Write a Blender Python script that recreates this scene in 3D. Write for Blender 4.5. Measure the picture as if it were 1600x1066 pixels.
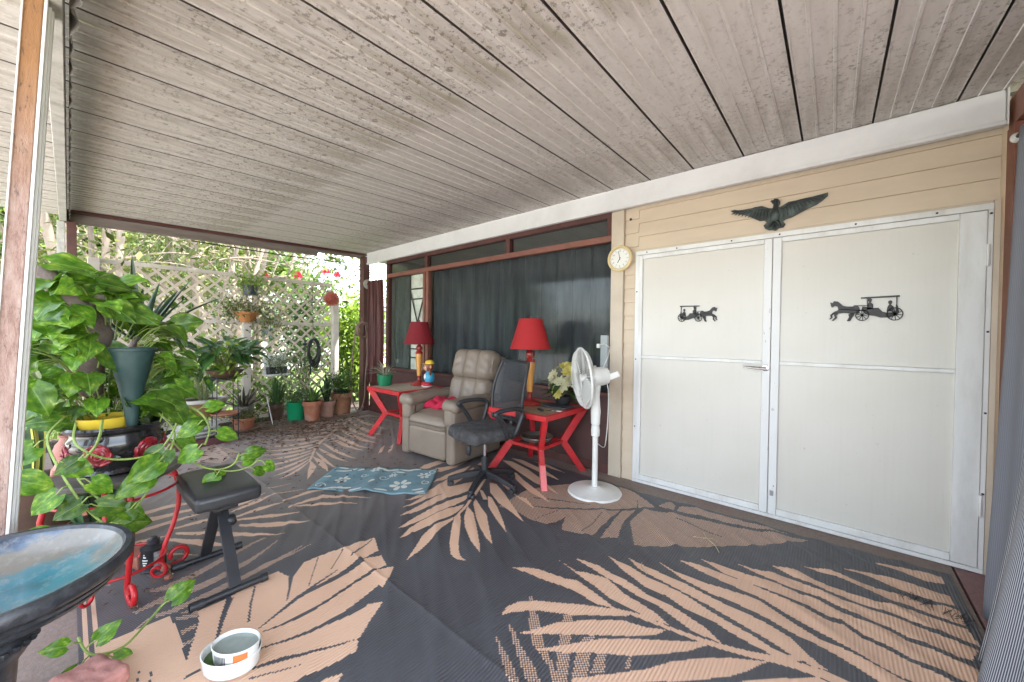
import bpy, bmesh, math, random
import numpy as np
from mathutils import Vector, Matrix, Euler
from math import sin, cos, pi, radians, sqrt
for o in list(bpy.data.objects): bpy.data.objects.remove(o)
S = bpy.context.scene
COL = S.collection
RND = random.Random(7)

# ------------------------------------------------------------------ camera, sky, sun, exposure
cd = bpy.data.cameras.new('camera'); cam = bpy.data.objects.new('camera', cd); COL.objects.link(cam)
cd.sensor_width = 36; cd.lens = 13.2525; cd.clip_start = .05; cd.clip_end = 600
CR = Matrix(((0.7619, -0.0191, 0.6475), (0.6476, 0.0042, -0.7620), (0.0118, 0.9998, 0.0151)))
cam.matrix_world = Matrix.Translation((0, 0, 1.30)) @ CR.to_quaternion().to_matrix().to_4x4()
S.camera = cam
world = bpy.data.worlds.new('World'); S.world = world; world.use_nodes = True
SUN_EL, SUN_AZ = radians(66), radians(40)          # azimuth clockwise from +Y
wn = world.node_tree.nodes; wl = world.node_tree.links
sky = wn.new('ShaderNodeTexSky'); sky.sky_type = 'NISHITA'; sky.sun_disc = False
sky.sun_elevation = SUN_EL; sky.sun_rotation = SUN_AZ; sky.air_density = 1.0; sky.dust_density = .4
wn['Background'].inputs['Strength'].default_value = .11
hz = wn.new('ShaderNodeHueSaturation'); hz.inputs['Saturation'].default_value = .48      # thin bright haze
wl.new(sky.outputs['Color'], hz.inputs['Color']); wl.new(hz.outputs[0], wn['Background'].inputs['Color'])
sd = bpy.data.lights.new('sun', 'SUN'); sd.energy = 2.5; sd.angle = radians(1.5); sd.color = (1, .97, .92)
so = bpy.data.objects.new('sun', sd); COL.objects.link(so)
sdir = Vector((sin(SUN_AZ)*cos(SUN_EL), cos(SUN_AZ)*cos(SUN_EL), sin(SUN_EL)))
so.rotation_euler = sdir.to_track_quat('Z', 'Y').to_euler(); so.location = (3, 8, 12)
S.view_settings.view_transform = 'Standard'; S.view_settings.look = 'None'; S.view_settings.gamma = 1
S.view_settings.exposure = 3.68
S.view_settings.use_curve_mapping = False

# ------------------------------------------------------------------ mesh helpers
class M:
    def __init__(s): s.v = []; s.f = []
    def add(s, vs, fs):
        b = len(s.v); s.v += [tuple(p) for p in vs]; s.f += [tuple(i+b for i in f) for f in fs]; return s
    def box(s, x0, x1, y0, y1, z0, z1):
        return s.add([(x0,y0,z0),(x1,y0,z0),(x1,y1,z0),(x0,y1,z0),(x0,y0,z1),(x1,y0,z1),(x1,y1,z1),(x0,y1,z1)],
                     [(0,3,2,1),(4,5,6,7),(0,1,5,4),(1,2,6,5),(2,3,7,6),(3,0,4,7)])
    def bar(s, p0, p1, w, h, up=(0,0,1)):
        p0, p1 = Vector(p0), Vector(p1); d = (p1-p0).normalized(); u = Vector(up)
        a = d.cross(u)
        if a.length < 1e-4: a = d.cross(Vector((1,0,0)))
        a.normalize(); b = a.cross(d)
        vs = [p+a*(i*w/2)+b*(j*h/2) for p in (p0, p1) for i, j in ((-1,-1),(1,-1),(1,1),(-1,1))]
        return s.add(vs, [(0,3,2,1),(4,5,6,7),(0,1,5,4),(1,2,6,5),(2,3,7,6),(3,0,4,7)])
    def tube(s, path, r, seg=8, closed=False, cap=True):
        P = [Vector(p) for p in path]; n = len(P)
        rs = r if isinstance(r, (list, tuple)) else [r]*n
        vs = []; t0 = None; nrm = None
        for i, p in enumerate(P):
            if closed: t = P[(i+1) % n]-P[i-1]
            else: t = P[min(i+1, n-1)]-P[max(i-1, 0)]
            t.normalize()
            if nrm is None:
                nrm = t.orthogonal().normalized()
            else:
                nrm = (nrm-t*nrm.dot(t))
                nrm = nrm.normalized() if nrm.length > 1e-6 else t.orthogonal().normalized()
            b = t.cross(nrm)
            for k in range(seg):
                a = 2*pi*k/seg; vs.append(p+(nrm*cos(a)+b*sin(a))*rs[i])
        fs = []
        for i in range(n if closed else n-1):
            for k in range(seg):
                j = (i+1) % n; k2 = (k+1) % seg
                fs.append((i*seg+k, i*seg+k2, j*seg+k2, j*seg+k))
        if cap and not closed:
            fs.append(tuple(range(seg-1, -1, -1))); fs.append(tuple((n-1)*seg+k for k in range(seg)))
        return s.add(vs, fs)
    def lathe(s, prof, c=(0,0,0), seg=32, sx=1, sy=1, axis=None):
        vs = []; n = len(prof)
        for r, z in prof:
            for k in range(seg):
                a = 2*pi*k/seg; vs.append(Vector((r*cos(a)*sx, r*sin(a)*sy, z)))
        if axis is not None:
            q = Vector((0,0,1)).rotation_difference(Vector(axis)); vs = [q @ v for v in vs]
        vs = [v+Vector(c) for v in vs]
        fs = [(i*seg+k, i*seg+(k+1) % seg, (i+1)*seg+(k+1) % seg, (i+1)*seg+k) for i in range(n-1) for k in range(seg)]
        zs = [p[1] for p in prof]; same = abs(zs[0]-zs[-1]) < 1e-4
        if prof[0][0] > 1e-6 and zs[0] == min(zs) and not same: fs.append(tuple(range(seg-1, -1, -1)))
        if prof[0][0] > 1e-6 and prof[-1][0] > 1e-6 and zs[-1] == max(zs) and not same: fs.append(tuple((n-1)*seg+k for k in range(seg)))
        return s.add(vs, fs)
    def prism(s, poly, f0, f1):
        """poly in 2D; f0/f1 map (a,b) to the back/front point"""
        n = len(poly); area = sum(poly[i][0]*poly[(i+1) % n][1]-poly[(i+1) % n][0]*poly[i][1] for i in range(n))
        vs = [f0(*p) for p in poly]+[f1(*p) for p in poly]
        return s.add(vs, [tuple(range(n-1,-1,-1)), tuple(range(n, 2*n))]+[(i, (i+1) % n, n+(i+1) % n, n+i) for i in range(n)])
    def sheet(s, fn, nu, nv):
        vs = [fn(i/nu, j/nv) for j in range(nv+1) for i in range(nu+1)]
        return s.add(vs, [(j*(nu+1)+i, j*(nu+1)+i+1, (j+1)*(nu+1)+i+1, (j+1)*(nu+1)+i) for j in range(nv) for i in range(nu)])
    def ball(s, c, r, seg=14, ring=9, rot=None):
        r = (r, r, r) if not isinstance(r, (tuple, list)) else r
        q = rot or Matrix.Identity(3); C = Vector(c); vs = []
        for j in range(ring+1):
            t = pi*j/ring
            for k in range(seg):
                a = 2*pi*k/seg; vs.append(C+q @ Vector((r[0]*sin(t)*cos(a), r[1]*sin(t)*sin(a), -r[2]*cos(t))))
        return s.add(vs, [(j*seg+k, j*seg+(k+1) % seg, (j+1)*seg+(k+1) % seg, (j+1)*seg+k) for j in range(ring) for k in range(seg)])
    def rbox(s, c, half, r, fn=None, n=4, core=6):
        """soft cushion: box rounded by r, then displaced by fn(p)->p (p local to centre)"""
        half = Vector(half); lines = []
        for h in half:
            e = max((h-r)/h, 0); a = [-1+(1-e)*(i/n) for i in range(n)]; b = [-e+2*e*i/core for i in range(core+1)]
            lines.append(a+b+[-x for x in a[::-1]])
        vs = []; fs = []; idx = {}
        def vid(q):
            k = tuple(round(x, 5) for x in q)
            if k not in idx:
                p = Vector((q[0]*half.x, q[1]*half.y, q[2]*half.z))
                inn = Vector([max(-(half[i]-r), min(half[i]-r, p[i])) for i in range(3)]); d = p-inn
                p = inn+d.normalized()*r if d.length > 1e-9 else p
                if fn: p = fn(p)
                idx[k] = len(vs); vs.append(p+Vector(c))
            return idx[k]
        for ax in range(3):
            u, v = (ax+1) % 3, (ax+2) % 3
            for sg in (-1, 1):
                for i in range(len(lines[u])-1):
                    for j in range(len(lines[v])-1):
                        qs = []
                        for a, b in ((i,j),(i+1,j),(i+1,j+1),(i,j+1)):
                            q = [0,0,0]; q[ax] = sg; q[u] = lines[u][a]; q[v] = lines[v][b]; qs.append(vid(q))
                        fs.append(tuple(qs if sg > 0 else qs[::-1]))
        return s.add(vs, fs)
    def xf(s, mat):
        s.v = [tuple(mat @ Vector(p)) for p in s.v]; return s

def mesh_of(name, m, mat, smooth=40):
    me = bpy.data.meshes.new(name)
    me.from_pydata(m.v, [], m.f); me.update()
    if mat: me.materials.append(mat)
    if smooth:
        me.polygons.foreach_set('use_smooth', [True]*len(me.polygons)); me.set_sharp_from_angle(angle=radians(smooth))
    return me
def link(name, me, parent=None, loc=(0,0,0), stuff=False, bev=0):
    o = bpy.data.objects.new(name, me); COL.objects.link(o); o.location = loc
    if parent: o.parent = parent
    if stuff: o['kind'] = 'stuff'
    if bev:
        b = o.modifiers.new('bevel', 'BEVEL'); b.width = bev; b.segments = 2; b.limit_method = 'ANGLE'; b.angle_limit = radians(40)
    return o
def part(name, m, mat, parent, smooth=40, stuff=False, bev=0, world=False):
    if world:
        L = parent.location if parent.parent is None else parent.parent.location+parent.location
        m.v = [(a-L.x, b-L.y, c-L.z) for a, b, c in m.v]
    return link(name, mesh_of(name, m, mat, smooth), parent, stuff=stuff, bev=bev)
def thing(name, label, cat, loc, rot=0, group=None, scale=None):
    o = bpy.data.objects.new(name, None); COL.objects.link(o); o.empty_display_size = .1
    o.location = loc; o.rotation_euler = (0, 0, rot); o['label'] = label; o['category'] = cat
    if group: o['group'] = group
    if scale: o.scale = (scale,)*3
    return o
def solo(name, m, mat, label, cat, group=None, smooth=40, bev=0, origin=(0,0,0)):
    m.v = [(a-origin[0], b-origin[1], c-origin[2]) for a, b, c in m.v]
    o = link(name, mesh_of(name, m, mat, smooth), loc=origin, bev=bev); o['label'] = label; o['category'] = cat
    if group: o['group'] = group
    return o
def struct(name, m, mat, smooth=0, bev=0):
    o = link(name, mesh_of(name, m, mat, smooth), bev=bev); o['kind'] = 'structure'; return o
def copy_tree(o, loc=None, label=None, parent=None):
    c = o.copy(); COL.objects.link(c)
    if parent: c.parent = parent
    if loc: c.location = loc
    if label: c['label'] = label
    for ch in o.children: copy_tree(ch, parent=c)
    return c
def vnoise(x, y, z=0):
    from mathutils import noise
    return noise.noise(Vector((x, y, z)))

# ------------------------------------------------------------------ materials
def nd(t, kind, **kw):
    n = t.nodes.new(kind)
    for k, v in kw.items():
        if k in n.inputs: n.inputs[k].default_value = v
        else: setattr(n, k, v)
    return n
def ramp(t, fac, stops):
    r = t.nodes.new('ShaderNodeValToRGB'); e = r.color_ramp.elements
    while len(e) < len(stops): e.new(.5)
    for k, (p, c) in zip(e, stops): k.position = p; k.color = (*c, 1) if len(c) == 3 else c
    t.links.new(fac, r.inputs[0]); return r.outputs[0]
def mixc(t, fac, a, b, mode='MIX'):
    n = t.nodes.new('ShaderNodeMix'); n.data_type = 'RGBA'; n.blend_type = mode
    for i, x in ((0, fac), (6, a), (7, b)):
        if hasattr(x, 'is_linked') or isinstance(x, bpy.types.NodeSocket): t.links.new(x, n.inputs[i])
        elif i == 0: n.inputs[0].default_value = x
        else: n.inputs[i].default_value = (*x, 1)
    return n.outputs[2]
def coords(t, scale=(1,1,1), which='Object'):
    c = t.nodes.new('ShaderNodeTexCoord'); m = t.nodes.new('ShaderNodeMapping'); m.inputs['Scale'].default_value = scale
    t.links.new(c.outputs[which], m.inputs[0]); return m.outputs[0]
def noise_f(t, vec, scale, detail=4, rough=.55):
    n = nd(t, 'ShaderNodeTexNoise', Scale=scale, Detail=detail, Roughness=rough); t.links.new(vec, n.inputs['Vector']); return n.outputs[0]
def mat(name, col, rough=.5, var=.15, scale=6, bump=0, bscale=60, metal=0, dirt=None, dirt_amt=.5, dscale=3, stretch=(1,1,1), spec=.5, objrand=0, trans=0, coat=0):
    m = bpy.data.materials.new(name); m.use_nodes = True; t = m.node_tree; b = t.nodes['Principled BSDF']
    vec = coords(t, stretch); n = noise_f(t, vec, scale)
    lo = tuple(c*(1-var) for c in col); hi = tuple(min(1, c*(1+var)) for c in col)
    c = ramp(t, n, [(.3, lo), (.7, hi)])
    if dirt:
        d = noise_f(t, vec, dscale, 6, .65); f = ramp(t, d, [(.5-.02, (0,0,0)), (.75, (dirt_amt,)*3)]); c = mixc(t, f, c, dirt)
    if objrand:
        oi = t.nodes.new('ShaderNodeObjectInfo'); hs = t.nodes.new('ShaderNodeHueSaturation')
        mr = nd(t, 'ShaderNodeMapRange'); mr.inputs[3].default_value = 1-objrand; mr.inputs[4].default_value = 1+objrand
        t.links.new(oi.outputs['Random'], mr.inputs[0]); t.links.new(mr.outputs[0], hs.inputs['Value']); t.links.new(c, hs.inputs['Color']); c = hs.outputs[0]
    t.links.new(c, b.inputs['Base Color'])
    b.inputs['Roughness'].default_value = rough; b.inputs['Metallic'].default_value = metal; b.inputs['Specular IOR Level'].default_value = spec
    if coat: b.inputs['Coat Weight'].default_value = coat
    if bump:
        bn = noise_f(t, vec, bscale, 5, .6); bb = nd(t, 'ShaderNodeBump', Strength=bump, Distance=.01); t.links.new(bn, bb.inputs['Height']); t.links.new(bb.outputs[0], b.inputs['Normal'])
    if trans:
        tr = t.nodes.new('ShaderNodeBsdfTranslucent'); t.links.new(c, tr.inputs[0]); mx = t.nodes.new('ShaderNodeMixShader'); mx.inputs[0].default_value = trans
        out = t.nodes['Material Output']; t.links.new(b.outputs[0], mx.inputs[1]); t.links.new(tr.outputs[0], mx.inputs[2]); t.links.new(mx.outputs[0], out.inputs[0])
    return m
def vmat(name, stops_fn, rough=.5, **kw):
    m = mat(name, (.5,.5,.5), rough, **kw); t = m.node_tree; b = t.nodes['Principled BSDF']
    c = stops_fn(t); t.links.new(c, b.inputs['Base Color']); return m

RED = mat('red_paint', (.50,.016,.022), .42, .2, 9, dirt=(.30,.10,.08), dirt_amt=.55, dscale=11, bump=.06)
SCROLL_RED = mat('red_iron', (.42,.012,.016), .35, .2, 12)
WHITE_AL = mat('white_aluminium', (.72,.72,.70), .42, .05, 4, dirt=(.42,.38,.32), dirt_amt=.45, dscale=7, stretch=(1,1,.25))
WHITE_BEAM = mat('white_beam', (.72,.72,.71), .45, .05, 2, dirt=(.42,.40,.36), dirt_amt=.3, dscale=2.5)
WHITE_PL = mat('white_plastic', (.70,.70,.66), .4, .05, 5, dirt=(.45,.42,.35), dirt_amt=.35, dscale=9)
BLACK_PL = mat('black_plastic', (.022,.023,.026), .45, .2, 10, bump=.05)
BLACK_METAL = mat('black_steel', (.020,.021,.024), .42, .2, 14)
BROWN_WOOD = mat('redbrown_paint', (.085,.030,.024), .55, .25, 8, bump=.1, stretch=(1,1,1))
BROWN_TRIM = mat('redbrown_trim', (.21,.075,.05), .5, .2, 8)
CHROME = mat('chrome', (.6,.6,.6), .22, .05, 5, metal=1)
TERRA = mat('terracotta', (.36,.135,.072), .8, .2, 7, bump=.1, dirt=(.42,.35,.30), dirt_amt=.6, dscale=6)
SOIL = mat('soil', (.035,.024,.016), .95, .4, 30, bump=.5)

# ------------------------------------------------------------------ the setting: ground, slab, ceiling, house wall
WY = 3.32                                              # face of the house wall
def ground_mat():
    m = bpy.data.materials.new('lawn'); m.use_nodes = True; t = m.node_tree; b = t.nodes['Principled BSDF']
    v = coords(t); a = noise_f(t, v, 3, 8, .7); c = ramp(t, a, [(.3,(.05,.085,.018)),(.55,(.10,.15,.03)),(.75,(.17,.17,.06))])
    d = noise_f(t, v, .6, 5, .6); c = mixc(t, ramp(t, d, [(.5,(0,0,0)),(.7,(.6,.6,.6))]), c, (.19,.15,.09))
    t.links.new(c, b.inputs['Base Color']); b.inputs['Roughness'].default_value = .95
    bb = nd(t, 'ShaderNodeBump', Strength=.8, Distance=.03); t.links.new(noise_f(t, v, 60, 5, .7), bb.inputs['Height']); t.links.new(bb.outputs[0], b.inputs['Normal'])
    return m
g = M(); g.sheet(lambda u, v: (-200+400*u, -200+400*v, -.10), 8, 8); struct('ground', g, ground_mat())
struct('bounce_ground', M().box(-30,30,-16,-2.605,-.2,-.03), mat('bounce_concrete', (.50,.485,.46), .85, .12, 2, bump=.1))  # unseen pale ground behind the camera, added to bounce sunlight into the porch
def slab_mat(name, base, alt):
    m = bpy.data.materials.new(name); m.use_nodes = True; t = m.node_tree; b = t.nodes['Principled BSDF']
    v = coords(t); c = mixc(t, ramp(t, noise_f(t, v, 2.2, 8, .65), [(.4,(0,0,0)),(.62,(1,1,1))]), base, alt)
    c = mixc(t, ramp(t, noise_f(t, v, 40, 6, .7), [(.35,(0,0,0)),(.8,(.5,.5,.5))]), c, (.05,.042,.04))
    t.links.new(c, b.inputs['Base Color']); b.inputs['Roughness'].default_value = .75
    bb = nd(t, 'ShaderNodeBump', Strength=.35, Distance=.01); t.links.new(noise_f(t, v, 70, 6, .7), bb.inputs['Height']); t.links.new(bb.outputs[0], b.inputs['Normal'])
    return m
SLAB = slab_mat('painted_concrete', (.26,.185,.15), (.28,.23,.19))
SLABR = slab_mat('painted_concrete_red', (.28,.15,.145), (.32,.20,.19))
struct('floor', M().box(-6.30,.545,-2.6,WY+.10,-.12,0), SLAB, bev=.004)
struct('floor', M().box(.556,2.6,-2.6,WY+.10,-.12,-.001), SLABR, bev=.004)
struct('planting_bed', M().sheet(lambda u, v: (-7.3+u*.99, -1.2+v*5.6, -.055+.03*vnoise(u*9, v*30)), 20, 90), SOIL)

# ceiling: ribbed aluminium roof pans, each a part
def ceil_mat():
    m = bpy.data.materials.new('mildewed_aluminium'); m.use_nodes = True; t = m.node_tree; b = t.nodes['Principled BSDF']
    v = coords(t); sv = coords(t, (9, 1.0, 1)); fv = coords(t, (3, 1, 1))
    c = ramp(t, noise_f(t, fv, 1.1, 5, .6), [(.35,(.57,.54,.50)),(.7,(.66,.635,.60))])
    mul = lambda p, q: (lambda n: (t.links.new(p, n.inputs[0]), t.links.new(q, n.inputs[1]), n.outputs[0])[2])(nd(t, 'ShaderNodeMath', operation='MULTIPLY'))
    patch = ramp(t, noise_f(t, v, .60, 3, .5), [(.36,(.15,.15,.15)),(.55,(1,1,1))])
    blot = ramp(t, noise_f(t, coords(t, (5,.9,1)), 2.6, 9, .70), [(.38,(0,0,0)),(.74,(.95,.95,.95))])
    c = mixc(t, mul(patch, blot), c, (.27,.235,.20))
    streak = ramp(t, noise_f(t, sv, 1.4, 5, .65), [(.45,(0,0,0)),(.75,(.35,.35,.35))])
    c = mixc(t, mul(patch, streak), c, (.30,.265,.23))
    sp = ramp(t, noise_f(t, coords(t,(1,.85,1)), 34, 4, .75), [(.54,(0,0,0)),(.62,(.9,.9,.9))])
    band = ramp(t, noise_f(t, v, .8, 4, .6), [(.38,(.12,.12,.12)),(.62,(1,1,1))])
    c = mixc(t, mul(sp, band), c, (.17,.145,.12))
    al = ramp(t, noise_f(t, coords(t, (7,1.1,1)), 1.6, 6, .72), [(.57,(0,0,0)),(.70,(.6,.6,.6))])
    c = mixc(t, mul(al, patch), c, (.30,.31,.17))
    t.links.new(c, b.inputs['Base Color']); b.inputs['Roughness'].default_value = .5
    bb = nd(t, 'ShaderNodeBump', Strength=.12, Distance=.004); t.links.new(noise_f(t, v, 130, 4, .7), bb.inputs['Height']); t.links.new(bb.outputs[0], b.inputs['Normal'])
    return m
CEIL = ceil_mat(); RIBM = mat('pale_rib', (.68,.67,.65), .5, .12, 6, dirt=(.36,.33,.30), dirt_amt=.6, dscale=5); GROOVE = mat('dark_groove', (.085,.077,.07), .7, .3, 20)
def cz(y): return 2.65+.03*(y-WY)
ceil = bpy.data.objects.new('ceiling', None); COL.objects.link(ceil); ceil['kind'] = 'structure'; ceil.location = (-2.7,1.5,2.55)
pitch = .3455
def pan_profile():
    w = pitch; P = [(.011,.030),(.011,.0),(.013,-.003),(.019,-.003),(.021,0)]
    for c in (.086,.172,.258): P += [(c-.008,0),(c-.005,-.006),(c+.005,-.006),(c+.008,0)]
    return P+[(w-.006,0),(w-.004,-.003),(w,-.003),(w,.030)]
for y0, y1 in ((-.58,-.062),(-.004,WY-.002)):
    pm = M(); pr = pan_profile(); n = len(pr)
    vs = [(x-pitch/2, y-1.5, cz(y)+z-2.55) for y in (y0, y1) for x, z in pr]
    pm.add(vs, [(i, i+1, n+i+1, n+i) for i in range(n-1)]+[(n-1, 0, n, 2*n-1)])
    pme = mesh_of('ceiling_panel', pm, CEIL, 20); pme.materials.append(GROOVE); pme.polygons[0].material_index = 1; pme.polygons[n-2].material_index = 1; pme.materials.append(RIBM)
    for q in range(3):
        pme.polygons[5+4*q].material_index = 2  # one flank of each rib takes the paler colour
    for k in range(-1, 20):
        x = .505-pitch*(k+1)+pitch/2
        if y0 < -.1 and k < 4: continue
        link('ceiling_panel', pme, ceil, (x+2.7, 0, 0))
part('roof_sheet', M().add([(-6.4,-.58,cz(-.58)+.032),(1.2,-.58,cz(-.58)+.032),(1.2,3.5,cz(3.5)+.032),(-6.4,3.5,cz(3.5)+.032),
     (-6.4,-.58,cz(-.58)+.07),(1.2,-.58,cz(-.58)+.07),(1.2,3.5,cz(3.5)+.07),(-6.4,3.5,cz(3.5)+.07)],
     [(0,3,2,1),(4,5,6,7),(0,1,5,4),(1,2,6,5),(2,3,7,6),(3,0,4,7)]), GROOVE, ceil, 0, world=True)

# outer beam with its wavy flashing, far fascia, corner posts, leaning post
OLD_WHITE = mat('old_white_paint', (.48,.47,.43), .6, .15, 6, dirt=(.16,.13,.10), dirt_amt=.7, dscale=9, bump=.1)
ob = thing('porch_beam', 'weathered white metal beam with wavy flashing along the open edge of the porch', 'beam', (-2.7,-.03,2.45))
part('rail', M().box(-6.16,.75,-.058,-.008,2.425,2.515), OLD_WHITE, ob, bev=.003, world=True)
fl = M()
def flash(u, v):
    x = .75-6.9*u; amp = (.010+.025*max(0, 1-abs(x+2.05)/.42)**2)
    return (x, .004+amp*(.6+sin(x*34)*.5)*(1-v)+.002, 2.43+.105*v+.006*sin(x*17))
fl.sheet(flash, 240, 4); part('flashing', fl, mat('flashing_metal', (.20,.19,.165), .5, .25, 9, dirt=(.08,.07,.06), dirt_amt=.7, dscale=6), ob, world=True)
bt = M()
for k in range(9): bt.lathe([(0,-.004),(.008,-.003),(.008,0)], (-5.9+k*.55,-.007,2.47), 8, axis=(0,1,0))
part('bolt', bt, BLACK_METAL, ob, world=True, stuff=True)

fa = thing('fascia_board', 'long brown fascia board under the far end of the porch ceiling', 'fascia', (-6.1,1.6,2.5))
GREY_WOOD = mat('grey_weathered_wood', (.20,.165,.145), .75, .25, 5, bump=.15, stretch=(4,.6,4))
def slopebar(m, x0, x1, y0, y1, d0, d1):
    m.add([(x0,y0,cz(y0)+d0),(x1,y0,cz(y0)+d0),(x1,y1,cz(y1)+d0),(x0,y1,cz(y1)+d0),(x0,y0,cz(y0)+d1),(x1,y0,cz(y0)+d1),(x1,y1,cz(y1)+d1),(x0,y1,cz(y1)+d1)],
          [(0,3,2,1),(4,5,6,7),(0,1,5,4),(1,2,6,5),(2,3,7,6),(3,0,4,7)]); return m
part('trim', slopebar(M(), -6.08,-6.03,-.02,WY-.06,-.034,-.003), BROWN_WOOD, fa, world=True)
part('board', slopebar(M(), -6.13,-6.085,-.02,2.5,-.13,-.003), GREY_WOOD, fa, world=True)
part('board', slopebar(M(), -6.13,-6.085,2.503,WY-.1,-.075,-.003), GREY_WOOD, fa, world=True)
wr = M(); wr.tube([(-6.14,1.0,2.435),(-6.14,2.1,2.43),(-6.14,3.25,2.47)], .008, 6)
solo('curtain_wire', wr, BLACK_METAL, 'thin dark rod strung below the fascia board at the far opening', 'rod', origin=(-6.14,2,2.43))

pc = thing('corner_post', 'dark brown square post at the far corner by the house', 'post', (-6.05,3.26,0))
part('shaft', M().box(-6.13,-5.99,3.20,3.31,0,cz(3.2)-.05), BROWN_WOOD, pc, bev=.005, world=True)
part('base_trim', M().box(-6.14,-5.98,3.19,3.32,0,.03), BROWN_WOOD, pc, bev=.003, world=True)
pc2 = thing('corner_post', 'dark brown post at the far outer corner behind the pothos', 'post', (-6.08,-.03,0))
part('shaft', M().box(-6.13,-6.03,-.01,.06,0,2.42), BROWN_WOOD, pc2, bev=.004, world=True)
part('bracket', M().box(-6.16,-6.06,-.075,-.02,1.2,2.42), OLD_WHITE, pc2, bev=.003, world=True)

lp = thing('leaning_post', 'weathered peeling wooden post with a white aluminium channel, leaning at the left', 'post', (-2.1,-.19,0))
def post_mat():
    m = bpy.data.materials.new('peeling_post'); m.use_nodes = True; t = m.node_tree; b = t.nodes['Principled BSDF']
    v = coords(t, (9,9,2.2)); c = ramp(t, noise_f(t, v, 3.5, 10, .78), [(.32,(.16,.085,.065)),(.47,(.33,.21,.17)),(.60,(.40,.29,.245)),(.72,(.50,.40,.36))])
    tc = t.nodes.new('ShaderNodeTexCoord'); sx = t.nodes.new('ShaderNodeSeparateXYZ'); t.links.new(tc.outputs['Object'], sx.inputs[0])
    mr = nd(t, 'ShaderNodeMapRange'); mr.inputs[1].default_value = 1.7; mr.inputs[2].default_value = 2.2; t.links.new(sx.outputs[2], mr.inputs[0])
    c2 = mixc(t, mr.outputs[0], c, mixc(t, noise_f(t, v, 3, 6, .7), (.40,.20,.085), (.26,.13,.06)))
    c2 = mixc(t, ramp(t, noise_f(t, v, 9, 5, .8), [(.57,(0,0,0)),(.66,(.8,.8,.8))]), c2, (.06,.045,.04))
    t.links.new(c2, b.inputs['Base Color']); b.inputs['Roughness'].default_value = .8
    bb = nd(t, 'ShaderNodeBump', Strength=.5, Distance=.01); t.links.new(noise_f(t, v, 12, 6, .7), bb.inputs['Height']); t.links.new(bb.outputs[0], b.inputs['Normal'])
    return m
def lean(z): return -.1686+.0494*z
def leanbox(m, x0, x1, a, b, z0, z1):
    m.add([(x0,lean(z0)+a,z0),(x1,lean(z0)+a,z0),(x1,lean(z0)+b,z0),(x0,lean(z0)+b,z0),(x0,lean(z1)+a,z1),(x1,lean(z1)+a,z1),(x1,lean(z1)+b,z1),(x0,lean(z1)+b,z1)],
          [(0,3,2,1),(4,5,6,7),(0,1,5,4),(1,2,6,5),(2,3,7,6),(3,0,4,7)]); return m
part('wood', leanbox(M(), -2.14,-2.06,-.042,.0,0,2.50), post_mat(), lp, bev=.004, world=True)
part('channel', leanbox(leanbox(leanbox(M(), -2.10,-2.056,.0005,.009,0,2.50), -2.165,-2.12,.0005,.021,0,2.50), -2.12,-2.1002,.0005,.016,0,2.50), WHITE_AL, lp, bev=.002, world=True)
part('channel_edge', leanbox(M(), -2.062,-2.054,-.046,-.0425,0,2.50), WHITE_AL, lp, world=True)

# ---- the house wall: siding with its trim
hw = thing('house_wall', 'beige lap siding wall around the white double doors', 'wall', (-.4,WY,0))
SIDING = mat('beige_siding', (.605,.50,.375), .6, .06, 3, dirt=(.48,.39,.28), dirt_amt=.35, dscale=4, stretch=(.5,1,2))
TRIM_B = mat('beige_trim', (.56,.48,.375), .55, .06, 4, dirt=(.36,.28,.2), dirt_amt=.3)
def clap(x0, x1, z0, z1):
    m = M(); y = WY
    m.add([(x0,y-.020,z0),(x1,y-.020,z0),(x1,y-.006,z1),(x0,y-.006,z1),(x0,y+.02,z0),(x1,y+.02,z0),(x1,y+.02,z1),(x0,y+.02,z1)],
          [(0,1,2,3),(4,7,6,5),(0,4,5,1),(3,2,6,7),(1,5,6,2),(0,3,7,4)]); return m
z = 2.075; k = 0
while z < 2.45:
    part('clapboard', clap(-1.335,.684,z,min(z+.118,2.50)), SIDING, hw, 0, world=True); z += .1185
z = .0
while z < 2.45:
    part('clapboard', clap(-1.462,-1.3365,z,z+.1235), SIDING, hw, 0, world=True); z += .124
part('wall_core', M().box(-1.58,.72,WY+.021,WY+.12,0,2.64), SIDING, hw, 0, world=True)
part('corner_trim', M().box(-1.585,-1.464,WY-.045,WY+.02,0,2.452), TRIM_B, hw, bev=.004, world=True)
part('corner_trim', M().box(.662,.688,WY-.035,WY+.02,.0,2.074), TRIM_B, hw, bev=.003, world=True)
part('drip_trim', M().box(-1.34,.66,WY-.03,WY,2.058,2.073), TRIM_B, hw, bev=.003, world=True)
part('screw', M().lathe([(0,-.003),(.012,-.003),(.012,0)], (-1.41,WY-.022,2.36), 10, axis=(0,1,0)), BLACK_METAL, hw, world=True)
wb = thing('wall_beam', 'long white aluminium beam where the porch ceiling meets the house', 'beam', (-2.7,3.3,2.55))
part('beam', M().box(-5.95,.682,WY-.085,WY-.0465,2.452,2.642), WHITE_BEAM, wb, bev=.006, world=True)
part('lip', M().box(-5.95,.682,WY-.096,WY-.0858,2.452,2.475), WHITE_BEAM, wb, bev=.003, world=True)
part('end_cap', M().box(.683,.690,WY-.096,WY-.04,2.45,2.645), WHITE_AL, wb, bev=.001, world=True)
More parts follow.
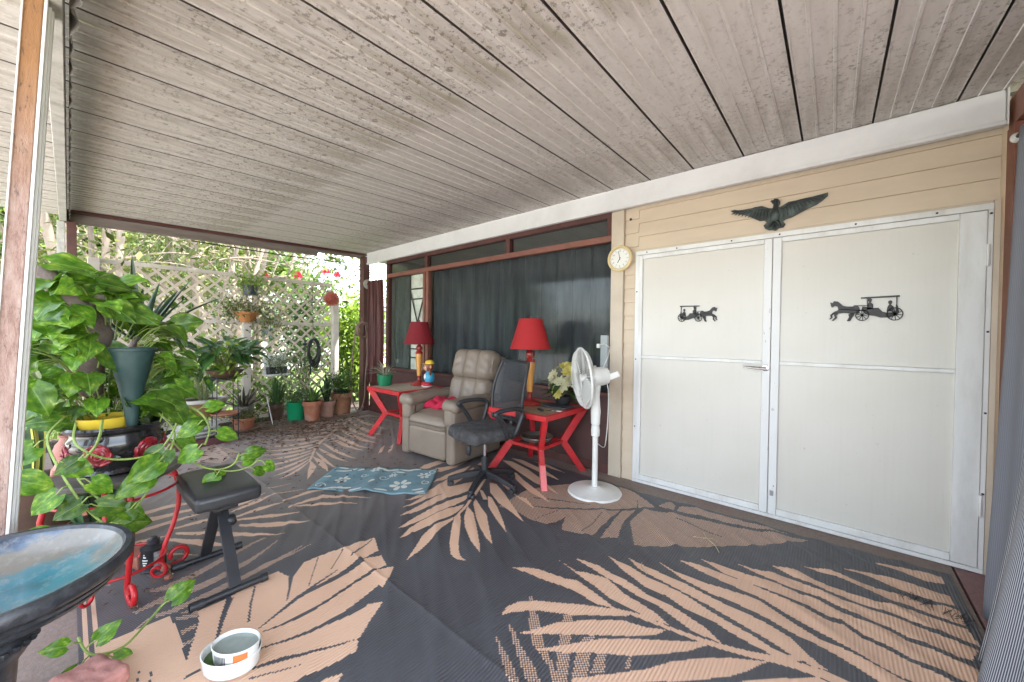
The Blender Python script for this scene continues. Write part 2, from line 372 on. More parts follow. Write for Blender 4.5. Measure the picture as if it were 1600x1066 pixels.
# white door frame
df = thing('door_frame', 'white aluminium frame around the pair of storage doors', 'door frame', (-.35,WY,0))
for b in ((-1.352,-1.318,.03,2.022),(.640,.6605,.03,2.022)): part('jamb', M().box(b[0],b[1],WY-.040,WY-.0205,b[2],b[3]), WHITE_AL, df, bev=.002, world=True)
part('head', M().box(-1.352,.6605,WY-.042,WY-.0205,2.0225,2.057), WHITE_AL, df, bev=.002, world=True)
part('threshold', M().box(-1.352,.6605,WY-.042,WY-.0205,.004,.0295), WHITE_AL, df, bev=.002, world=True)
sc = M()
for p in [(-1.335,.5),(-1.335,1.1),(-1.335,1.7),(.651,.45),(.651,.9),(.651,1.35),(.651,1.75),(.651,2.0),(-1.0,2.04),(-.6,2.04),(-.3,2.04),(.1,2.04),(.45,2.04),(-1.25,2.04)]:
    sc.lathe([(0,-.002),(.006,-.002),(.006,0)], (p[0],WY-.0405 if p[1] < 2.02 else WY-.0425,p[1]), 8, axis=(0,1,0))
part('screw', sc, BLACK_METAL, df, world=True, stuff=True)
def panel_mat():
    m = bpy.data.materials.new('door_panel'); m.use_nodes = True; t = m.node_tree; b = t.nodes['Principled BSDF']
    v = coords(t); c = ramp(t, noise_f(t, v, .8, 4, .5), [(.35,(.595,.565,.50)),(.65,(.66,.64,.585))])
    c = mixc(t, ramp(t, noise_f(t, coords(t, (14,1,.6)), 2, 6, .7), [(.5,(0,0,0)),(.85,(.12,.12,.12))]), c, (.46,.42,.35))
    c = mixc(t, ramp(t, noise_f(t, v, 30, 3, .6), [(.70,(0,0,0)),(.76,(.7,.7,.7))]), c, (.42,.38,.32))
    t.links.new(c, b.inputs['Base Color']); b.inputs['Roughness'].default_value = .38
    return m
DPANEL = panel_mat()
CHIP = mat('chipped_white', (.70,.70,.685), .45, .05, 5, dirt=(.10,.09,.085), dirt_amt=.0)
def chip_nodes(m):
    t = m.node_tree; b = t.nodes['Principled BSDF']; v = coords(t, (3,1,1))
    c = mixc(t, ramp(t, noise_f(t, v, 11, 8, .8), [(.62,(0,0,0)),(.65,(1,1,1))]), (.70,.70,.685), (.16,.14,.13))
    t.links.new(c, b.inputs['Base Color'])
chip_nodes(CHIP)
def grooved_panel(x0, x1, z0, z1):
    m = M(); n = int((x1-x0)/.0305); w = (x1-x0)/n; xs = []
    for i in range(n): xs += [(x0+i*w,.00025),(x0+i*w+.002,0),(x0+(i+1)*w-.002,0)]
    xs.append((x1,.00025)); k = len(xs)
    m.add([(x,WY-.028+d,z) for z in (z0, z1) for x, d in xs], [(i,i+1,k+i+1,k+i) for i in range(k-1)]); return m
for nm, x0, x1, sl, sr, lab in (('left', -1.316,-.3395,.032,.050,'left white storage door with the smaller carriage silhouette and the lever handle'),
                            ('right', -.336,.638,.050,.100,'right white storage door with the larger carriage silhouette, beside the blue grey curtain')):
    d = thing('storage_door', lab, 'door', ((x0+x1)/2,WY,.03))
    part('stile', M().box(x0,x0+sl,WY-.048,WY-.021,.034,2.018), WHITE_AL if nm == 'left' else CHIP, d, bev=.003, world=True)
    part('stile', M().box(x1-sr,x1,WY-.048,WY-.021,.034,2.018), CHIP if nm == 'left' else WHITE_AL, d, bev=.003, world=True)
    for z0, z1, nmr in ((.034,.078,'bottom_rail'),(1.984,2.018,'top_rail'),(1.112,1.136,'middle_rail')):
        part(nmr, M().box(x0+sl+.001,x1-sr-.001,WY-.0475,WY-.022,z0,z1), WHITE_AL, d, bev=.003, world=True)
    part('panel', grooved_panel(x0+sl,x1-sr,.0785,1.1115), DPANEL, d, 0, world=True)
    part('panel', grooved_panel(x0+sl,x1-sr,1.1365,1.9835), DPANEL, d, 0, world=True)
    if nm == 'left':
        h = M(); h.lathe([(.020,-.052),(.024,-.050),(.024,-.048)], (-.366,WY,1.085), 14, axis=(0,1,0)); h.tube([(-.366,WY-.05,1.085),(-.366,WY-.085,1.085),(-.40,WY-.09,1.083),(-.50,WY-.085,1.088)], [.010,.010,.011,.007], 8)
        part('handle', h, CHROME, d, world=True)
    else:
        part('catch', M().box(x0+.012,x0+.032,WY-.060,WY-.0485,.17,.21), CHROME, d, bev=.002, world=True)
        for zz in (1.77,.385):
            hh = M(); hh.tube([(x1+.003,WY-.053,zz-.06),(x1+.003,WY-.053,zz+.06)], .007, 8); hh.box(x1-.03,x1-.003,WY-.0505,WY-.0485,zz-.055,zz+.055); hh.box(x1+.006,x1+.02,WY-.0435,WY-.0415,zz-.055,zz+.055)
            part('hinge', hh, WHITE_AL, d, world=True)

# ---- carriage silhouettes, eagle, clock
BLACK_PAINT = mat('black_cutout', (.022,.020,.019), .5, .2, 20)
def carriage_parts(flip, s, cx, czz, label):
    """local a: -0.5..0.5 along the length (horse at +a), b up; wheels at b=0"""
    o = thing('carriage_silhouette', label, 'wall plaque', (cx, WY-.033, czz), group='black horse and carriage cut-outs on the doors')
    f0 = lambda a, b: (a*s*flip, -.001, b*s); f1 = lambda a, b: (a*s*flip, -.006, b*s)
    def pp(m, poly):
        n = len(poly); ar = sum(poly[i][0]*poly[(i+1)%n][1]-poly[(i+1)%n][0]*poly[i][1] for i in range(n))
        if ar*flip < 0: poly = poly[::-1]
        m.prism(poly, lambda a, b: f0(a, b), lambda a, b: f1(a, b))
    h = M()
    pp(h, [(0.381,0.263),(0.388,0.291),(0.356,0.281),(0.344,0.309),(0.295,0.3),(0.267,0.27),(0.24,0.237),(0.191,0.219),(0.123,0.216),(0.077,0.23),(0.053,0.205),(0.042,0.158),(0.063,0.102),(0.1,0.119),(0.105,0.088),(0.133,0.04),(0.149,0.0),(0.174,0.0),(0.144,0.065),(0.14,0.105),(0.188,0.121),(0.242,0.123),(0.286,0.116),(0.309,0.084),(0.3,0.051),(0.34,0.005),(0.367,0.005),(0.328,0.056),(0.34,0.093),(0.323,0.135),(0.347,0.109),(0.363,0.077),(0.365,0.119),(0.328,0.151),(0.305,0.158),(0.288,0.181),(0.302,0.223),(0.33,0.233),(0.36,0.209),(0.374,0.226)])
    pp(h, [(.10,.13),(.13,.12),(.175,.10),(.165,.06),(.19,.0),(.165,.0),(.14,.055),(.135,.09)])
    pp(h, [(.30,.13),(.335,.13),(.385,.10),(.375,.06),(.395,.03),(.375,.03),(.352,.062),(.36,.09)])
    part('horse', h, BLACK_PAINT, o, 0)
    k_ = .9; f0 = lambda a, b: ((a-.02)*k_*s*flip+.02*s*flip, -.001, b*s); f1 = lambda a, b: ((a-.02)*k_*s*flip+.02*s*flip, -.006, b*s)
    c = M()
    pp(c, [(-.40,.16),(-.385,.23),(-.37,.23),(-.365,.14),(-.32,.12),(-.27,.115),(-.22,.13),(-.17,.19),(-.10,.185),(-.03,.205),(.02,.215),(.03,.16),(-.01,.11),(-.05,.085),(-.13,.07),(-.20,.045),(-.31,.045),(-.38,.075),(-.41,.12)])
    pp(c, [(-.41,.335),(.04,.33),(.04,.35),(-.41,.36)]); pp(c, [(-.385,.20),(-.375,.20),(-.37,.34),(-.385,.34)]); pp(c, [(-.05,.17),(-.04,.17),(-.03,.335),(-.04,.335)])
    pp(c, [(-.02,.16),(.30,.185),(.30,.175),(-.02,.145)]); pp(c, [(-.06,.23),(.12,.235),(.16,.195),(.15,.19),(.115,.225),(-.06,.22)])
    part('coach', c, BLACK_PAINT, o, 0)
    for px, b, k in ((-.31,.13,1),(-.075,.17,1)):
        q = M(); pp(q, [(px-.035,b),(px+.045,b),(px+.035,b+.07),(px+.015,b+.105),(px+.03,b+.125),(px+.024,b+.155),(px+.0,b+.162),(px-.018,b+.15),(px-.016,b+.12),(px-.005,b+.10),(px-.035,b+.07)]); part('passenger', q, BLACK_PAINT, o, 0)
    for wx, wr_ in ((-.36,.095),(.02,.085)):
        w = M(); n = 28
        def ring(r0, r1):
            for i in range(n):
                a0, a1 = 2*pi*i/n, 2*pi*(i+1)/n
                pp(w, [(wx+r0*cos(a0),wr_+r0*sin(a0)),(wx+r1*cos(a0),wr_+r1*sin(a0)),(wx+r1*cos(a1),wr_+r1*sin(a1)),(wx+r0*cos(a1),wr_+r0*sin(a1))])
        ring(wr_*.86, wr_); 
        for i in range(10):
            a = 2*pi*i/10+.2; c_, s_ = cos(a), sin(a); t_ = .0045
            pp(w, [(wx-s_*t_,wr_+c_*t_),(wx+s_*t_,wr_-c_*t_),(wx+c_*wr_*.87+s_*t_,wr_+s_*wr_*.87-c_*t_),(wx+c_*wr_*.87-s_*t_,wr_+s_*wr_*.87+c_*t_)])
        pp(w, [(wx+.018*cos(2*pi*i/10),wr_+.018*sin(2*pi*i/10)) for i in range(10)])
        part('wheel', w, BLACK_PAINT, o, 0)
carriage_parts(1, .37, -.833, 1.427, 'smaller black horse and carriage silhouette on the left door, horse facing right')
carriage_parts(-1, .43, .150, 1.418, 'larger black horse and carriage silhouette on the right door, horse facing left')
EAG = mat('verdigris_bronze', (.035,.042,.04), .55, .4, 14, metal=.3, bump=.3, bscale=40, dirt=(.12,.17,.15), dirt_amt=.8, dscale=16)
eg = thing('eagle_plaque', 'dark bronze spread-winged eagle plaque on the siding above the doors', 'wall plaque', (-.332,WY-.022,2.18))
EO = [(-0.281,0.092),(-0.255,0.095),(-0.185,0.069),(-0.126,0.088),(-0.08,0.088),(-0.036,0.062),(-0.013,0.057),(-0.005,0.078),(-0.021,0.097),(-0.028,0.113),(-0.013,0.11),(-0.006,0.124),(0.015,0.119),(0.029,0.101),(0.029,0.08),(0.02,0.065),(0.034,0.045),(0.065,0.063),(0.102,0.081),(0.153,0.088),(0.211,0.09),(0.291,0.099),(0.291,0.078),(0.264,0.053),(0.233,0.031),(0.191,0.015),(0.141,-0.008),(0.097,-0.029),(0.066,-0.034),(0.048,-0.046),(0.063,-0.071),(0.052,-0.091),(0.025,-0.092),(0.006,-0.108),(-0.013,-0.099),(-0.032,-0.099),(-0.055,-0.084),(-0.068,-0.059),(-0.049,-0.039),(-0.062,-0.021),(-0.091,-0.02),(-0.133,0.008),(-0.184,0.041),(-0.245,0.065)]
m = M(); m.prism(EO[::-1] if sum(EO[i][0]*EO[(i+1)%len(EO)][1]-EO[(i+1)%len(EO)][0]*EO[i][1] for i in range(len(EO))) < 0 else EO, lambda a, b: (a,0,b), lambda a, b: (a,-.010,b)); part('plate', m, EAG, eg, 30)
def wing(s):
    m = M()
    for i in range(11):                                  # raised feather vanes, swept out and down from the arm
        t = i/10; x0, z0 = s*(.045+.185*t), .055+.022*t; x1, z1 = s*(.050+.225*t), -.022+.085*t**1.15
        m.tube([(x0,-.010,z0),((x0+x1)/2,-.0135,(z0+z1)/2),(x1,-.010,z1)], [.004,.0062,.002], 6)
    m.tube([(s*.03,-.012,.045),(s*.08,-.017,.072),(s*.13,-.016,.074),(s*.20,-.014,.076),(s*.275,-.010,.088)], [.010,.009,.008,.006,.003], 8)
    return m
part('wing', wing(-1), EAG, eg); part('wing', wing(1), EAG, eg)
b_ = M(); b_.ball((0,-.008,.0),(.030,.012,.058)); b_.tube([(0,-.010,.04),(.002,-.011,.075),(.004,-.012,.10)],[.018,.012,.011],8); b_.ball((.002,-.012,.108),(.015,.010,.012)); b_.tube([(-.010,-.012,.108),(-.022,-.012,.110),(-.028,-.012,.105)],[.006,.005,.002],6)
part('body', b_, EAG, eg)
tl = M()
for i in range(7):
    a = radians(-90+(i-3)*13); poly = [(-.007,-.04),(.007,-.04),(cos(a)*.052+.008,-.04+sin(a)*.052),(cos(a)*.062,-.04+sin(a)*.062),(cos(a)*.052-.008,-.04+sin(a)*.052)]
    ar = sum(poly[k][0]*poly[(k+1)%5][1]-poly[(k+1)%5][0]*poly[k][1] for k in range(5)); poly = poly if ar > 0 else poly[::-1]
    tl.prism(poly, lambda a,b:(a,-.0095,b), lambda a,b,i=i:(a,-.014-.001*(i%2)-.001*abs(3-i),b))
for s in (-1,1): tl.tube([(s*.012,-.014,-.04),(s*.03,-.018,-.065),(s*.035,-.014,-.085)],[.012,.009,.006],6)
part('tail', tl, EAG, eg)
ck = thing('wall_clock', 'round cream wall clock on the beige corner trim beside the doors', 'clock', (-1.493,WY-.046,2.012))
CREAM = mat('cream_plastic', (.66,.52,.27), .35, .06, 5); FACE = mat('clock_face', (.74,.74,.70), .6, .03, 5)
part('rim', M().lathe([(.098,0),(.116,-.002),(.120,-.014),(.112,-.026),(.100,-.028),(.093,-.020),(.092,-.012)], (0,0,0), 40, axis=(0,1,0)), CREAM, ck)
part('dial', M().lathe([(0,-.010),(.0945,-.010),(.0945,-.001)], (0,0,0), 40, axis=(0,1,0)), FACE, ck)
tk = M()
for i in range(60):
    a = 2*pi*i/60; r0, r1 = (.078,.086) if i%5 == 0 else (.082,.086); w = .0012 if i%5 == 0 else .0005
    tk.bar((sin(a)*r0,-.0108,cos(a)*r0),(sin(a)*r1,-.0108,cos(a)*r1), w*2, .001, (0,1,0))
part('minute_mark', tk, BLACK_PL, ck, 0, stuff=True)
for i in range(1, 13):
    tcu = bpy.data.curves.new('n', 'FONT'); tcu.body = str(i); tcu.size = .020; tcu.align_x = 'CENTER'; tcu.align_y = 'CENTER'; tcu.resolution_u = 2
    to = bpy.data.objects.new('n', tcu); COL.objects.link(to); bpy.context.view_layer.update()
    me = bpy.data.meshes.new_from_object(to.evaluated_get(bpy.context.evaluated_depsgraph_get())); bpy.data.objects.remove(to)
    me.transform(Matrix.Rotation(pi/2, 4, 'X')); me.materials.append(BLACK_PL); me.name = 'numeral'
    a = 2*pi*i/12; link('numeral', me, ck, (sin(a)*.068,-.0112,cos(a)*.068))
for nm, ang, L, w in (('hour_hand', radians(209), .043, .006), ('minute_hand', radians(-12), .070, .004)):
    part(nm, M().bar((-sin(ang)*.012,-.013,-cos(ang)*.012),(sin(ang)*L,-.013,cos(ang)*L), w, .0015, (0,1,0)), BLACK_PL, ck, 0)

# ---- window wall
GLASS = bpy.data.materials.new('window_glass'); GLASS.use_nodes = True
t = GLASS.node_tree; out = t.nodes['Material Output']; t.nodes.remove(t.nodes['Principled BSDF'])
tr = nd(t, 'ShaderNodeBsdfTransparent'); tr.inputs[0].default_value = (.93,.95,.94,1); gl = nd(t, 'ShaderNodeBsdfGlossy', Roughness=.06); lw = nd(t, 'ShaderNodeLayerWeight'); pw = nd(t, 'ShaderNodeMath', operation='POWER'); pw.inputs[1].default_value = 4.0; t.links.new(lw.outputs['Facing'], pw.inputs[0]); fr = nd(t, 'ShaderNodeMapRange'); fr.inputs[3].default_value = .010; fr.inputs[4].default_value = .16; t.links.new(pw.outputs[0], fr.inputs[0])
mx = nd(t, 'ShaderNodeMixShader'); t.links.new(fr.outputs[0], mx.inputs[0]); t.links.new(tr.outputs[0], mx.inputs[1]); t.links.new(gl.outputs[0], mx.inputs[2]); t.links.new(mx.outputs[0], out.inputs[0])
GLASS2 = GLASS.copy(); GLASS2.name = 'clerestory_glass'
for n_ in GLASS2.node_tree.nodes:
    if n_.type == 'MAP_RANGE': n_.inputs[3].default_value = .07; n_.inputs[4].default_value = .6
    if n_.type == 'BSDF_GLOSSY': n_.inputs['Roughness'].default_value = .02
ww = thing('window_wall', 'red brown framed window wall with clerestory panes above the recliner', 'window', (-3.5,WY,0))
WINWOOD = mat('window_redbrown', (.20,.078,.055), .5, .2, 6, dirt=(.10,.04,.03), dirt_amt=.5)
y0, y1 = WY-.045, WY+.03
part('lower_panel', M().box(-5.95,-1.586,WY-.02,WY+.05,0,.735), mat('dark_brown_wall', (.075,.034,.030), .6, .25, 5, bump=.1), ww, 0, world=True)
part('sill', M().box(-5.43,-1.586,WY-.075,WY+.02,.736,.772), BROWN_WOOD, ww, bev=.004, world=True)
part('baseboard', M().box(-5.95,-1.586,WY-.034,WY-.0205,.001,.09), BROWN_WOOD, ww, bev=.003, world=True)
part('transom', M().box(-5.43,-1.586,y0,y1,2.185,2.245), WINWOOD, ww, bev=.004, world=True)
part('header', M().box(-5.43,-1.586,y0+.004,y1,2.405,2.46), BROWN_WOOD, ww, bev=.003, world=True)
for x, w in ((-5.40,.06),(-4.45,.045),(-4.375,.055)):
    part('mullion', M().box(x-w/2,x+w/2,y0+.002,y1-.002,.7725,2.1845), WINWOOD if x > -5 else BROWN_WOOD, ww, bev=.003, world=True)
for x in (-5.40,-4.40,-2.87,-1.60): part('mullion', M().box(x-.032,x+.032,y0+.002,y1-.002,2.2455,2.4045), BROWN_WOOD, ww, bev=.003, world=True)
for x0, x1, z0, z1 in ((-5.37,-4.473,.7725,2.1845),(-4.347,-1.588,.7725,2.1845),(-5.367,-4.433,2.2455,2.4045),(-4.367,-2.903,2.2455,2.4045),(-2.837,-1.633,2.2455,2.4045)):
    part('pane', M().box(x0,x1,WY-.006,WY-.001,z0,z1), GLASS if z0 < 2 else GLASS2, ww, 0, world=True)
GR = mat('reflection_bars', (.03,.026,.024), .4, .2, 10)
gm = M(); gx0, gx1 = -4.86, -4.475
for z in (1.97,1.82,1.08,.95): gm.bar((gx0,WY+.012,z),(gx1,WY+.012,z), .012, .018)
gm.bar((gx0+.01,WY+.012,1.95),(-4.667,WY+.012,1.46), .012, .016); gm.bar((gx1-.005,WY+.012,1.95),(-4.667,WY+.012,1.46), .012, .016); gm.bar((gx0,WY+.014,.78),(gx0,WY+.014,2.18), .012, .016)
part('grille', gm, GR, ww, 0, world=True)  # bars shaped after the lattice mirrored in the glass, no grille stands here
part('reflection_panel', M().box(gx0+.004,gx1-.001,WY+.034,WY+.039,.773,2.18), mat('reflection_pale', (.74,.72,.64), .6, .2, 12), ww, 0, world=True)  # pale sheet added to imitate the outdoor reflection in this pane
# black sheer curtains behind the glass
def cloth_mat(name, c0, c1, freq, rough=.85):
    m = bpy.data.materials.new(name); m.use_nodes = True; t = m.node_tree; b = t.nodes['Principled BSDF']
    v = coords(t, (1,1,.15)); c = ramp(t, noise_f(t, v, freq, 4, .6), [(.35,c0),(.65,c1)])
    t.links.new(c, b.inputs['Base Color']); b.inputs['Roughness'].default_value = rough; return m
SHEER = cloth_mat('black_sheer', (.024,.027,.032), (.056,.062,.070), 9)
def pleats(x0, x1, y, z0, z1, amp, k, ph):
    def f(u, v):
        x = x0+(x1-x0)*u; w = sin(x*k+ph+1.5*sin(x*3.1))+.5*sin(x*k*2.3+ph*2)
        return (x, y+amp*w*(1-.5*v)+.004*sin(x*90), z0+(z1-z0)*v)
    return f
cu = M(); cu.sheet(pleats(-4.34,-1.60,WY+.085,.74,2.23,.030,26,.3), 260, 6)
solo('sheer_curtain', cu, SHEER, 'long black sheer curtain behind the wide window', 'curtain', origin=(-3,WY+.08,.74), smooth=80)
cu = M(); cu.sheet(pleats(-5.38,-4.87,WY+.075,.74,2.23,.018,34,.9), 60, 6)
solo('sheer_curtain', cu, cloth_mat('green_grey_sheer', (.05,.058,.052),(.09,.10,.09), 9), 'narrow grey green curtain behind the left window, near the far corner', 'curtain', origin=(-5.1,WY+.08,.74), smooth=80)
INT = mat('interior_paint', (.34,.36,.32), .8, .15, 2)
struct('interior_wall', M().add([(-5.9,4.6,0),(-1.5,4.6,0),(-1.5,4.6,2.5),(-5.9,4.6,2.5)],[(0,1,2,3)]).add([(-5.9,WY+.05,2.5),(-1.5,WY+.05,2.5),(-1.5,4.6,2.5),(-5.9,4.6,2.5)],[(3,2,1,0)])
   .box(-5.5,-5.43,WY+.051,4.59,0,2.499).box(-1.56,-1.5,WY+.121,4.59,0,2.499), INT)
# house roof and gable mass above/behind so no light leaks
struct('house_block', M().box(-5.5,3.5,4.62,9,-.1,2.6).box(-5.5,3.5,WY+.125,4.615,2.74,2.86), mat('house_siding_far', (.5,.44,.34), .7, .1, 3))
bl = M(); bl.sheet(lambda u, v: (-5.87+.43*u, WY-.10+.030*sin(u*38+.8*sin(v*3))+.012*sin(u*90+v), .50+1.66*v), 90, 10)
BLIND = mat('brown_foil_drape', (.075,.016,.012), .45, .6, 14, stretch=(5,5,.3), spec=.35)
solo('tied_drape', bl, BLIND, 'shiny dark red brown drape bunched between corner post and window', 'curtain', origin=(-5.65,WY-.1,.5), smooth=80)
jb = thing('outlet_box', 'grey outlet box with a plugged-in cord beside the corner trim', 'outlet', (-1.615,WY-.06,1.05))
part('box', M().box(-1.66,-1.59,WY-.085,WY-.046,.86,1.31), mat('grey_box', (.35,.38,.38), .5, .1, 5), jb, bev=.004, world=True)
part('plug', M().box(-1.685,-1.655,WY-.115,WY-.086,1.19,1.23), WHITE_PL, jb, bev=.005, world=True)
# right end of the porch: red-brown framing and the hanging curtains
re = thing('porch_framing', 'red brown painted wooden framing at the right end of the porch', 'framing', (.75,3.0,0))
part('post', M().box(.70,.80,3.18,3.30,0,2.44), BROWN_TRIM, re, bev=.004, world=True)
part('beam', M().box(.705,.80,1.2,3.30,2.442,2.60), BROWN_TRIM, re, bev=.004, world=True)
part('board', M().box(.80,.83,1.2,3.30,.02,2.44), BROWN_TRIM, re, world=True)
rd = thing('curtain_rod', 'curtain rod with a white finial at the right end of the porch', 'rod', (.69,2.6,2.32))
part('rod', M().tube([(.685,3.06,2.32),(.685,1.4,2.32)], .010, 10), BLACK_METAL, rd, world=True); part('finial', M().ball((.685,3.08,2.32), .024), WHITE_PL, rd, world=True)
def stripe_mat(name, a, b, freq, w):
    m = bpy.data.materials.new(name); m.use_nodes = True; t = m.node_tree; bs = t.nodes['Principled BSDF']
    tc = t.nodes.new('ShaderNodeAttribute'); tc.attribute_name = 'su'; sn = nd(t, 'ShaderNodeMath', operation='MULTIPLY'); sn.inputs[1].default_value = freq; t.links.new(tc.outputs['Fac'], sn.inputs[0])
    s2 = nd(t, 'ShaderNodeMath', operation='SINE'); t.links.new(sn.outputs[0], s2.inputs[0])
    c = ramp(t, s2.outputs[0], [(.45+w, a), (.6+w, b)]); t.links.new(c, bs.inputs['Base Color']); bs.inputs['Roughness'].default_value = .8; return m
def drape(name, fn, nu, nv, mt, label, org):
    m = M(); m.sheet(fn, nu, nv); o = solo(name, m, mt, label, 'curtain', origin=org, smooth=80)
    at = o.data.attributes.new('su', 'FLOAT', 'POINT'); at.data.foreach_set('value', [i/nu for j in range(nv+1) for i in range(nu+1)])
    md = o.modifiers.new('thick', 'SOLIDIFY'); md.thickness = .003
def d1(u, v):
    y = 3.06-1.25*u; x = .632+.03*u+.022*sin(u*21+.6)+.008*sin(u*57+v*2); fl = (1-v)**1.5
    return (x+.030*v-.045*fl+.01*sin(u*17)*fl, y+.04*fl*sin(u*9)-.10*fl*(1-u), .012+2.28*v)
drape('hanging_curtain', d1, 200, 24, stripe_mat('blue_grey_fabric', (.19,.20,.235), (.25,.26,.30), 900, .0), 'blue grey curtain hanging at the right end of the porch', (.68,2.5,0))
def d2(u, v):
    y = 2.46-1.1*u; fl = (1-v)**2.0; x = .625+.05*u+.016*sin(u*19+1)
    return (x-.165*fl+.02*fl*sin(u*25+2*v), y-.08*fl*(1-u), .010+2.27*v)
drape('hanging_curtain', d2, 200, 30, stripe_mat('striped_fabric', (.09,.095,.115), (.60,.61,.65), 1150, -.05), 'nearer grey and white pinstriped curtain trailing on the floor at right', (.6,2.0,0))

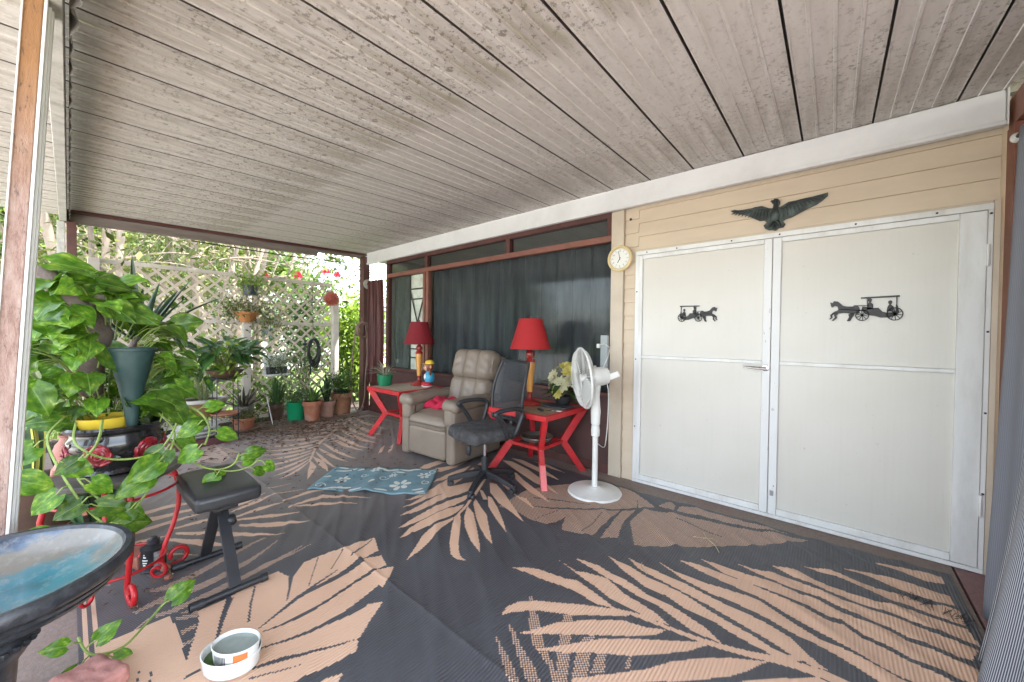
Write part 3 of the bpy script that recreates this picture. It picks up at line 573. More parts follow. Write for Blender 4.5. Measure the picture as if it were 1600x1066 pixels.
# ------------------------------------------------------------------ the rug: woven cells coloured one by one
RUG=[(2,[-1895,2097,-1915,2275,-1930,2479,-1838,2680,-1708,2780,-1519,2601,-1432,2636,-1183,2185,-1265,2172,-1353,2134,-1403,2242,-1417,2396,-1437,2189,-1463,2110,-1612,2101,-1744,2128]),
(2,[-1425,2287,-1378,2171,-1348,2124,-1161,2192,-1170,2326,-1178,2663,-1443,2408]),
(2,[-1111,2210,-1025,2273,-1079,2469,-1084,2747,-1173,2650,-1141,2444]),
(2,[-1059,2549,-909,2260,-552,2558,-320,2796,-82,3071,-255,3026,-579,2914,-846,2872,-1046,2781]),
(2,[-1829,2685,-1741,2814,-1347,3071,-1230,3038,-1118,2967,-1000,2877,-1156,2701,-1297,2574,-1579,2322]),
(2,[-981,2913,-967,3022,-942,3064,-894,3010,-881,2929,-924,2891]),
(2,[-862,2927,-865,3017,-728,3084,-513,3118,-311,3122,-170,3101,-302,3040,-590,2967]),
(0,[-1724,2263,-1662,2289,-1601,2315,-1511,2379,-1406,2462,-1300,2548,-1189,2640,-1078,2731,-1088,2758,-1199,2663,-1310,2569,-1417,2482,-1523,2398,-1612,2332,-1669,2300,-1727,2268]),
(0,[-1790,2393,-1751,2414,-1712,2436,-1673,2457,-1572,2503,-1474,2548,-1377,2592,-1380,2598,-1478,2557,-1579,2515,-1682,2473,-1722,2451,-1761,2430,-1801,2408]),
(0,[-1266,2535,-1258,2475,-1250,2416,-1242,2361,-1241,2305,-1240,2250,-1239,2197,-1234,2193,-1234,2245,-1234,2299,-1233,2355,-1242,2412,-1251,2471,-1260,2532]),
(0,[-1148,2899,-1137,2870,-1125,2841,-1114,2812,-1104,2785,-1093,2757,-1083,2730,-1075,2737,-1086,2763,-1097,2790,-1109,2818,-1120,2845,-1132,2874,-1144,2903]),
(0,[-829,2796,-767,2781,-707,2767,-649,2753,-595,2745,-544,2737,-493,2730,-494,2734,-544,2745,-596,2757,-650,2768,-708,2781,-768,2794,-831,2807]),
(0,[-1567,2114,-1560,2151,-1552,2188,-1544,2227,-1537,2267,-1530,2308,-1523,2350,-1525,2352,-1534,2312,-1543,2272,-1551,2234,-1558,2194,-1565,2156,-1572,2118]),
(0,[-1180,2656,-1178,2581,-1177,2509,-1175,2439,-1168,2360,-1161,2286,-1154,2216,-1110,2194,-1120,2265,-1131,2340,-1142,2418,-1150,2489,-1157,2564,-1165,2644]),
(0,[-1088,2745,-1089,2667,-1089,2592,-1088,2511,-1062,2423,-1041,2348,-1020,2277,-974,2293,-1000,2361,-1027,2434,-1054,2502,-1059,2569,-1066,2649,-1074,2733]),
(1,[-2019,1761,-2019,1648,-2015,1545,-1977,1459,-1898,1349,-1832,1246,-1851,1341,-1898,1474,-1962,1613,-1996,1736]),
(1,[-2038,1840,-2016,1764,-1885,1620,-1782,1522,-1688,1452,-1626,1444,-1579,1470,-1637,1481,-1701,1524,-1789,1607,-1906,1727]),
(1,[-2070,1941,-1965,1809,-1860,1724,-1702,1629,-1574,1577,-1643,1645,-1803,1775,-1954,1891]),
(1,[-2065,1998,-1902,1866,-1760,1772,-1648,1714,-1568,1685,-1671,1771,-1870,1942,-1996,2007,-2150,2093]),
(1,[-2088,2180,-1952,2046,-1771,1936,-1600,1850,-1711,1945,-1888,2077,-2051,2183]),
(1,[-2230,2226,-2070,2107,-2042,2132,-2182,2220]),
(1,[-2264,2385,-2121,2243,-1936,2142,-1758,2091,-1603,2036,-1794,2161,-2018,2304,-2203,2404]),
(1,[-2224,2457,-2042,2378,-1873,2313,-1666,2244,-1830,2351,-1915,2335,-2036,2417]),
(1,[-2334,2714,-2123,2585,-1878,2461,-1642,2414,-1819,2514,-2075,2628,-2235,2720]),
(1,[-2583,2906,-2274,2768,-1971,2649,-1679,2587,-1924,2728,-2209,2870,-2485,2945]),
(1,[-2568,3023,-2250,2923,-1990,2860,-1833,2840,-2070,2953,-2426,3049]),
(1,[-2446,3134,-2118,3042,-1904,3032,-2111,3094,-2380,3195]),
(1,[-2207,2134,-2240,1983,-2248,1754,-2224,1578,-2162,1394,-2157,1502,-2158,1685,-2159,1888,-2172,2074]),
(1,[-2120,1950,-2152,1789,-2150,1575,-2116,1455,-2056,1348,-2060,1444,-2049,1621,-2049,1782,-2085,1900]),
(1,[-2322,2332,-2381,2106,-2381,1857,-2348,1665,-2310,1508,-2283,1672,-2294,1906,-2270,2140,-2293,2288]),
(1,[-2388,2308,-2452,2075,-2470,1866,-2399,1576,-2398,1701,-2398,1871,-2362,2090,-2342,2278]),
(1,[-2513,2308,-2532,2037,-2525,1848,-2492,1679,-2469,1807,-2454,1975,-2453,2143]),
(1,[-2615,2590,-2609,2221,-2498,1888,-2488,1977,-2516,2157,-2545,2397]),
(1,[-2704,2578,-2686,2230,-2632,2052,-2607,2111,-2623,2409]),
(1,[-2812,2647,-2848,2424,-2891,2295,-2856,2156,-2790,2216,-2771,2449]),
(1,[-3052,2580,-3055,2425,-3058,2278,-2992,2160,-2950,2241,-2965,2507]),
(1,[-2606,2786,-2328,2345,-2190,2118,-2106,1962,-2009,1747,-1988,1742,-2073,1946,-2158,2110,-2286,2328,-2579,2810]),
(1,[-2696,2704,-2600,2388,-2545,2279,-2470,2386,-2580,2622]),
(2,[-1132,1491,-1055,1385,-989,1305,-932,1253,-833,1217,-761,1155,-734,1178,-840,1250,-921,1306,-1027,1410,-1119,1487]),
(2,[-1099,1282,-1046,1243,-952,1173,-832,1093,-792,1128,-863,1173,-962,1216,-1030,1256]),
(2,[-1098,1191,-1011,1131,-885,1046,-852,1075,-938,1126,-1032,1165]),
(2,[-932,1480,-903,1441,-871,1361,-821,1267,-752,1163,-725,1186,-782,1301,-895,1512]),
(2,[-791,1432,-771,1331,-742,1259,-712,1198,-671,1233,-719,1356,-759,1471]),
(2,[-730,1474,-707,1387,-684,1292,-645,1335,-712,1490]),
(2,[-605,1466,-593,1399,-576,1413,-595,1474]),
(1,[-1141,1290,-1158,1350,-1139,1410,-1083,1466,-893,1597,-765,1674,-680,1714,-700,1670,-893,1508,-1045,1415,-1118,1337]),
(1,[-1022,1258,-983,1309,-919,1427,-817,1535,-707,1632,-608,1663,-533,1710,-565,1641,-642,1568,-748,1480,-881,1370,-987,1280]),
(1,[-912,1238,-826,1346,-738,1461,-636,1555,-477,1679,-372,1765,-373,1742,-435,1645,-529,1542,-600,1470,-705,1398,-814,1303]),
(1,[-724,1230,-614,1353,-529,1454,-469,1550,-377,1655,-283,1735,-173,1809,-224,1711,-276,1630,-374,1527,-551,1355,-711,1207]),
(1,[-15,1853,-181,1699,-270,1600,-399,1454,-384,1403,83,1810,32,1846]),
(1,[-1340,1598,-1214,1684,-1053,1708,-1002,1736,-867,1709,-760,1679,-844,1647,-963,1655,-1035,1648,-1149,1623]),
(1,[-1174,1818,-1050,1801,-1007,1830,-890,1861,-775,1805,-698,1797,-607,1779,-537,1743,-629,1719,-710,1729,-826,1730,-901,1757,-996,1776]),
(1,[-1121,1906,-985,1935,-898,1916,-786,1909,-690,1880,-588,1879,-510,1864,-400,1833,-334,1787,-438,1775,-552,1813,-635,1838,-722,1836,-796,1851,-931,1869]),
(1,[-977,2049,-842,2042,-743,2017,-631,2012,-534,2001,-416,1960,-333,1941,-231,1922,-160,1896,-56,1911,-124,1856,-212,1861,-321,1878,-382,1898,-505,1896,-613,1932,-708,1927,-851,1976]),
(1,[-889,2118,-774,2102,-684,2096,-560,2092,-448,2070,-354,2057,-288,2059,-199,2046,-109,2017,-58,1964,-16,1931,13,1918,-30,1899,-108,1911,-175,1937,-254,1955,-339,1975,-424,1995,-538,2014,-699,2038,-803,2057]),
(1,[-756,2202,-638,2165,-499,2162,-378,2186,-289,2202,-241,2199,-123,2138,-20,2095,43,2095,125,2074,227,2051,267,2043,177,1973,104,2007,42,2032,-24,2047,-106,2055,-197,2086,-293,2096,-362,2100,-446,2095,-584,2122]),
(1,[-658,2289,-512,2314,-402,2318,-306,2324,-173,2296,-78,2285,11,2255,61,2274,118,2227,196,2213,258,2190,338,2175,383,2153,291,2073,228,2060,154,2079,53,2115,-21,2141,-126,2175,-245,2226,-387,2236,-521,2250]),
(1,[-563,2389,-416,2398,-338,2392,-224,2413,-102,2398,-33,2405,45,2372,129,2359,217,2362,273,2330,338,2332,397,2311,450,2310,469,2262,452,2213,394,2193,347,2211,265,2211,207,2239,129,2255,56,2308,11,2294,-73,2318,-175,2318,-343,2326,-434,2326]),
(1,[-389,2466,-276,2484,-220,2515,-114,2510,-35,2496,82,2483,173,2485,269,2482,338,2474,420,2458,490,2454,456,2363,415,2348,342,2356,281,2359,220,2388,135,2391,57,2404,-21,2438,-90,2424,-198,2428,-285,2439]),
(1,[-243,2591,-121,2622,-50,2584,78,2572,178,2568,308,2610,385,2603,482,2606,496,2559,497,2492,432,2503,346,2499,272,2510,175,2507,83,2506,-29,2526,-130,2540]),
(1,[-103,2699,15,2741,113,2719,205,2716,293,2730,368,2713,431,2746,482,2749,486,2627,438,2630,369,2636,318,2647,229,2642,142,2660,48,2688]),
(1,[66,2819,184,2871,278,2882,366,2874,478,2885,481,2790,418,2763,354,2776,270,2790,181,2823]),
(1,[198,3005,300,3051,390,3072,478,3085,479,2999,408,2979,320,3001]),
(1,[-771,1667,-725,1679,-680,1690,-618,1701,-555,1711,-492,1720,-430,1729,-364,1743,-296,1761,-231,1784,-168,1811,-108,1833,-49,1847,5,1857,42,1853,79,1849,92,1905,54,1907,14,1909,-43,1895,-105,1878,-168,1852,-231,1821,-297,1795,-366,1774,-432,1756,-493,1744,-557,1733,-621,1725,-685,1715,-729,1696,-774,1676]),
(2,[-2429,246,-2412,269,-2395,293,-2391,348,-2391,416,-2403,487,-2427,562,-2461,643,-2521,735,-2588,837,-2600,838,-2549,737,-2503,645,-2478,564,-2459,488,-2450,417,-2448,348,-2448,294,-2455,271,-2462,247]),
(2,[-2300,254,-2291,282,-2281,311,-2286,371,-2297,445,-2310,525,-2326,612,-2347,705,-2383,804,-2422,913,-2433,915,-2407,807,-2383,708,-2369,615,-2358,527,-2346,446,-2333,371,-2325,310,-2326,282,-2327,254]),
(2,[-2551,258,-2534,282,-2517,308,-2519,352,-2528,404,-2548,466,-2582,540,-2617,620,-2651,705,-2687,797,-2700,798,-2679,707,-2658,622,-2631,542,-2603,467,-2584,404,-2574,352,-2569,309,-2576,284,-2583,259]),
(2,[-2317,552,-2331,600,-2346,650,-2362,702,-2369,778,-2377,859,-2386,944,-2397,947,-2396,862,-2395,782,-2394,706,-2373,651,-2353,600,-2335,552]),
(2,[-2205,195,-2209,212,-2213,230,-2217,247,-2226,292,-2236,340,-2246,390,-2254,390,-2256,340,-2258,291,-2259,244,-2249,226,-2239,209,-2230,192]),
(2,[-2234,149,-2250,166,-2266,183,-2283,201,-2300,219,-2318,238,-2336,257,-2344,256,-2328,237,-2313,217,-2297,199,-2283,181,-2268,163,-2254,146]),
(2,[-2404,191,-2407,213,-2410,235,-2413,258,-2431,285,-2449,313,-2468,342,-2477,342,-2470,312,-2463,283,-2456,255,-2447,232,-2438,211,-2429,189]),
(1,[-2237,25,-2274,121,-2272,285,-2217,379,-2216,506,-2265,656,-2262,730,-2180,749,-2154,772,-2235,850,-2245,932,-2215,1068,-2186,1249,-2038,1191,-2016,1083,-1980,1177,-1871,1142,-1882,1076,-1825,1164,-1762,1100,-1715,1025,-1692,894,-1624,976,-1568,883,-1501,787,-1452,755,-1459,699,-1481,587,-1491,535,-1499,387,-1866,-2]),
(0,[-1880,528,-1896,569,-1913,613,-1933,665,-1955,721,-1963,774,-1960,825,-1960,877,-1962,929,-1966,981,-1976,1029,-1985,1078,-2048,1089,-2028,1037,-2010,988,-2001,936,-1995,884,-1993,831,-1993,778,-1982,722,-1954,665,-1928,613,-1906,569,-1885,527]),
(0,[-1969,745,-1979,773,-1988,802,-1998,832,-2010,869,-2022,907,-2035,947,-2041,948,-2032,909,-2023,871,-2015,834,-2006,804,-1997,775,-1988,746]),
(0,[-1850,536,-1837,576,-1824,618,-1820,670,-1820,729,-1826,795,-1839,869,-1852,945,-1860,1012,-1869,1082,-1894,1088,-1882,1016,-1871,948,-1858,872,-1845,797,-1838,731,-1837,672,-1839,619,-1846,578,-1854,537]),
(0,[-1761,497,-1741,539,-1721,583,-1705,629,-1690,677,-1681,721,-1674,763,-1668,802,-1662,835,-1659,877,-1668,946,-1678,1019,-1752,1031,-1733,954,-1715,884,-1708,843,-1703,808,-1703,768,-1704,725,-1710,680,-1721,631,-1733,585,-1751,541,-1769,498]),
(0,[-1673,451,-1651,495,-1629,539,-1609,574,-1588,605,-1565,648,-1535,717,-1503,789,-1507,790,-1543,719,-1578,651,-1605,609,-1629,579,-1651,543,-1667,497,-1682,452]),
(0,[-1633,428,-1620,453,-1606,479,-1592,505,-1578,531,-1564,558,-1549,585,-1553,586,-1568,558,-1583,532,-1598,505,-1613,480,-1628,454,-1642,429]),
(0,[-1953,518,-1995,532,-2040,547,-2085,562,-2127,578,-2171,595,-2216,614,-2225,609,-2180,591,-2136,573,-2095,556,-2049,541,-2005,526,-1964,512]),
(0,[-1983,681,-2011,695,-2041,710,-2072,725,-2103,741,-2135,757,-2169,773,-2194,758,-2156,744,-2119,731,-2083,719,-2051,705,-2019,691,-1989,678]),
(0,[-1905,388,-1953,407,-2004,427,-2058,448,-2101,469,-2148,491,-2196,514,-2236,499,-2181,478,-2130,457,-2080,438,-2022,418,-1968,400,-1917,382]),
(0,[-2014,792,-2048,812,-2082,834,-2118,856,-2155,880,-2193,904,-2234,930,-2241,927,-2200,902,-2161,878,-2124,854,-2088,832,-2054,810,-2020,790]),
(0,[-2066,928,-2086,948,-2107,969,-2129,990,-2151,1012,-2174,1034,-2198,1057,-2207,1056,-2183,1033,-2161,1011,-2139,989,-2117,968,-2096,947,-2076,927]),
(0,[-2089,1052,-2101,1080,-2115,1109,-2128,1138,-2142,1168,-2156,1199,-2171,1231,-2182,1233,-2168,1201,-2155,1170,-2142,1140,-2129,1111,-2117,1082,-2105,1054]),
(0,[-1811,269,-1812,277,-1812,286,-1813,295,-1814,303,-1814,312,-1815,321,-1829,320,-1827,311,-1826,302,-1825,294,-1823,285,-1822,276,-1821,268]),
(0,[-1837,183,-1857,186,-1877,189,-1897,193,-1918,196,-1939,200,-1961,203,-1966,200,-1944,196,-1923,193,-1903,189,-1883,185,-1863,182,-1844,178]),
(0,[-1889,154,-1903,156,-1918,159,-1933,161,-1948,164,-1963,167,-1979,169,-1983,167,-1968,164,-1952,161,-1938,159,-1923,156,-1909,153,-1895,150]),
(0,[-1906,294,-2133,302,-2271,292,-2248,338,-2199,381,-2123,371]),
(2,[-2208,306,-2202,318,-2195,330,-2188,342,-2181,354,-2174,366,-2168,378,-2205,381,-2211,368,-2217,356,-2223,344,-2228,332,-2234,320,-2240,308]),
(2,[-2087,306,-2088,315,-2089,324,-2090,333,-2091,342,-2092,351,-2092,360,-2123,360,-2122,350,-2121,341,-2120,332,-2119,323,-2118,314,-2117,305]),
(2,[-2005,304,-2006,309,-2006,314,-2006,319,-2006,324,-2006,329,-2007,335,-2030,334,-2030,329,-2029,323,-2029,318,-2029,313,-2029,308,-2028,303]),
(1,[-1424,610,-1395,675,-1369,633,-1407,558]),
(1,[-3681,226,-3673,263,-3666,301,-3666,368,-3671,452,-3663,539,-3628,628,-3591,719,-3597,720,-3656,631,-3713,544,-3734,456,-3736,370,-3734,302,-3722,264,-3710,226]),
(1,[-3523,216,-3513,252,-3503,288,-3500,351,-3501,431,-3501,515,-3496,605,-3492,699,-3497,700,-3525,608,-3553,520,-3567,435,-3573,354,-3574,289,-3563,252,-3553,216]),
(1,[-3350,216,-3351,249,-3352,282,-3358,341,-3367,416,-3376,497,-3386,586,-3397,681,-3402,681,-3411,589,-3419,500,-3420,419,-3417,342,-3409,282,-3392,248,-3374,216]),
(1,[-3252,421,-3245,470,-3238,520,-3231,571,-3233,614,-3235,657,-3237,702,-3241,703,-3255,660,-3269,618,-3282,576,-3278,523,-3275,472,-3271,422]),
(1,[-2986,732,-2925,777,-2865,822,-2804,868,-2770,933,-2736,999,-2701,1067,-2704,1068,-2763,1008,-2822,948,-2880,890,-2926,840,-2971,790,-3017,740]),
(1,[-3160,437,-3079,500,-2998,562,-2921,625,-2845,688,-2773,753,-2708,822,-2643,892,-2646,893,-2730,829,-2816,764,-2900,702,-2985,639,-3063,575,-3127,508,-3190,441]),
(1,[-3104,390,-3029,429,-2955,468,-2882,506,-2831,555,-2779,603,-2728,651,-2731,652,-2808,610,-2886,567,-2966,524,-3023,481,-3081,439,-3140,395]),
(1,[-2943,329,-2913,355,-2883,381,-2853,408,-2824,434,-2794,460,-2764,487,-2767,487,-2802,462,-2837,436,-2872,410,-2907,385,-2943,359,-2978,333]),
(1,[-3255,749,-3268,806,-3282,865,-3296,926,-3321,969,-3348,1014,-3375,1060,-3380,1061,-3373,1018,-3366,977,-3359,936,-3331,872,-3304,811,-3278,752]),
(1,[-3146,752,-3147,800,-3148,849,-3149,899,-3151,949,-3153,1002,-3155,1056,-3159,1057,-3176,1007,-3192,958,-3208,910,-3194,856,-3181,804,-3168,755]),
(1,[-3095,739,-3051,797,-3007,857,-2963,917,-2934,965,-2904,1013,-2874,1062,-2878,1064,-2925,1020,-2972,976,-3019,932,-3053,868,-3086,805,-3118,743]),
(1,[-3329,759,-3337,798,-3346,838,-3354,879,-3385,926,-3417,974,-3450,1024,-3455,1024,-3439,977,-3423,931,-3409,887,-3388,844,-3369,802,-3350,761]),
(1,[-3217,227,-3200,260,-3183,294,-3166,328,-3169,352,-3172,375,-3175,399,-3179,400,-3192,376,-3206,353,-3220,331,-3226,296,-3232,261,-3238,228]),
(1,[-2886,231,-2856,260,-2827,289,-2801,315,-2756,327,-2702,342,-2649,356,-2651,357,-2716,349,-2784,340,-2865,327,-2885,293,-2900,263,-2916,233]),
(1,[-3023,1044,-3022,1123,-3020,1205,-3018,1289,-2928,1369,-2837,1452,-2745,1534,-2750,1537,-2858,1463,-2968,1388,-3079,1312,-3068,1218,-3057,1132,-3047,1049]),
(1,[-3174,1055,-3179,1118,-3185,1183,-3190,1250,-3175,1298,-3159,1348,-3143,1398,-3149,1401,-3181,1356,-3213,1311,-3245,1266,-3227,1194,-3211,1125,-3194,1060]),
(1,[-2995,1072,-2962,1126,-2930,1181,-2897,1236,-2840,1296,-2782,1356,-2724,1417,-2729,1420,-2800,1365,-2871,1310,-2942,1254,-2967,1194,-2990,1135,-3013,1077]),
(1,[-3362,1045,-3353,1078,-3344,1111,-3336,1145,-3327,1179,-3318,1214,-3309,1249,-3315,1251,-3326,1216,-3337,1182,-3347,1148,-3358,1115,-3369,1082,-3379,1049]),
(1,[-3511,1060,-3510,1088,-3510,1116,-3509,1144,-3509,1173,-3508,1202,-3507,1232,-3514,1233,-3517,1204,-3520,1176,-3522,1147,-3525,1119,-3527,1092,-3530,1064]),
(1,[-5607,2834,-5302,2533,-5038,2273,-4818,2081,-4624,1924,-4419,1783,-4188,1661,-3986,1556,-3949,1559,-4145,1664,-4359,1779,-4546,1910,-4732,2060,-4948,2247,-5212,2504,-5520,2802]),
(1,[-4002,1584,-3788,1553,-3655,1467,-3505,1358,-3728,1451]),
(1,[-4131,1650,-3911,1667,-3712,1622,-3571,1568,-3814,1584]),
(1,[-4245,1729,-4176,1714,-4109,1699,-4046,1687,-3986,1675,-3931,1668,-3880,1662,-3833,1658,-3789,1656,-3746,1655,-3707,1656,-3669,1657,-3633,1659,-3598,1661,-3600,1662,-3644,1666,-3690,1671,-3738,1678,-3787,1684,-3837,1691,-3888,1699,-3940,1706,-3992,1713,-4044,1720,-4096,1725,-4149,1730,-4204,1736,-4260,1741]),
(1,[-4351,1804,-4277,1794,-4204,1783,-4138,1777,-4074,1771,-4018,1769,-3967,1769,-3920,1772,-3877,1777,-3837,1782,-3801,1790,-3765,1798,-3733,1807,-3700,1816,-3702,1818,-3747,1816,-3792,1814,-3841,1814,-3890,1815,-3942,1816,-3994,1817,-4047,1819,-4101,1820,-4154,1820,-4206,1820,-4260,1819,-4316,1818,-4373,1818]),
(1,[-4513,1919,-4424,1906,-4337,1893,-4258,1883,-4182,1875,-4116,1872,-4055,1871,-3998,1873,-3947,1877,-3899,1882,-3855,1890,-3813,1898,-3773,1907,-3735,1917,-3737,1918,-3788,1917,-3840,1915,-3897,1916,-3955,1917,-4015,1919,-4076,1922,-4139,1925,-4203,1927,-4268,1929,-4331,1930,-4397,1931,-4466,1933,-4536,1934]),
(1,[-4747,2080,-4647,2067,-4550,2053,-4462,2045,-4379,2038,-4306,2037,-4239,2038,-4179,2043,-4124,2050,-4073,2058,-4027,2070,-3983,2082,-3942,2096,-3903,2110,-3905,2111,-3960,2107,-4015,2102,-4076,2100,-4138,2098,-4203,2098,-4270,2099,-4339,2099,-4409,2100,-4480,2100,-4550,2099,-4622,2098,-4698,2097,-4776,2097]),
(1,[-4878,2191,-4767,2173,-4659,2156,-4562,2144,-4470,2133,-4390,2128,-4316,2127,-4248,2128,-4187,2133,-4130,2140,-4079,2149,-4029,2159,-3983,2172,-3938,2184,-3941,2185,-4001,2183,-4062,2180,-4128,2181,-4197,2182,-4268,2185,-4342,2188,-4418,2192,-4496,2196,-4574,2199,-4653,2201,-4734,2203,-4819,2206,-4907,2210]),
(1,[-5034,2348,-4915,2328,-4800,2309,-4697,2296,-4599,2285,-4514,2280,-4437,2279,-4366,2282,-4303,2288,-4244,2296,-4191,2308,-4140,2320,-4093,2334,-4047,2349,-4050,2351,-4113,2347,-4176,2343,-4245,2343,-4317,2343,-4392,2346,-4470,2348,-4549,2352,-4632,2355,-4714,2358,-4797,2360,-4883,2361,-4973,2365,-5067,2368]),
(1,[-5179,2486,-5059,2462,-4942,2439,-4838,2422,-4739,2407,-4653,2400,-4574,2396,-4503,2396,-4439,2400,-4379,2405,-4326,2414,-4274,2424,-4227,2437,-4181,2449,-4184,2451,-4247,2450,-4312,2450,-4383,2453,-4457,2456,-4533,2462,-4612,2468,-4693,2474,-4777,2481,-4860,2487,-4944,2491,-5030,2496,-5120,2502,-5214,2508]),
(1,[-5322,2650,-5201,2621,-5084,2593,-4979,2573,-4879,2554,-4793,2543,-4714,2536,-4643,2533,-4579,2533,-4519,2536,-4465,2543,-4413,2550,-4366,2560,-4319,2570,-4323,2572,-4388,2575,-4454,2578,-4526,2585,-4601,2592,-4678,2601,-4758,2611,-4840,2621,-4924,2631,-5007,2641,-5091,2648,-5176,2656,-5266,2665,-5359,2674]),
(1,[-5527,2819,-5407,2792,-5291,2766,-5188,2747,-5089,2730,-5006,2722,-4931,2718,-4863,2719,-4804,2724,-4748,2731,-4700,2742,-4653,2753,-4611,2768,-4570,2782,-4574,2785,-4637,2785,-4700,2785,-4771,2789,-4843,2794,-4919,2800,-4997,2808,-5077,2815,-5157,2822,-5238,2829,-5316,2832,-5397,2836,-5482,2841,-5569,2846]),
(1,[-3980,1554,-3951,1521,-3922,1489,-3896,1459,-3871,1429,-3847,1400,-3822,1372,-3799,1344,-3777,1317,-3756,1290,-3737,1265,-3720,1239,-3705,1215,-3692,1191,-3689,1191,-3696,1213,-3702,1236,-3712,1259,-3722,1283,-3735,1309,-3751,1334,-3770,1361,-3793,1390,-3818,1419,-3851,1450,-3885,1482,-3924,1516,-3965,1551]),
(1,[-4066,1594,-4037,1557,-4010,1520,-3985,1485,-3962,1451,-3939,1418,-3917,1386,-3896,1355,-3877,1324,-3859,1294,-3844,1265,-3830,1237,-3820,1210,-3811,1183,-3808,1183,-3810,1208,-3812,1233,-3817,1259,-3823,1286,-3833,1314,-3845,1343,-3861,1374,-3882,1406,-3905,1439,-3936,1475,-3969,1512,-4009,1551,-4050,1591]),
(1,[-4156,1637,-4131,1594,-4108,1553,-4088,1513,-4069,1475,-4052,1438,-4035,1402,-4020,1367,-4007,1332,-3996,1299,-3988,1267,-3981,1236,-3979,1206,-3977,1176,-3975,1176,-3968,1203,-3961,1231,-3959,1260,-3957,1289,-3960,1321,-3965,1353,-3976,1387,-3990,1423,-4009,1460,-4036,1500,-4064,1542,-4101,1587,-4139,1633]),
(1,[-4270,1697,-4251,1650,-4232,1605,-4218,1563,-4205,1521,-4194,1481,-4184,1442,-4175,1404,-4169,1367,-4165,1331,-4164,1297,-4165,1263,-4172,1231,-4179,1199,-4176,1199,-4160,1228,-4144,1257,-4133,1288,-4123,1320,-4118,1353,-4116,1388,-4119,1424,-4128,1463,-4140,1503,-4162,1547,-4186,1592,-4218,1641,-4252,1691]),
(1,[-4364,1749,-4355,1706,-4346,1665,-4341,1625,-4337,1587,-4335,1549,-4333,1512,-4333,1477,-4335,1442,-4338,1408,-4346,1375,-4354,1344,-4370,1314,-4385,1284,-4382,1283,-4357,1310,-4332,1337,-4312,1366,-4293,1395,-4279,1426,-4269,1458,-4264,1492,-4264,1528,-4268,1566,-4281,1607,-4296,1650,-4320,1696,-4345,1743]),
(1,[-4473,1817,-4468,1766,-4463,1717,-4464,1671,-4466,1626,-4469,1583,-4474,1540,-4481,1499,-4491,1459,-4504,1420,-4521,1383,-4540,1347,-4567,1313,-4594,1279,-4591,1278,-4553,1309,-4516,1340,-4485,1373,-4455,1406,-4433,1442,-4414,1479,-4401,1518,-4394,1560,-4392,1603,-4400,1651,-4411,1701,-4432,1755,-4453,1810]),
(1,[-4584,1886,-4582,1836,-4580,1787,-4584,1741,-4589,1696,-4596,1652,-4604,1610,-4615,1569,-4628,1529,-4644,1490,-4665,1453,-4688,1417,-4719,1383,-4750,1349,-4747,1348,-4704,1379,-4662,1409,-4626,1442,-4593,1475,-4566,1510,-4543,1546,-4526,1586,-4516,1627,-4511,1671,-4517,1719,-4525,1769,-4543,1823,-4563,1878]),
(1,[-4720,1992,-4718,1939,-4716,1886,-4721,1837,-4727,1789,-4735,1743,-4744,1697,-4756,1654,-4771,1612,-4789,1571,-4812,1531,-4838,1493,-4872,1458,-4907,1422,-4903,1421,-4856,1453,-4810,1485,-4771,1519,-4734,1553,-4705,1590,-4679,1629,-4661,1671,-4649,1715,-4644,1761,-4649,1813,-4657,1866,-4677,1924,-4697,1984]),
(1,[-4860,2104,-4869,2051,-4877,1998,-4892,1949,-4908,1902,-4927,1855,-4946,1810,-4970,1767,-4996,1724,-5026,1684,-5062,1645,-5101,1607,-5150,1572,-5199,1537,-5195,1536,-5132,1566,-5070,1597,-5017,1630,-4966,1663,-4924,1700,-4886,1738,-4857,1779,-4834,1823,-4818,1870,-4815,1921,-4813,1975,-4825,2035,-4836,2095]),
(1,[-5020,2248,-5028,2191,-5035,2135,-5050,2083,-5066,2032,-5084,1983,-5104,1936,-5128,1890,-5155,1845,-5186,1802,-5223,1762,-5263,1722,-5314,1686,-5366,1649,-5361,1648,-5295,1680,-5230,1711,-5174,1745,-5121,1780,-5077,1818,-5038,1858,-5007,1901,-4985,1947,-4969,1997,-4967,2052,-4967,2109,-4980,2172,-4994,2237]),
(1,[-5195,2405,-5205,2348,-5215,2293,-5233,2242,-5251,2192,-5273,2144,-5295,2096,-5321,2051,-5351,2007,-5384,1965,-5425,1925,-5467,1886,-5522,1851,-5578,1816,-5573,1814,-5502,1844,-5431,1873,-5371,1906,-5314,1939,-5266,1976,-5224,2014,-5190,2056,-5165,2102,-5147,2151,-5143,2206,-5141,2264,-5154,2328,-5167,2393]),
(1,[-5346,2579,-5358,2528,-5371,2478,-5389,2431,-5409,2386,-5430,2342,-5453,2299,-5478,2257,-5506,2217,-5538,2178,-5576,2142,-5616,2106,-5669,2075,-5721,2043,-5716,2041,-5646,2066,-5577,2091,-5518,2119,-5461,2148,-5415,2180,-5373,2214,-5339,2252,-5314,2294,-5296,2339,-5292,2391,-5291,2444,-5303,2504,-5316,2565]),
(2,[-5288,853,-5358,1080,-4848,1189,-4545,973,-4801,797]),
(1,[-3695,2146,-3839,2255,-3946,2382,-3729,2216]),
(1,[-3660,2245,-3811,2355,-3898,2465,-3696,2316])]

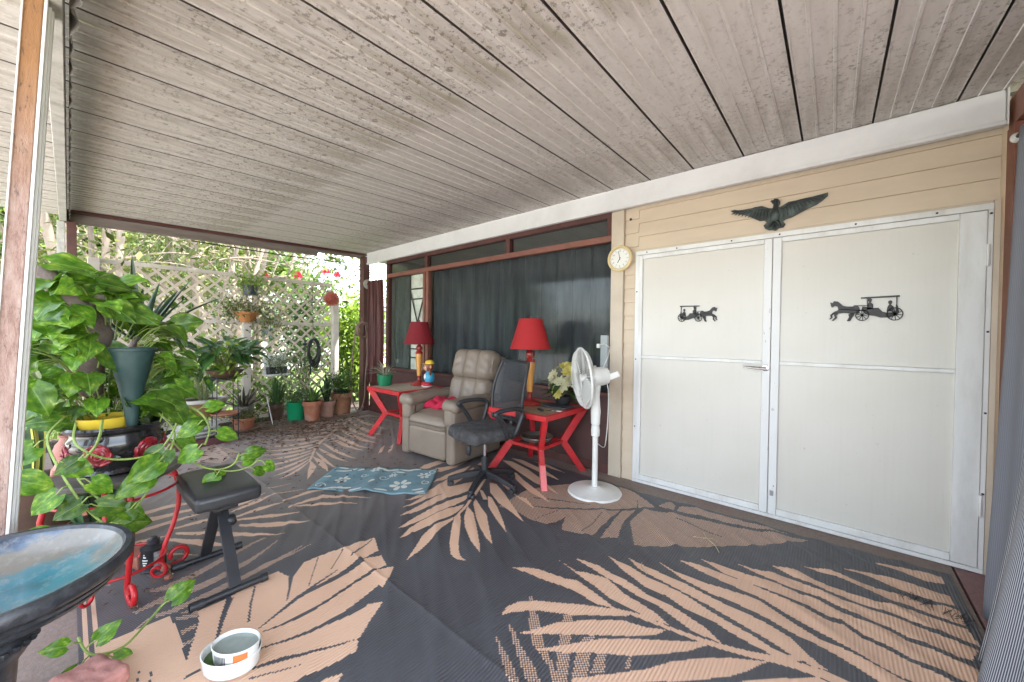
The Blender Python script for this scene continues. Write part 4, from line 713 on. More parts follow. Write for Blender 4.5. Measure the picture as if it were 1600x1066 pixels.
def make_rug():
    cs = .0072; x0, x1, y0, y1 = -5.62, .525, .02, 3.17
    nx = int((x1-x0)/cs); ny = int((y1-y0)/cs)
    tone = np.zeros((ny, nx), np.int8)
    cx = x0+(np.arange(nx)+.5)*cs; cy = y0+(np.arange(ny)+.5)*cs
    jit = np.random.RandomState(3)
    for t, P in RUG:
        P = np.array(P, float).reshape(-1, 2)/1000
        i0, i1 = np.searchsorted(cx, P[:,0].min()), np.searchsorted(cx, P[:,0].max()); j0, j1 = np.searchsorted(cy, P[:,1].min()), np.searchsorted(cy, P[:,1].max())
        if i1 <= i0 or j1 <= j0: continue
        X, Y = np.meshgrid(cx[i0:i1], cy[j0:j1]); ins = np.zeros(X.shape, bool); a = P; b = np.roll(P, -1, 0)
        for (ax, ay), (bx, by) in zip(a, b):
            if ay == by: continue
            c = ((ay > Y) != (by > Y)) & (X < (bx-ax)*(Y-ay)/(by-ay)+ax); ins ^= c
        tone[j0:j1, i0:i1][ins] = t
    ii, jj = np.meshgrid(np.arange(nx), np.arange(ny))
    val = (tone == 1)*1.0
    chk = ((ii+jj) % 2 == 0)
    val = np.where(tone == 2, chk*.92, val)
    # border stripes at the ends and along the open edge
    ex = np.minimum(cx-x0, x1-cx)[None,:]+0*Y_(ny); ey = (cy-y0)[:,None]+np.zeros((1,nx)); ew = (y1-cy)[:,None]+np.zeros((1,nx))
    val = np.where((cx[None,:]-x0 < .09)|(ey < .055), np.where(((cx[None,:]-x0)//.0216 % 2 == 0) & (cx[None,:]-x0 < .09) | ((ey//.0144) % 2 == 1) & (ey < .055), .9, 0), val)
    val = np.where((x1-cx)[None,:] < .028, 0, val); 
    xs = x0+np.arange(nx+1)*cs; ys = y0+np.arange(ny+1)*cs; X, Y = np.meshgrid(xs, ys)
    rng = np.random.RandomState(5)
    Z = .006+.0065*np.exp(-np.abs(Y-1.07)/.014)+.0045*np.exp(-((Y-1.07)/.10)**2)
    ph = rng.uniform(0, 6, 8)
    ridge = sum(np.maximum(0, np.sin((X*np.cos(a)+Y*np.sin(a))*k+p))**3*h for a, k, h, p in ((.9,26,.007,ph[0]),(1.05,41,.0035,ph[1]),(.75,17,.006,ph[2])))
    patch = np.clip(.5+.9*np.sin(X*1.7+ph[3])*np.cos(Y*2.3+ph[4])+.3*np.sin(X*4.1), 0, 1)
    Z += ridge*patch+.0015*np.sin(X*6+1)*np.sin(Y*5)
    V = np.stack([X, Y, Z], -1).reshape(-1, 3).astype(np.float32)
    edge = np.interp(cx, [-2.2,-1.45,-1.2,-.6,.0,.53], [3.13,3.10,3.06,3.11,3.11,3.155])[None,:]+.004*np.sin(cx*23)[None,:]
    keep = (cy[:,None] < edge).reshape(-1)
    val = np.where(edge-cy[:,None] < .03, 0, val)
    q = (jj*(nx+1)+ii).reshape(-1)[keep]; F = np.stack([q, q+1, q+nx+2, q+nx+1], -1).astype(np.int32)
    me = bpy.data.meshes.new('patio_rug'); me.vertices.add(len(V)); me.vertices.foreach_set('co', V.ravel())
    me.loops.add(F.size); me.loops.foreach_set('vertex_index', F.ravel()); me.polygons.add(len(F)); me.polygons.foreach_set('loop_start', np.arange(0, F.size, 4, dtype=np.int32))
    me.polygons.foreach_set('use_smooth', np.ones(len(F), bool))
    at = me.attributes.new('tone', 'FLOAT', 'FACE'); at.data.foreach_set('value', val.reshape(-1)[keep].astype(np.float32))
    me.update(calc_edges=True)
    m = bpy.data.materials.new('woven_rug'); m.use_nodes = True; t = m.node_tree; b = t.nodes['Principled BSDF']
    a = nd(t, 'ShaderNodeAttribute'); a.attribute_name = 'tone'; v = coords(t)
    blk = ramp(t, noise_f(t, v, 2.5, 5, .6), [(.3,(.046,.049,.057)),(.7,(.072,.077,.088))]); tan = ramp(t, noise_f(t, v, 1.3, 5, .6), [(.3,(.69,.425,.28)),(.7,(.79,.515,.35))])
    c = mixc(t, a.outputs['Fac'], blk, tan)
    # thread grain
    th = nd(t, 'ShaderNodeTexNoise', Scale=1, Detail=2); t.links.new(coords(t, (140,700,1)), th.inputs['Vector'])
    c = mixc(t, ramp(t, th.outputs[0], [(.35,(0,0,0)),(.75,(.22,.22,.22))]), c, (.24,.20,.175))
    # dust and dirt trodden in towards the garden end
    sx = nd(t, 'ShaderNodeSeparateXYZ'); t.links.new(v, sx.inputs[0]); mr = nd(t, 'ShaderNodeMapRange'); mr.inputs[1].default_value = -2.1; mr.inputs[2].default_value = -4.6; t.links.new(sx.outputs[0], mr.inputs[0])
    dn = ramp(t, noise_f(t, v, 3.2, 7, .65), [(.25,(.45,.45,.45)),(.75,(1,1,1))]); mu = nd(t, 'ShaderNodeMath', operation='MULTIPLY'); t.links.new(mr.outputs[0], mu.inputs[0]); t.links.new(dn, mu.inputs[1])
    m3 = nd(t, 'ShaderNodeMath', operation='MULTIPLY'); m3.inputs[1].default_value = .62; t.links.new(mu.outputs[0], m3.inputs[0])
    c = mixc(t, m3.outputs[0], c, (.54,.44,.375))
    t.links.new(c, b.inputs['Base Color']); b.inputs['Roughness'].default_value = .46
    wv = nd(t, 'ShaderNodeTexWave', Scale=1); wv.wave_type = 'BANDS'; wv.bands_direction = 'X'; t.links.new(coords(t, (22.1,1,1)), wv.inputs['Vector']); wv.inputs['Distortion'].default_value = .4
    bb = nd(t, 'ShaderNodeBump', Strength=.40, Distance=.005); t.links.new(wv.outputs['Fac'], bb.inputs['Height']); t.links.new(bb.outputs[0], b.inputs['Normal'])
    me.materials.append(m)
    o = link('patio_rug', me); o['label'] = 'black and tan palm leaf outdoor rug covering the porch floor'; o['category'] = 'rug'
    return o
def Y_(n): return np.zeros((n, 1))
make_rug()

# ------------------------------------------------------------------ recliner
LEATHER = mat('taupe_leather', (.215,.170,.130), .42, .10, 5, bump=.10, bscale=160, dirt=(.20,.155,.12), dirt_amt=.35, dscale=4)
def make_recliner():
    r = thing('recliner', 'taupe leather recliner armchair with a red cloth on its seat', 'armchair', (-3.13,2.36,0), radians(4.5))
    def pf(side):
        def f(p):
            return Vector((p.x, p.y+.012*sin(p.x*5), p.z))
        return f
    part('base', M().box(-.335,.335,.06,.72,.02,.30), mat('black_lining', (.03,.028,.026), .9, .2, 8), r, bev=.01)
    ft = M(); ft.rbox((-.002,.035,.205), (.272,.045,.150), .035, lambda p: Vector((p.x, p.y-.012*cos(p.x*5.2)-.004*abs(sin(p.x*17)), p.z)), core=12)
    part('footrest', ft, LEATHER, r, 60)
    st = M()
    def seatf(p):
        f = max(0, 1-abs(p.x/.27)**3)*max(0, 1-abs(p.y/.34)**4); return Vector((p.x, p.y, p.z+(.035*f if p.z > 0 else 0)-(.02 if p.y < -.2 and p.z > 0 else 0)+.004*sin(p.x*22+p.y*9)*f))
    st.rbox((0,.30,.400), (.278,.335,.075), .065, seatf, core=12); part('seat', st, LEATHER, r, 60)
    for s in (-1, 1):
        a = M(); a.rbox((s*.335,.36,.315), (.058,.375,.285), .035, core=8)
        part('arm_side', a, LEATHER, r, 60)
        a = M()
        def armf(p):
            return Vector((p.x+(.012 if p.y < -.3 else 0)*(1 if p.x > 0 else -1), p.y, p.z+.012*cos(p.y*4)-.02*(p.y/.36)*0+.004*sin(p.y*30+p.x*20)))
        a.rbox((s*.328,.345,.595), (.092,.385,.062), .058, armf, core=10); part('armrest', a, LEATHER, r, 60)
        a = M(); a.rbox((s*.318,.03,.50), (.066,.06,.10), .045, core=6); part('arm_front', a, LEATHER, r, 60)
    # reclining back in two channelled cushions, tilted
    tilt = Matrix.Translation((0,.60,.42)) @ Matrix.Rotation(radians(-17), 4, 'X')
    def chan(amp):
        def f(p):
            c = abs(sin((p.x/.29+1)*1.5*pi)) if abs(p.x) < .30 else 0
            fr = 1 if p.y < 0 else .25
            return Vector((p.x, p.y-fr*amp*c**.4*(1-.25*abs(p.x)/.3)-fr*.006*sin(p.z*55+abs(p.x)*30)*(1-abs(p.z)/.2)*c, p.z))
        return f
    b = M(); b.rbox((0,.02,.185), (.300,.085,.205), .07, chan(.062), core=18).xf(tilt); part('back_cushion', b, LEATHER, r, 60)
    b = M(); b.rbox((0,.005,.545), (.318,.105,.175), .10, chan(.058), core=18).xf(tilt); part('headrest', b, LEATHER, r, 60)
    b = M(); b.rbox((0,.125,.34), (.305,.05,.35), .04).xf(tilt); part('back_shell', b, LEATHER, r, 60)
    lv = M(); lv.bar((-.405,.12,.30),(-.405,.16,.02), .022, .05); part('side_lever', lv, BLACK_PL, r, bev=.004)
    return r
make_recliner()
cl = M()
def clothf(p):
    n = vnoise(p.x*9, p.y*9, p.z*9+3); return Vector((p.x*(1+.1*n), p.y*(1+.15*n), p.z+.022*vnoise(p.x*14+5, p.y*14)+.012*sin(p.x*40)))
cl.rbox((0,0,0), (.20,.12,.040), .035, clothf, core=12); cl.rbox((.03,.02,.045), (.15,.085,.022), .02, clothf, core=10)
cl.xf(Matrix.Translation((-3.20,2.64,.535)) @ Matrix.Rotation(radians(12), 4, 'Z'))
solo('folded_cloth', cl, mat('crimson_cloth', (.42,.012,.045), .95, .25, 12, bump=.3, bscale=90), 'crimson red folded cloth lying on the recliner seat', 'cloth', origin=(-3.20,2.64,.49), smooth=80)

# ------------------------------------------------------------------ office chair
def make_office():
    F = (-.20,-.98); rot = math.atan2(F[0], -F[1])*-1
    r = thing('office_chair', 'black mesh-back swivel office chair with loop armrests in front of the recliner', 'chair', (-2.255,2.31,0), math.atan2(F[1], F[0])+pi/2)
    hub = M(); hub.lathe([(.0,.075),(.038,.075),(.042,.10),(.036,.145),(.030,.15),(0,.15)], (0,0,0), 20); part('base_hub', hub, BLACK_PL, r)
    for i in range(5):
        a = 2*pi*i/5+.30; c, s = cos(a), sin(a); R3 = Matrix.Rotation(a, 4, 'Z')
        lg = M(); lg.add([(x,sg*w,z) for x, w, z0, z1 in ((.02,.030,.095,.145),(.14,.026,.085,.130),(.26,.022,.060,.098),(.315,.020,.055,.080)) for sg, z in ((-1,z0),(1,z0),(1,z1),(-1,z1))],
            [(4*k+j,4*k+4+j,4*k+4+(j+1)%4,4*k+(j+1)%4) for k in range(3) for j in range(4)]+[(0,1,2,3),(15,14,13,12)]).xf(R3)
        part('base_leg', lg, BLACK_PL, r, bev=.005)
        cs = M(); cs.tube([(.297,0,.075),(.297,0,.045)], .009, 8)
        cs.lathe([(.012,-.011),(.024,-.010),(.026,0),(.024,.010),(.012,.011)], (.29,.016,.027), 16, axis=(0,1,0)); cs.lathe([(.012,-.011),(.024,-.010),(.026,0),(.024,.010),(.012,.011)], (.29,-.016,.027), 16, axis=(0,1,0))
        cs.rbox((.292,0,.044), (.026,.010,.016), .009).xf(R3)
        part('caster', cs, BLACK_PL, r)
    part('gas_lift', M().lathe([(.027,.15),(.027,.26),(.022,.262),(0,.262)], seg=18), BLACK_PL, r)
    part('piston', M().lathe([(.014,.262),(.014,.40)], seg=14), CHROME, r)
    mc = M(); mc.box(-.07,.07,-.10,.12,.395,.430); mc.tube([(-.05,-.02,.41),(-.17,-.05,.405)], .007, 8); part('mechanism', mc, BLACK_METAL, r, bev=.006)
    kn = M(); kn.lathe([(.0,-.05),(.016,-.05),(.022,-.02),(.024,.0),(.018,.03),(0,.032)], (-.05,-.13,.33), 12); kn.tube([(-.05,-.13,.36),(-.04,-.09,.41)], .008, 6); part('tension_knob', kn, BLACK_PL, r)
    SEATF = mat('charcoal_fabric', (.045,.044,.045), .95, .3, 22, bump=.25, bscale=220, dirt=(.15,.145,.14), dirt_amt=.55, dscale=14)
    se = M(); se.rbox((0,-.02,.478), (.245,.245,.045), .042, lambda p: Vector((p.x*(1-.12*(p.y/.245)**2*(1 if p.y > 0 else .5)), p.y*(1-.10*(p.x/.245)**2), p.z+(.010*(1-(p.x/.25)**2) if p.z > 0 else 0)-.03*max(0,(-p.y-.15)/.1)**2*.6)), core=12)
    part('seat', se, SEATF, r, 60)
    # back: framed mesh, slightly curved and leaning
    def back(u, v):                                     # u -1..1 across, v 0..1 up
        w = .205+.025*sin(v*pi)*1-.02*v; x = u*w
        return Vector((x, .225+.10*v+.035*sin(v*pi)*-1+.05*(u*u)*-1+.05, .545+.515*v))
    n = 14
    loop = [back(-1, i/n) for i in range(n+1)]+[back(-1+2*i/10, 1) for i in range(1, 10)]+[back(1, 1-i/n) for i in range(n+1)]+[back(1-2*i/10, 0) for i in range(1, 10)]
    part('back_frame', M().tube(loop, .014, 8, closed=True), BLACK_PL, r)
    mm = bpy.data.materials.new('black_mesh'); mm.use_nodes = True; t = mm.node_tree; b = t.nodes['Principled BSDF']; b.inputs['Base Color'].default_value = (.03,.032,.036,1); b.inputs['Roughness'].default_value = .55
    tr = t.nodes.new('ShaderNodeBsdfTransparent'); mx = t.nodes.new('ShaderNodeMixShader'); v = coords(t, (1,1,1)); w1 = nd(t, 'ShaderNodeTexWave', Scale=26); w1.bands_direction = 'X'; w2 = nd(t, 'ShaderNodeTexWave', Scale=26); w2.bands_direction = 'Z'
    t.links.new(v, w1.inputs['Vector']); t.links.new(v, w2.inputs['Vector']); mxx = nd(t, 'ShaderNodeMath', operation='MAXIMUM'); t.links.new(w1.outputs['Fac'], mxx.inputs[0]); t.links.new(w2.outputs['Fac'], mxx.inputs[1])
    mr = nd(t, 'ShaderNodeMapRange'); mr.inputs[3].default_value = .35; mr.inputs[4].default_value = .92; t.links.new(mxx.outputs[0], mr.inputs[0])
    t.links.new(mr.outputs[0], mx.inputs[0]); t.links.new(tr.outputs[0], mx.inputs[1]); t.links.new(b.outputs[0], mx.inputs[2]); t.links.new(mx.outputs[0], t.nodes['Material Output'].inputs[0])
    part('back_mesh', M().sheet(lambda u, v: back(2*u-1, v), 16, 20), mm, r, 80)
    sp = M(); sp.tube([(0,.10,.415),(0,.24,.425),(0,.285,.50),(0,.295,.60)], [.022,.024,.022,.018], 10); sp.tube([(-.20,.275,.60),(0,.295,.585),(.20,.275,.60)], .016, 8); part('back_support', sp, BLACK_PL, r)
    for s in (-1, 1):
        pth = [(s*.20,.06,.445),(s*.262,.05,.47),(s*.285,.0,.56),(s*.29,-.06,.645),(s*.288,-.10,.675),(s*.285,-.05,.695),(s*.28,.06,.70),(s*.27,.16,.69),(s*.262,.20,.65),(s*.255,.17,.56),(s*.24,.14,.48),(s*.20,.12,.445)]
        P = [Vector(p) for p in pth]; sm = []
        for i in range(len(P)-1):
            for k in range(3):
                t_ = k/3; a, b2, c2, d2_ = P[max(i-1,0)], P[i], P[i+1], P[min(i+2,len(P)-1)]
                sm.append(.5*((2*b2)+(-a+c2)*t_+(2*a-5*b2+4*c2-d2_)*t_*t_+(-a+3*b2-3*c2+d2_)*t_**3))
        sm.append(P[-1]); part('armrest', M().tube(sm, .019, 8), BLACK_PL, r, 60)
    return r
make_office()

# ------------------------------------------------------------------ red tables with bent legs
PLANK = mat('weathered_tabletop', (.30,.20,.12), .6, .3, 7, bump=.15, stretch=(1,8,1), dirt=(.14,.12,.11), dirt_amt=.6, dscale=4)
PLANK2 = mat('pale_tabletop', (.42,.34,.25), .6, .25, 7, bump=.15, stretch=(1,8,1), dirt=(.22,.18,.15), dirt_amt=.5, dscale=4)
FADED = mat('faded_red', (.66,.16,.16), .5, .15, 10)
def make_table(label, loc, top, sx, sy, h, faded):
    t = thing('end_table', label, 'table', loc, group='red end tables with bent legs')
    hx, hy = sx/2, sy/2
    for x0,x1,y0,y1 in ((-hx,hx,-hy,-hy+.045),(-hx,hx,hy-.045,hy),(-hx,-hx+.045,-hy+.0455,hy-.0455),(hx-.045,hx,-hy+.0455,hy-.0455)):
        part('top_rail', M().box(x0,x1,y0,y1,h-.045,h), RED, t, bev=.003)
    n = 5; w = (sx-.092)/n
    for i in range(n): part('top_plank', M().box(-hx+.046+i*w,-hx+.046+(i+1)*w-.002,-hy+.046,hy-.046,h-.022,h-.002), top, t, bev=.0015)
    for a, b in ((-1,-1),(1,-1),(1,1),(-1,1)):
        f = Vector((a*(hx-.03), b*(hy-.03), 0)); k = Vector((a*(hx-.17), b*(hy-.17), h*.46)); tp = Vector((a*(hx-.04), b*(hy-.04), h-.0455))
        d = Vector((a, b, 0)).normalized(); w2 = d.cross(Vector((0,0,1)))*.023
        m = M(); pts = [(f-d*.035, f+d*.035), (k-d*.038, k+d*.038), (tp-d*.042, tp+d*.042)]
        vs = [p+sg*w2 for pr in pts for p, sg in ((pr[0],-1),(pr[1],-1),(pr[1],1),(pr[0],1))]
        m.add(vs, [(4*q+j,4*q+4+j,4*q+4+(j+1)%4,4*q+(j+1)%4) for q in range(2) for j in range(4)]+[(0,1,2,3),(11,10,9,8)])
        o = part('leg', m, RED, t, bev=.003)
        if faded and (a, b) == (1,-1):
            fm = M(); q = .45; m0 = [f.lerp(k, .02), f.lerp(k, .62)]
            vs = [p+e*d*1.0+sg*w2*1.06 for p, ex in zip(m0, (.037,.039)) for e, sg in ((-ex,-1),(ex,-1),(ex,1),(-ex,1))]
            fm.add(vs, [(j,4+j,4+(j+1)%4,(j+1)%4) for j in range(4)]+[(0,1,2,3),(7,6,5,4)]); o2 = part('worn_sleeve', fm, FADED, t); o2['label'] = 'paint faded to pink on the lower front leg'
    kx, ky, kz = hx-.17, hy-.17, h*.46
    for p, q in (((-kx+.022,-ky,kz),(kx-.022,-ky,kz)),((-kx+.022,ky,kz),(kx-.022,ky,kz)),((-kx,-ky+.022,kz),(-kx,ky-.022,kz)),((kx,-ky+.022,kz),(kx,ky-.022,kz))):
        part('stretcher', M().bar(p, q, .035, .03), RED, t, bev=.002)
    return t
make_table('red table with brown planks and a faded front leg, beside the fan', (-2.145,2.905,0), PLANK, .70, .70, .625, True)
make_table('red table with pale planks in the far corner, left of the recliner', (-4.17,2.80,0), PLANK2, .72, .66, .625, False)
# shelf dish
dish = M(); dish.lathe([(0,.003),(.125,.003),(.150,.035),(.156,.035),(.158,.030),(.130,-.002),(0,-.002)], (0,0,0), 36)
dt = solo('pewter_dish', dish.xf(Matrix.Translation((-2.145,2.905,.308))), mat('pewter', (.32,.30,.28), .35, .2, 9, metal=.8), 'round dull metal dish resting on the stretchers under the right table', 'dish', origin=(-2.145,2.905,.305))
# lamps
def make_lamp(label, loc, shade, chains, base_s=1):
    o = thing('table_lamp', label, 'lamp', loc, group='red shaded table lamps')
    LR = mat('lamp_red', (.26,.022,.018), .3, .2, 8, coat=.3); LY = mat('lamp_honey_wood', (.58,.27,.055), .35, .15, 6, stretch=(6,6,.6), coat=.3)
    part('foot', M().lathe([(0,.0),(.105,.0),(.108,.012),(.098,.030),(.060,.045),(.030,.055),(0,.055)], seg=32), LR, o)
    part('lower_collar', M().lathe([(.020,.055),(.026,.07),(.022,.085),(.024,.11),(.027,.125),(0,.125)], seg=20), LR, o)
    part('column', M().lathe([(.028,.126),(.036,.25),(.046,.38),(.048,.40),(.044,.415),(0,.415)], seg=24), LY, o)
    part('upper_collar', M().lathe([(.046,.416),(.050,.43),(.038,.445),(.028,.455),(.040,.475),(.043,.495),(.034,.515),(.022,.53),(.014,.545),(.010,.57),(0,.57)], seg=24), LR, o)
    hp = M(); hp.tube([(0,0,.57),(0,0,.62)], .006, 8); hp.tube([(.04*cos(a),0,.62+.18*sin(a)) for a in [pi*k/12 for k in range(13)]], .003, 6); part('harp', hp, CHROME, o)
    part('bulb', M().lathe([(.012,.60),(.014,.63),(.030,.68),(.026,.72),(0,.735)], seg=14), WHITE_PL, o)
    part('lamp_shade', M().lathe([(.199,.545),(.112,.835),(.110,.835),(.197,.545)], seg=44), shade, o, 30)
    tr = M(); tr.tube([(.199*cos(2*pi*k/40),.199*sin(2*pi*k/40),.546) for k in range(40)], .0035, 6, closed=True); tr.tube([(.112*cos(2*pi*k/40),.112*sin(2*pi*k/40),.834) for k in range(40)], .0035, 6, closed=True)
    part('shade_trim', tr, shade, o)
    sp = M()
    for k in range(3): sp.tube([(0,0,.80),(.111*cos(2*pi*k/3),.111*sin(2*pi*k/3),.832)], .002, 5)
    part('shade_spider', sp, CHROME, o)
    part('finial', M().lathe([(.004,.80),(.005,.84),(.010,.848),(.008,.858),(0,.863)], seg=12), LR, o)
    if chains:
        for s in (-1,1): c = M(); c.tube([(s*.07,-.06,.60),(s*.085,-.08,.42)], .0018, 5); c.ball((s*.085,-.08,.415), .008, 8, 6); part('pull_chain', c, CHROME, o)
    return o
SH1 = mat('scarlet_shade', (.44,.020,.022), .8, .06, 4, bump=.05, bscale=300, trans=.25); SH2 = mat('burgundy_shade', (.20,.008,.014), .8, .06, 4, bump=.05, bscale=300, trans=.15)
make_lamp('scarlet shaded lamp with pull chains on the table beside the fan', (-2.245,2.92,.625), SH1, True)
make_lamp('burgundy shaded lamp on the far left table by the green planter', (-4.17,3.01,.625), SH2, False)
# things on the right table: remote / papers / keys
solo('dark_tray', M().rbox((-1.97,3.0,.640), (.13,.085,.012), .010, lambda p: Vector((p.x,p.y,p.z+.05*abs(p.x)**1.5*2.0-.012))), mat('dark_tray', (.05,.05,.055), .35, .2, 8), 'dark curved shallow tray at the back of the right table', 'tray', origin=(-1.97,3.0,.628), smooth=60)
solo('remote_control', M().bar((-2.03,2.78,.633),(-1.95,2.72,.633), .035, .014), BLACK_PL, 'small black remote lying near the front edge of the right table', 'remote', origin=(-1.99,2.75,.626), bev=.003)
ky_ = thing('key_ring', 'bunch of keys and a white tag on the right table', 'keys', (-1.89,2.80,.626))
part('ring', M().tube([(.018*cos(a),.018*sin(a),.003) for a in [2*pi*k/16 for k in range(16)]], .0015, 5, closed=True), CHROME, ky_)
part('tag', M().rbox((.05,.02,.004),(.022,.014,.003),.003), WHITE_PL, ky_)
for a in (2.2,3.2,4.0):
    k = M(); k.bar((cos(a)*.018,sin(a)*.018,.003),(cos(a)*.065,sin(a)*.065,.002), .010, .002); part('key', k, CHROME, ky_)

# ------------------------------------------------------------------ pedestal fan
def make_fan():
    o = thing('pedestal_fan', 'white pedestal fan with a round foot and tilted grille beside the red table', 'fan', (-1.485,2.83,0))
    part('foot', M().lathe([(0,.0),(.218,.0),(.222,.008),(.215,.020),(.16,.030),(.06,.042),(.045,.052),(.032,.056),(0,.056)], seg=48), WHITE_PL, o)
    part('pole', M().lathe([(.023,.05),(.023,.50)], seg=18), WHITE_PL, o)
    part('collar', M().lathe([(.026,.47),(.034,.475),(.036,.52),(.032,.56),(.026,.565)], seg=18), WHITE_PL, o)
    part('neck', M().lathe([(.028,.56),(.036,.575),(.040,.68),(.030,.80),(.034,.86),(.038,.90)], seg=18, sx=1.05, sy=.85), WHITE_PL, o)
    ax = Vector((-.70,-.71,-.10)).normalized(); hp = Vector((0,0,.965)); q = Vector((0,0,1)).rotation_difference(ax); X = lambda a: Vector(a)
    yk = M(); yk.bar((0,0,.885),(0,0,.925), .07, .05); part('yoke', yk, mat('aged_plastic', (.55,.50,.36), .5, .08, 6), o, bev=.006)
    T = Matrix.Translation(hp) @ q.to_matrix().to_4x4()
    m = M(); m.lathe([(0,-.115),(.040,-.112),(.066,-.095),(.076,-.05),(.078,.02),(.070,.05),(0,.05)], seg=26).xf(T); part('motor_housing', m, WHITE_PL, o)
    m = M(); m.tube([(0,-.03,-.07+.0),(0,-.03,-.10)], .004, 6); m.xf(T)
    gz = .115; R = .250
    g = M(); n = 72
    for k in range(n):
        a = 2*pi*k/n; c, s = cos(a), sin(a)
        g.tube([(c*.045,s*.045,gz+.062),(c*.13,s*.13,gz+.058),(c*.222,s*.222,gz+.035),(c*R,s*R,gz)], .0016, 4, cap=False)
        g.tube([(c*.07,s*.07,gz-.065),(c*.14,s*.14,gz-.062),(c*.222,s*.222,gz-.04),(c*R,s*R,gz)], .0016, 4, cap=False)
    part('grille', g.xf(T), WHITE_PL, o, stuff=True)
    for rr, z in ((R,gz),(R,gz-.006),(.15,gz+.055),(.15,gz-.061),(.07,gz-.066)):
        r_ = M(); r_.tube([(rr*cos(2*pi*k/44),rr*sin(2*pi*k/44),z) for k in range(44)], .006 if rr == R else .0028, 6, closed=True); part('grille_ring', r_.xf(T), WHITE_PL, o)
    part('badge', M().lathe([(0,gz+.066),(.045,gz+.064),(.048,gz+.058),(.045,gz+.055)], seg=24).xf(T), WHITE_PL, o)
    part('blade_hub', M().lathe([(0,gz+.03),(.03,gz+.028),(.036,gz-.03),(0,gz-.03)], seg=18).xf(T), WHITE_PL, o)
    part('shaft', M().lathe([(.012,.04),(.012,gz-.02)], seg=10).xf(T), CHROME, o)
    for k in range(3):
        A = Matrix.Rotation(2*pi*k/3+.5, 4, 'Z'); b = M()
        b.sheet(lambda u, v: (.03+.190*v, (-.05-.055*sin(v*2.4))+(.10+.095*sin(v*2.4))*u*1.0, gz+(.022-.044*u)*(1-.2*v)), 6, 8)
        ob = part('blade', b.xf(T @ A), mat('fan_blade', (.55,.55,.52), .4, .05, 5), o, 60); md = ob.modifiers.new('t','SOLIDIFY'); md.thickness = .003
    b = M(); b.tube([tuple(T @ Vector(p)) for p in ((.0,.05,-.02),(-.0,.10,-.02))], .006, 6); b.ball(tuple(T @ Vector((0,.105,-.02))), .012, 8, 6); part('oscillation_knob', b, WHITE_PL, o)
    sk = M(); sk.bar((.07,.03,.955),(.16,.08,1.00), .055, .05); part('back_box', sk, WHITE_PL, o, bev=.006)
    co = M(); P = [Vector(p) for p in ((.05,.04,.95),(.075,.07,.86),(.07,.08,.6),(.05,.09,.42),(-.02,.2,.33),(-.12,.32,.30),(-.2,.37,.32))]
    pts = []
    for i in range(len(P)-1):
        for k in range(4):
            t_ = k/4; a, b2, c2, d_ = P[max(i-1,0)], P[i], P[i+1], P[min(i+2,len(P)-1)]
            pts.append(.5*((2*b2)+(-a+c2)*t_+(2*a-5*b2+4*c2-d_)*t_*t_+(-a+3*b2-3*c2+d_)*t_**3))
    co.tube(pts, .004, 6); co.tube([(.04,.03,1.03),(.05,.10,1.12),(.0,.25,1.2),(-.12,.38,1.23),(-.18,.39,1.22)], .004, 6); part('power_cord', co, WHITE_PL, o)
make_fan()

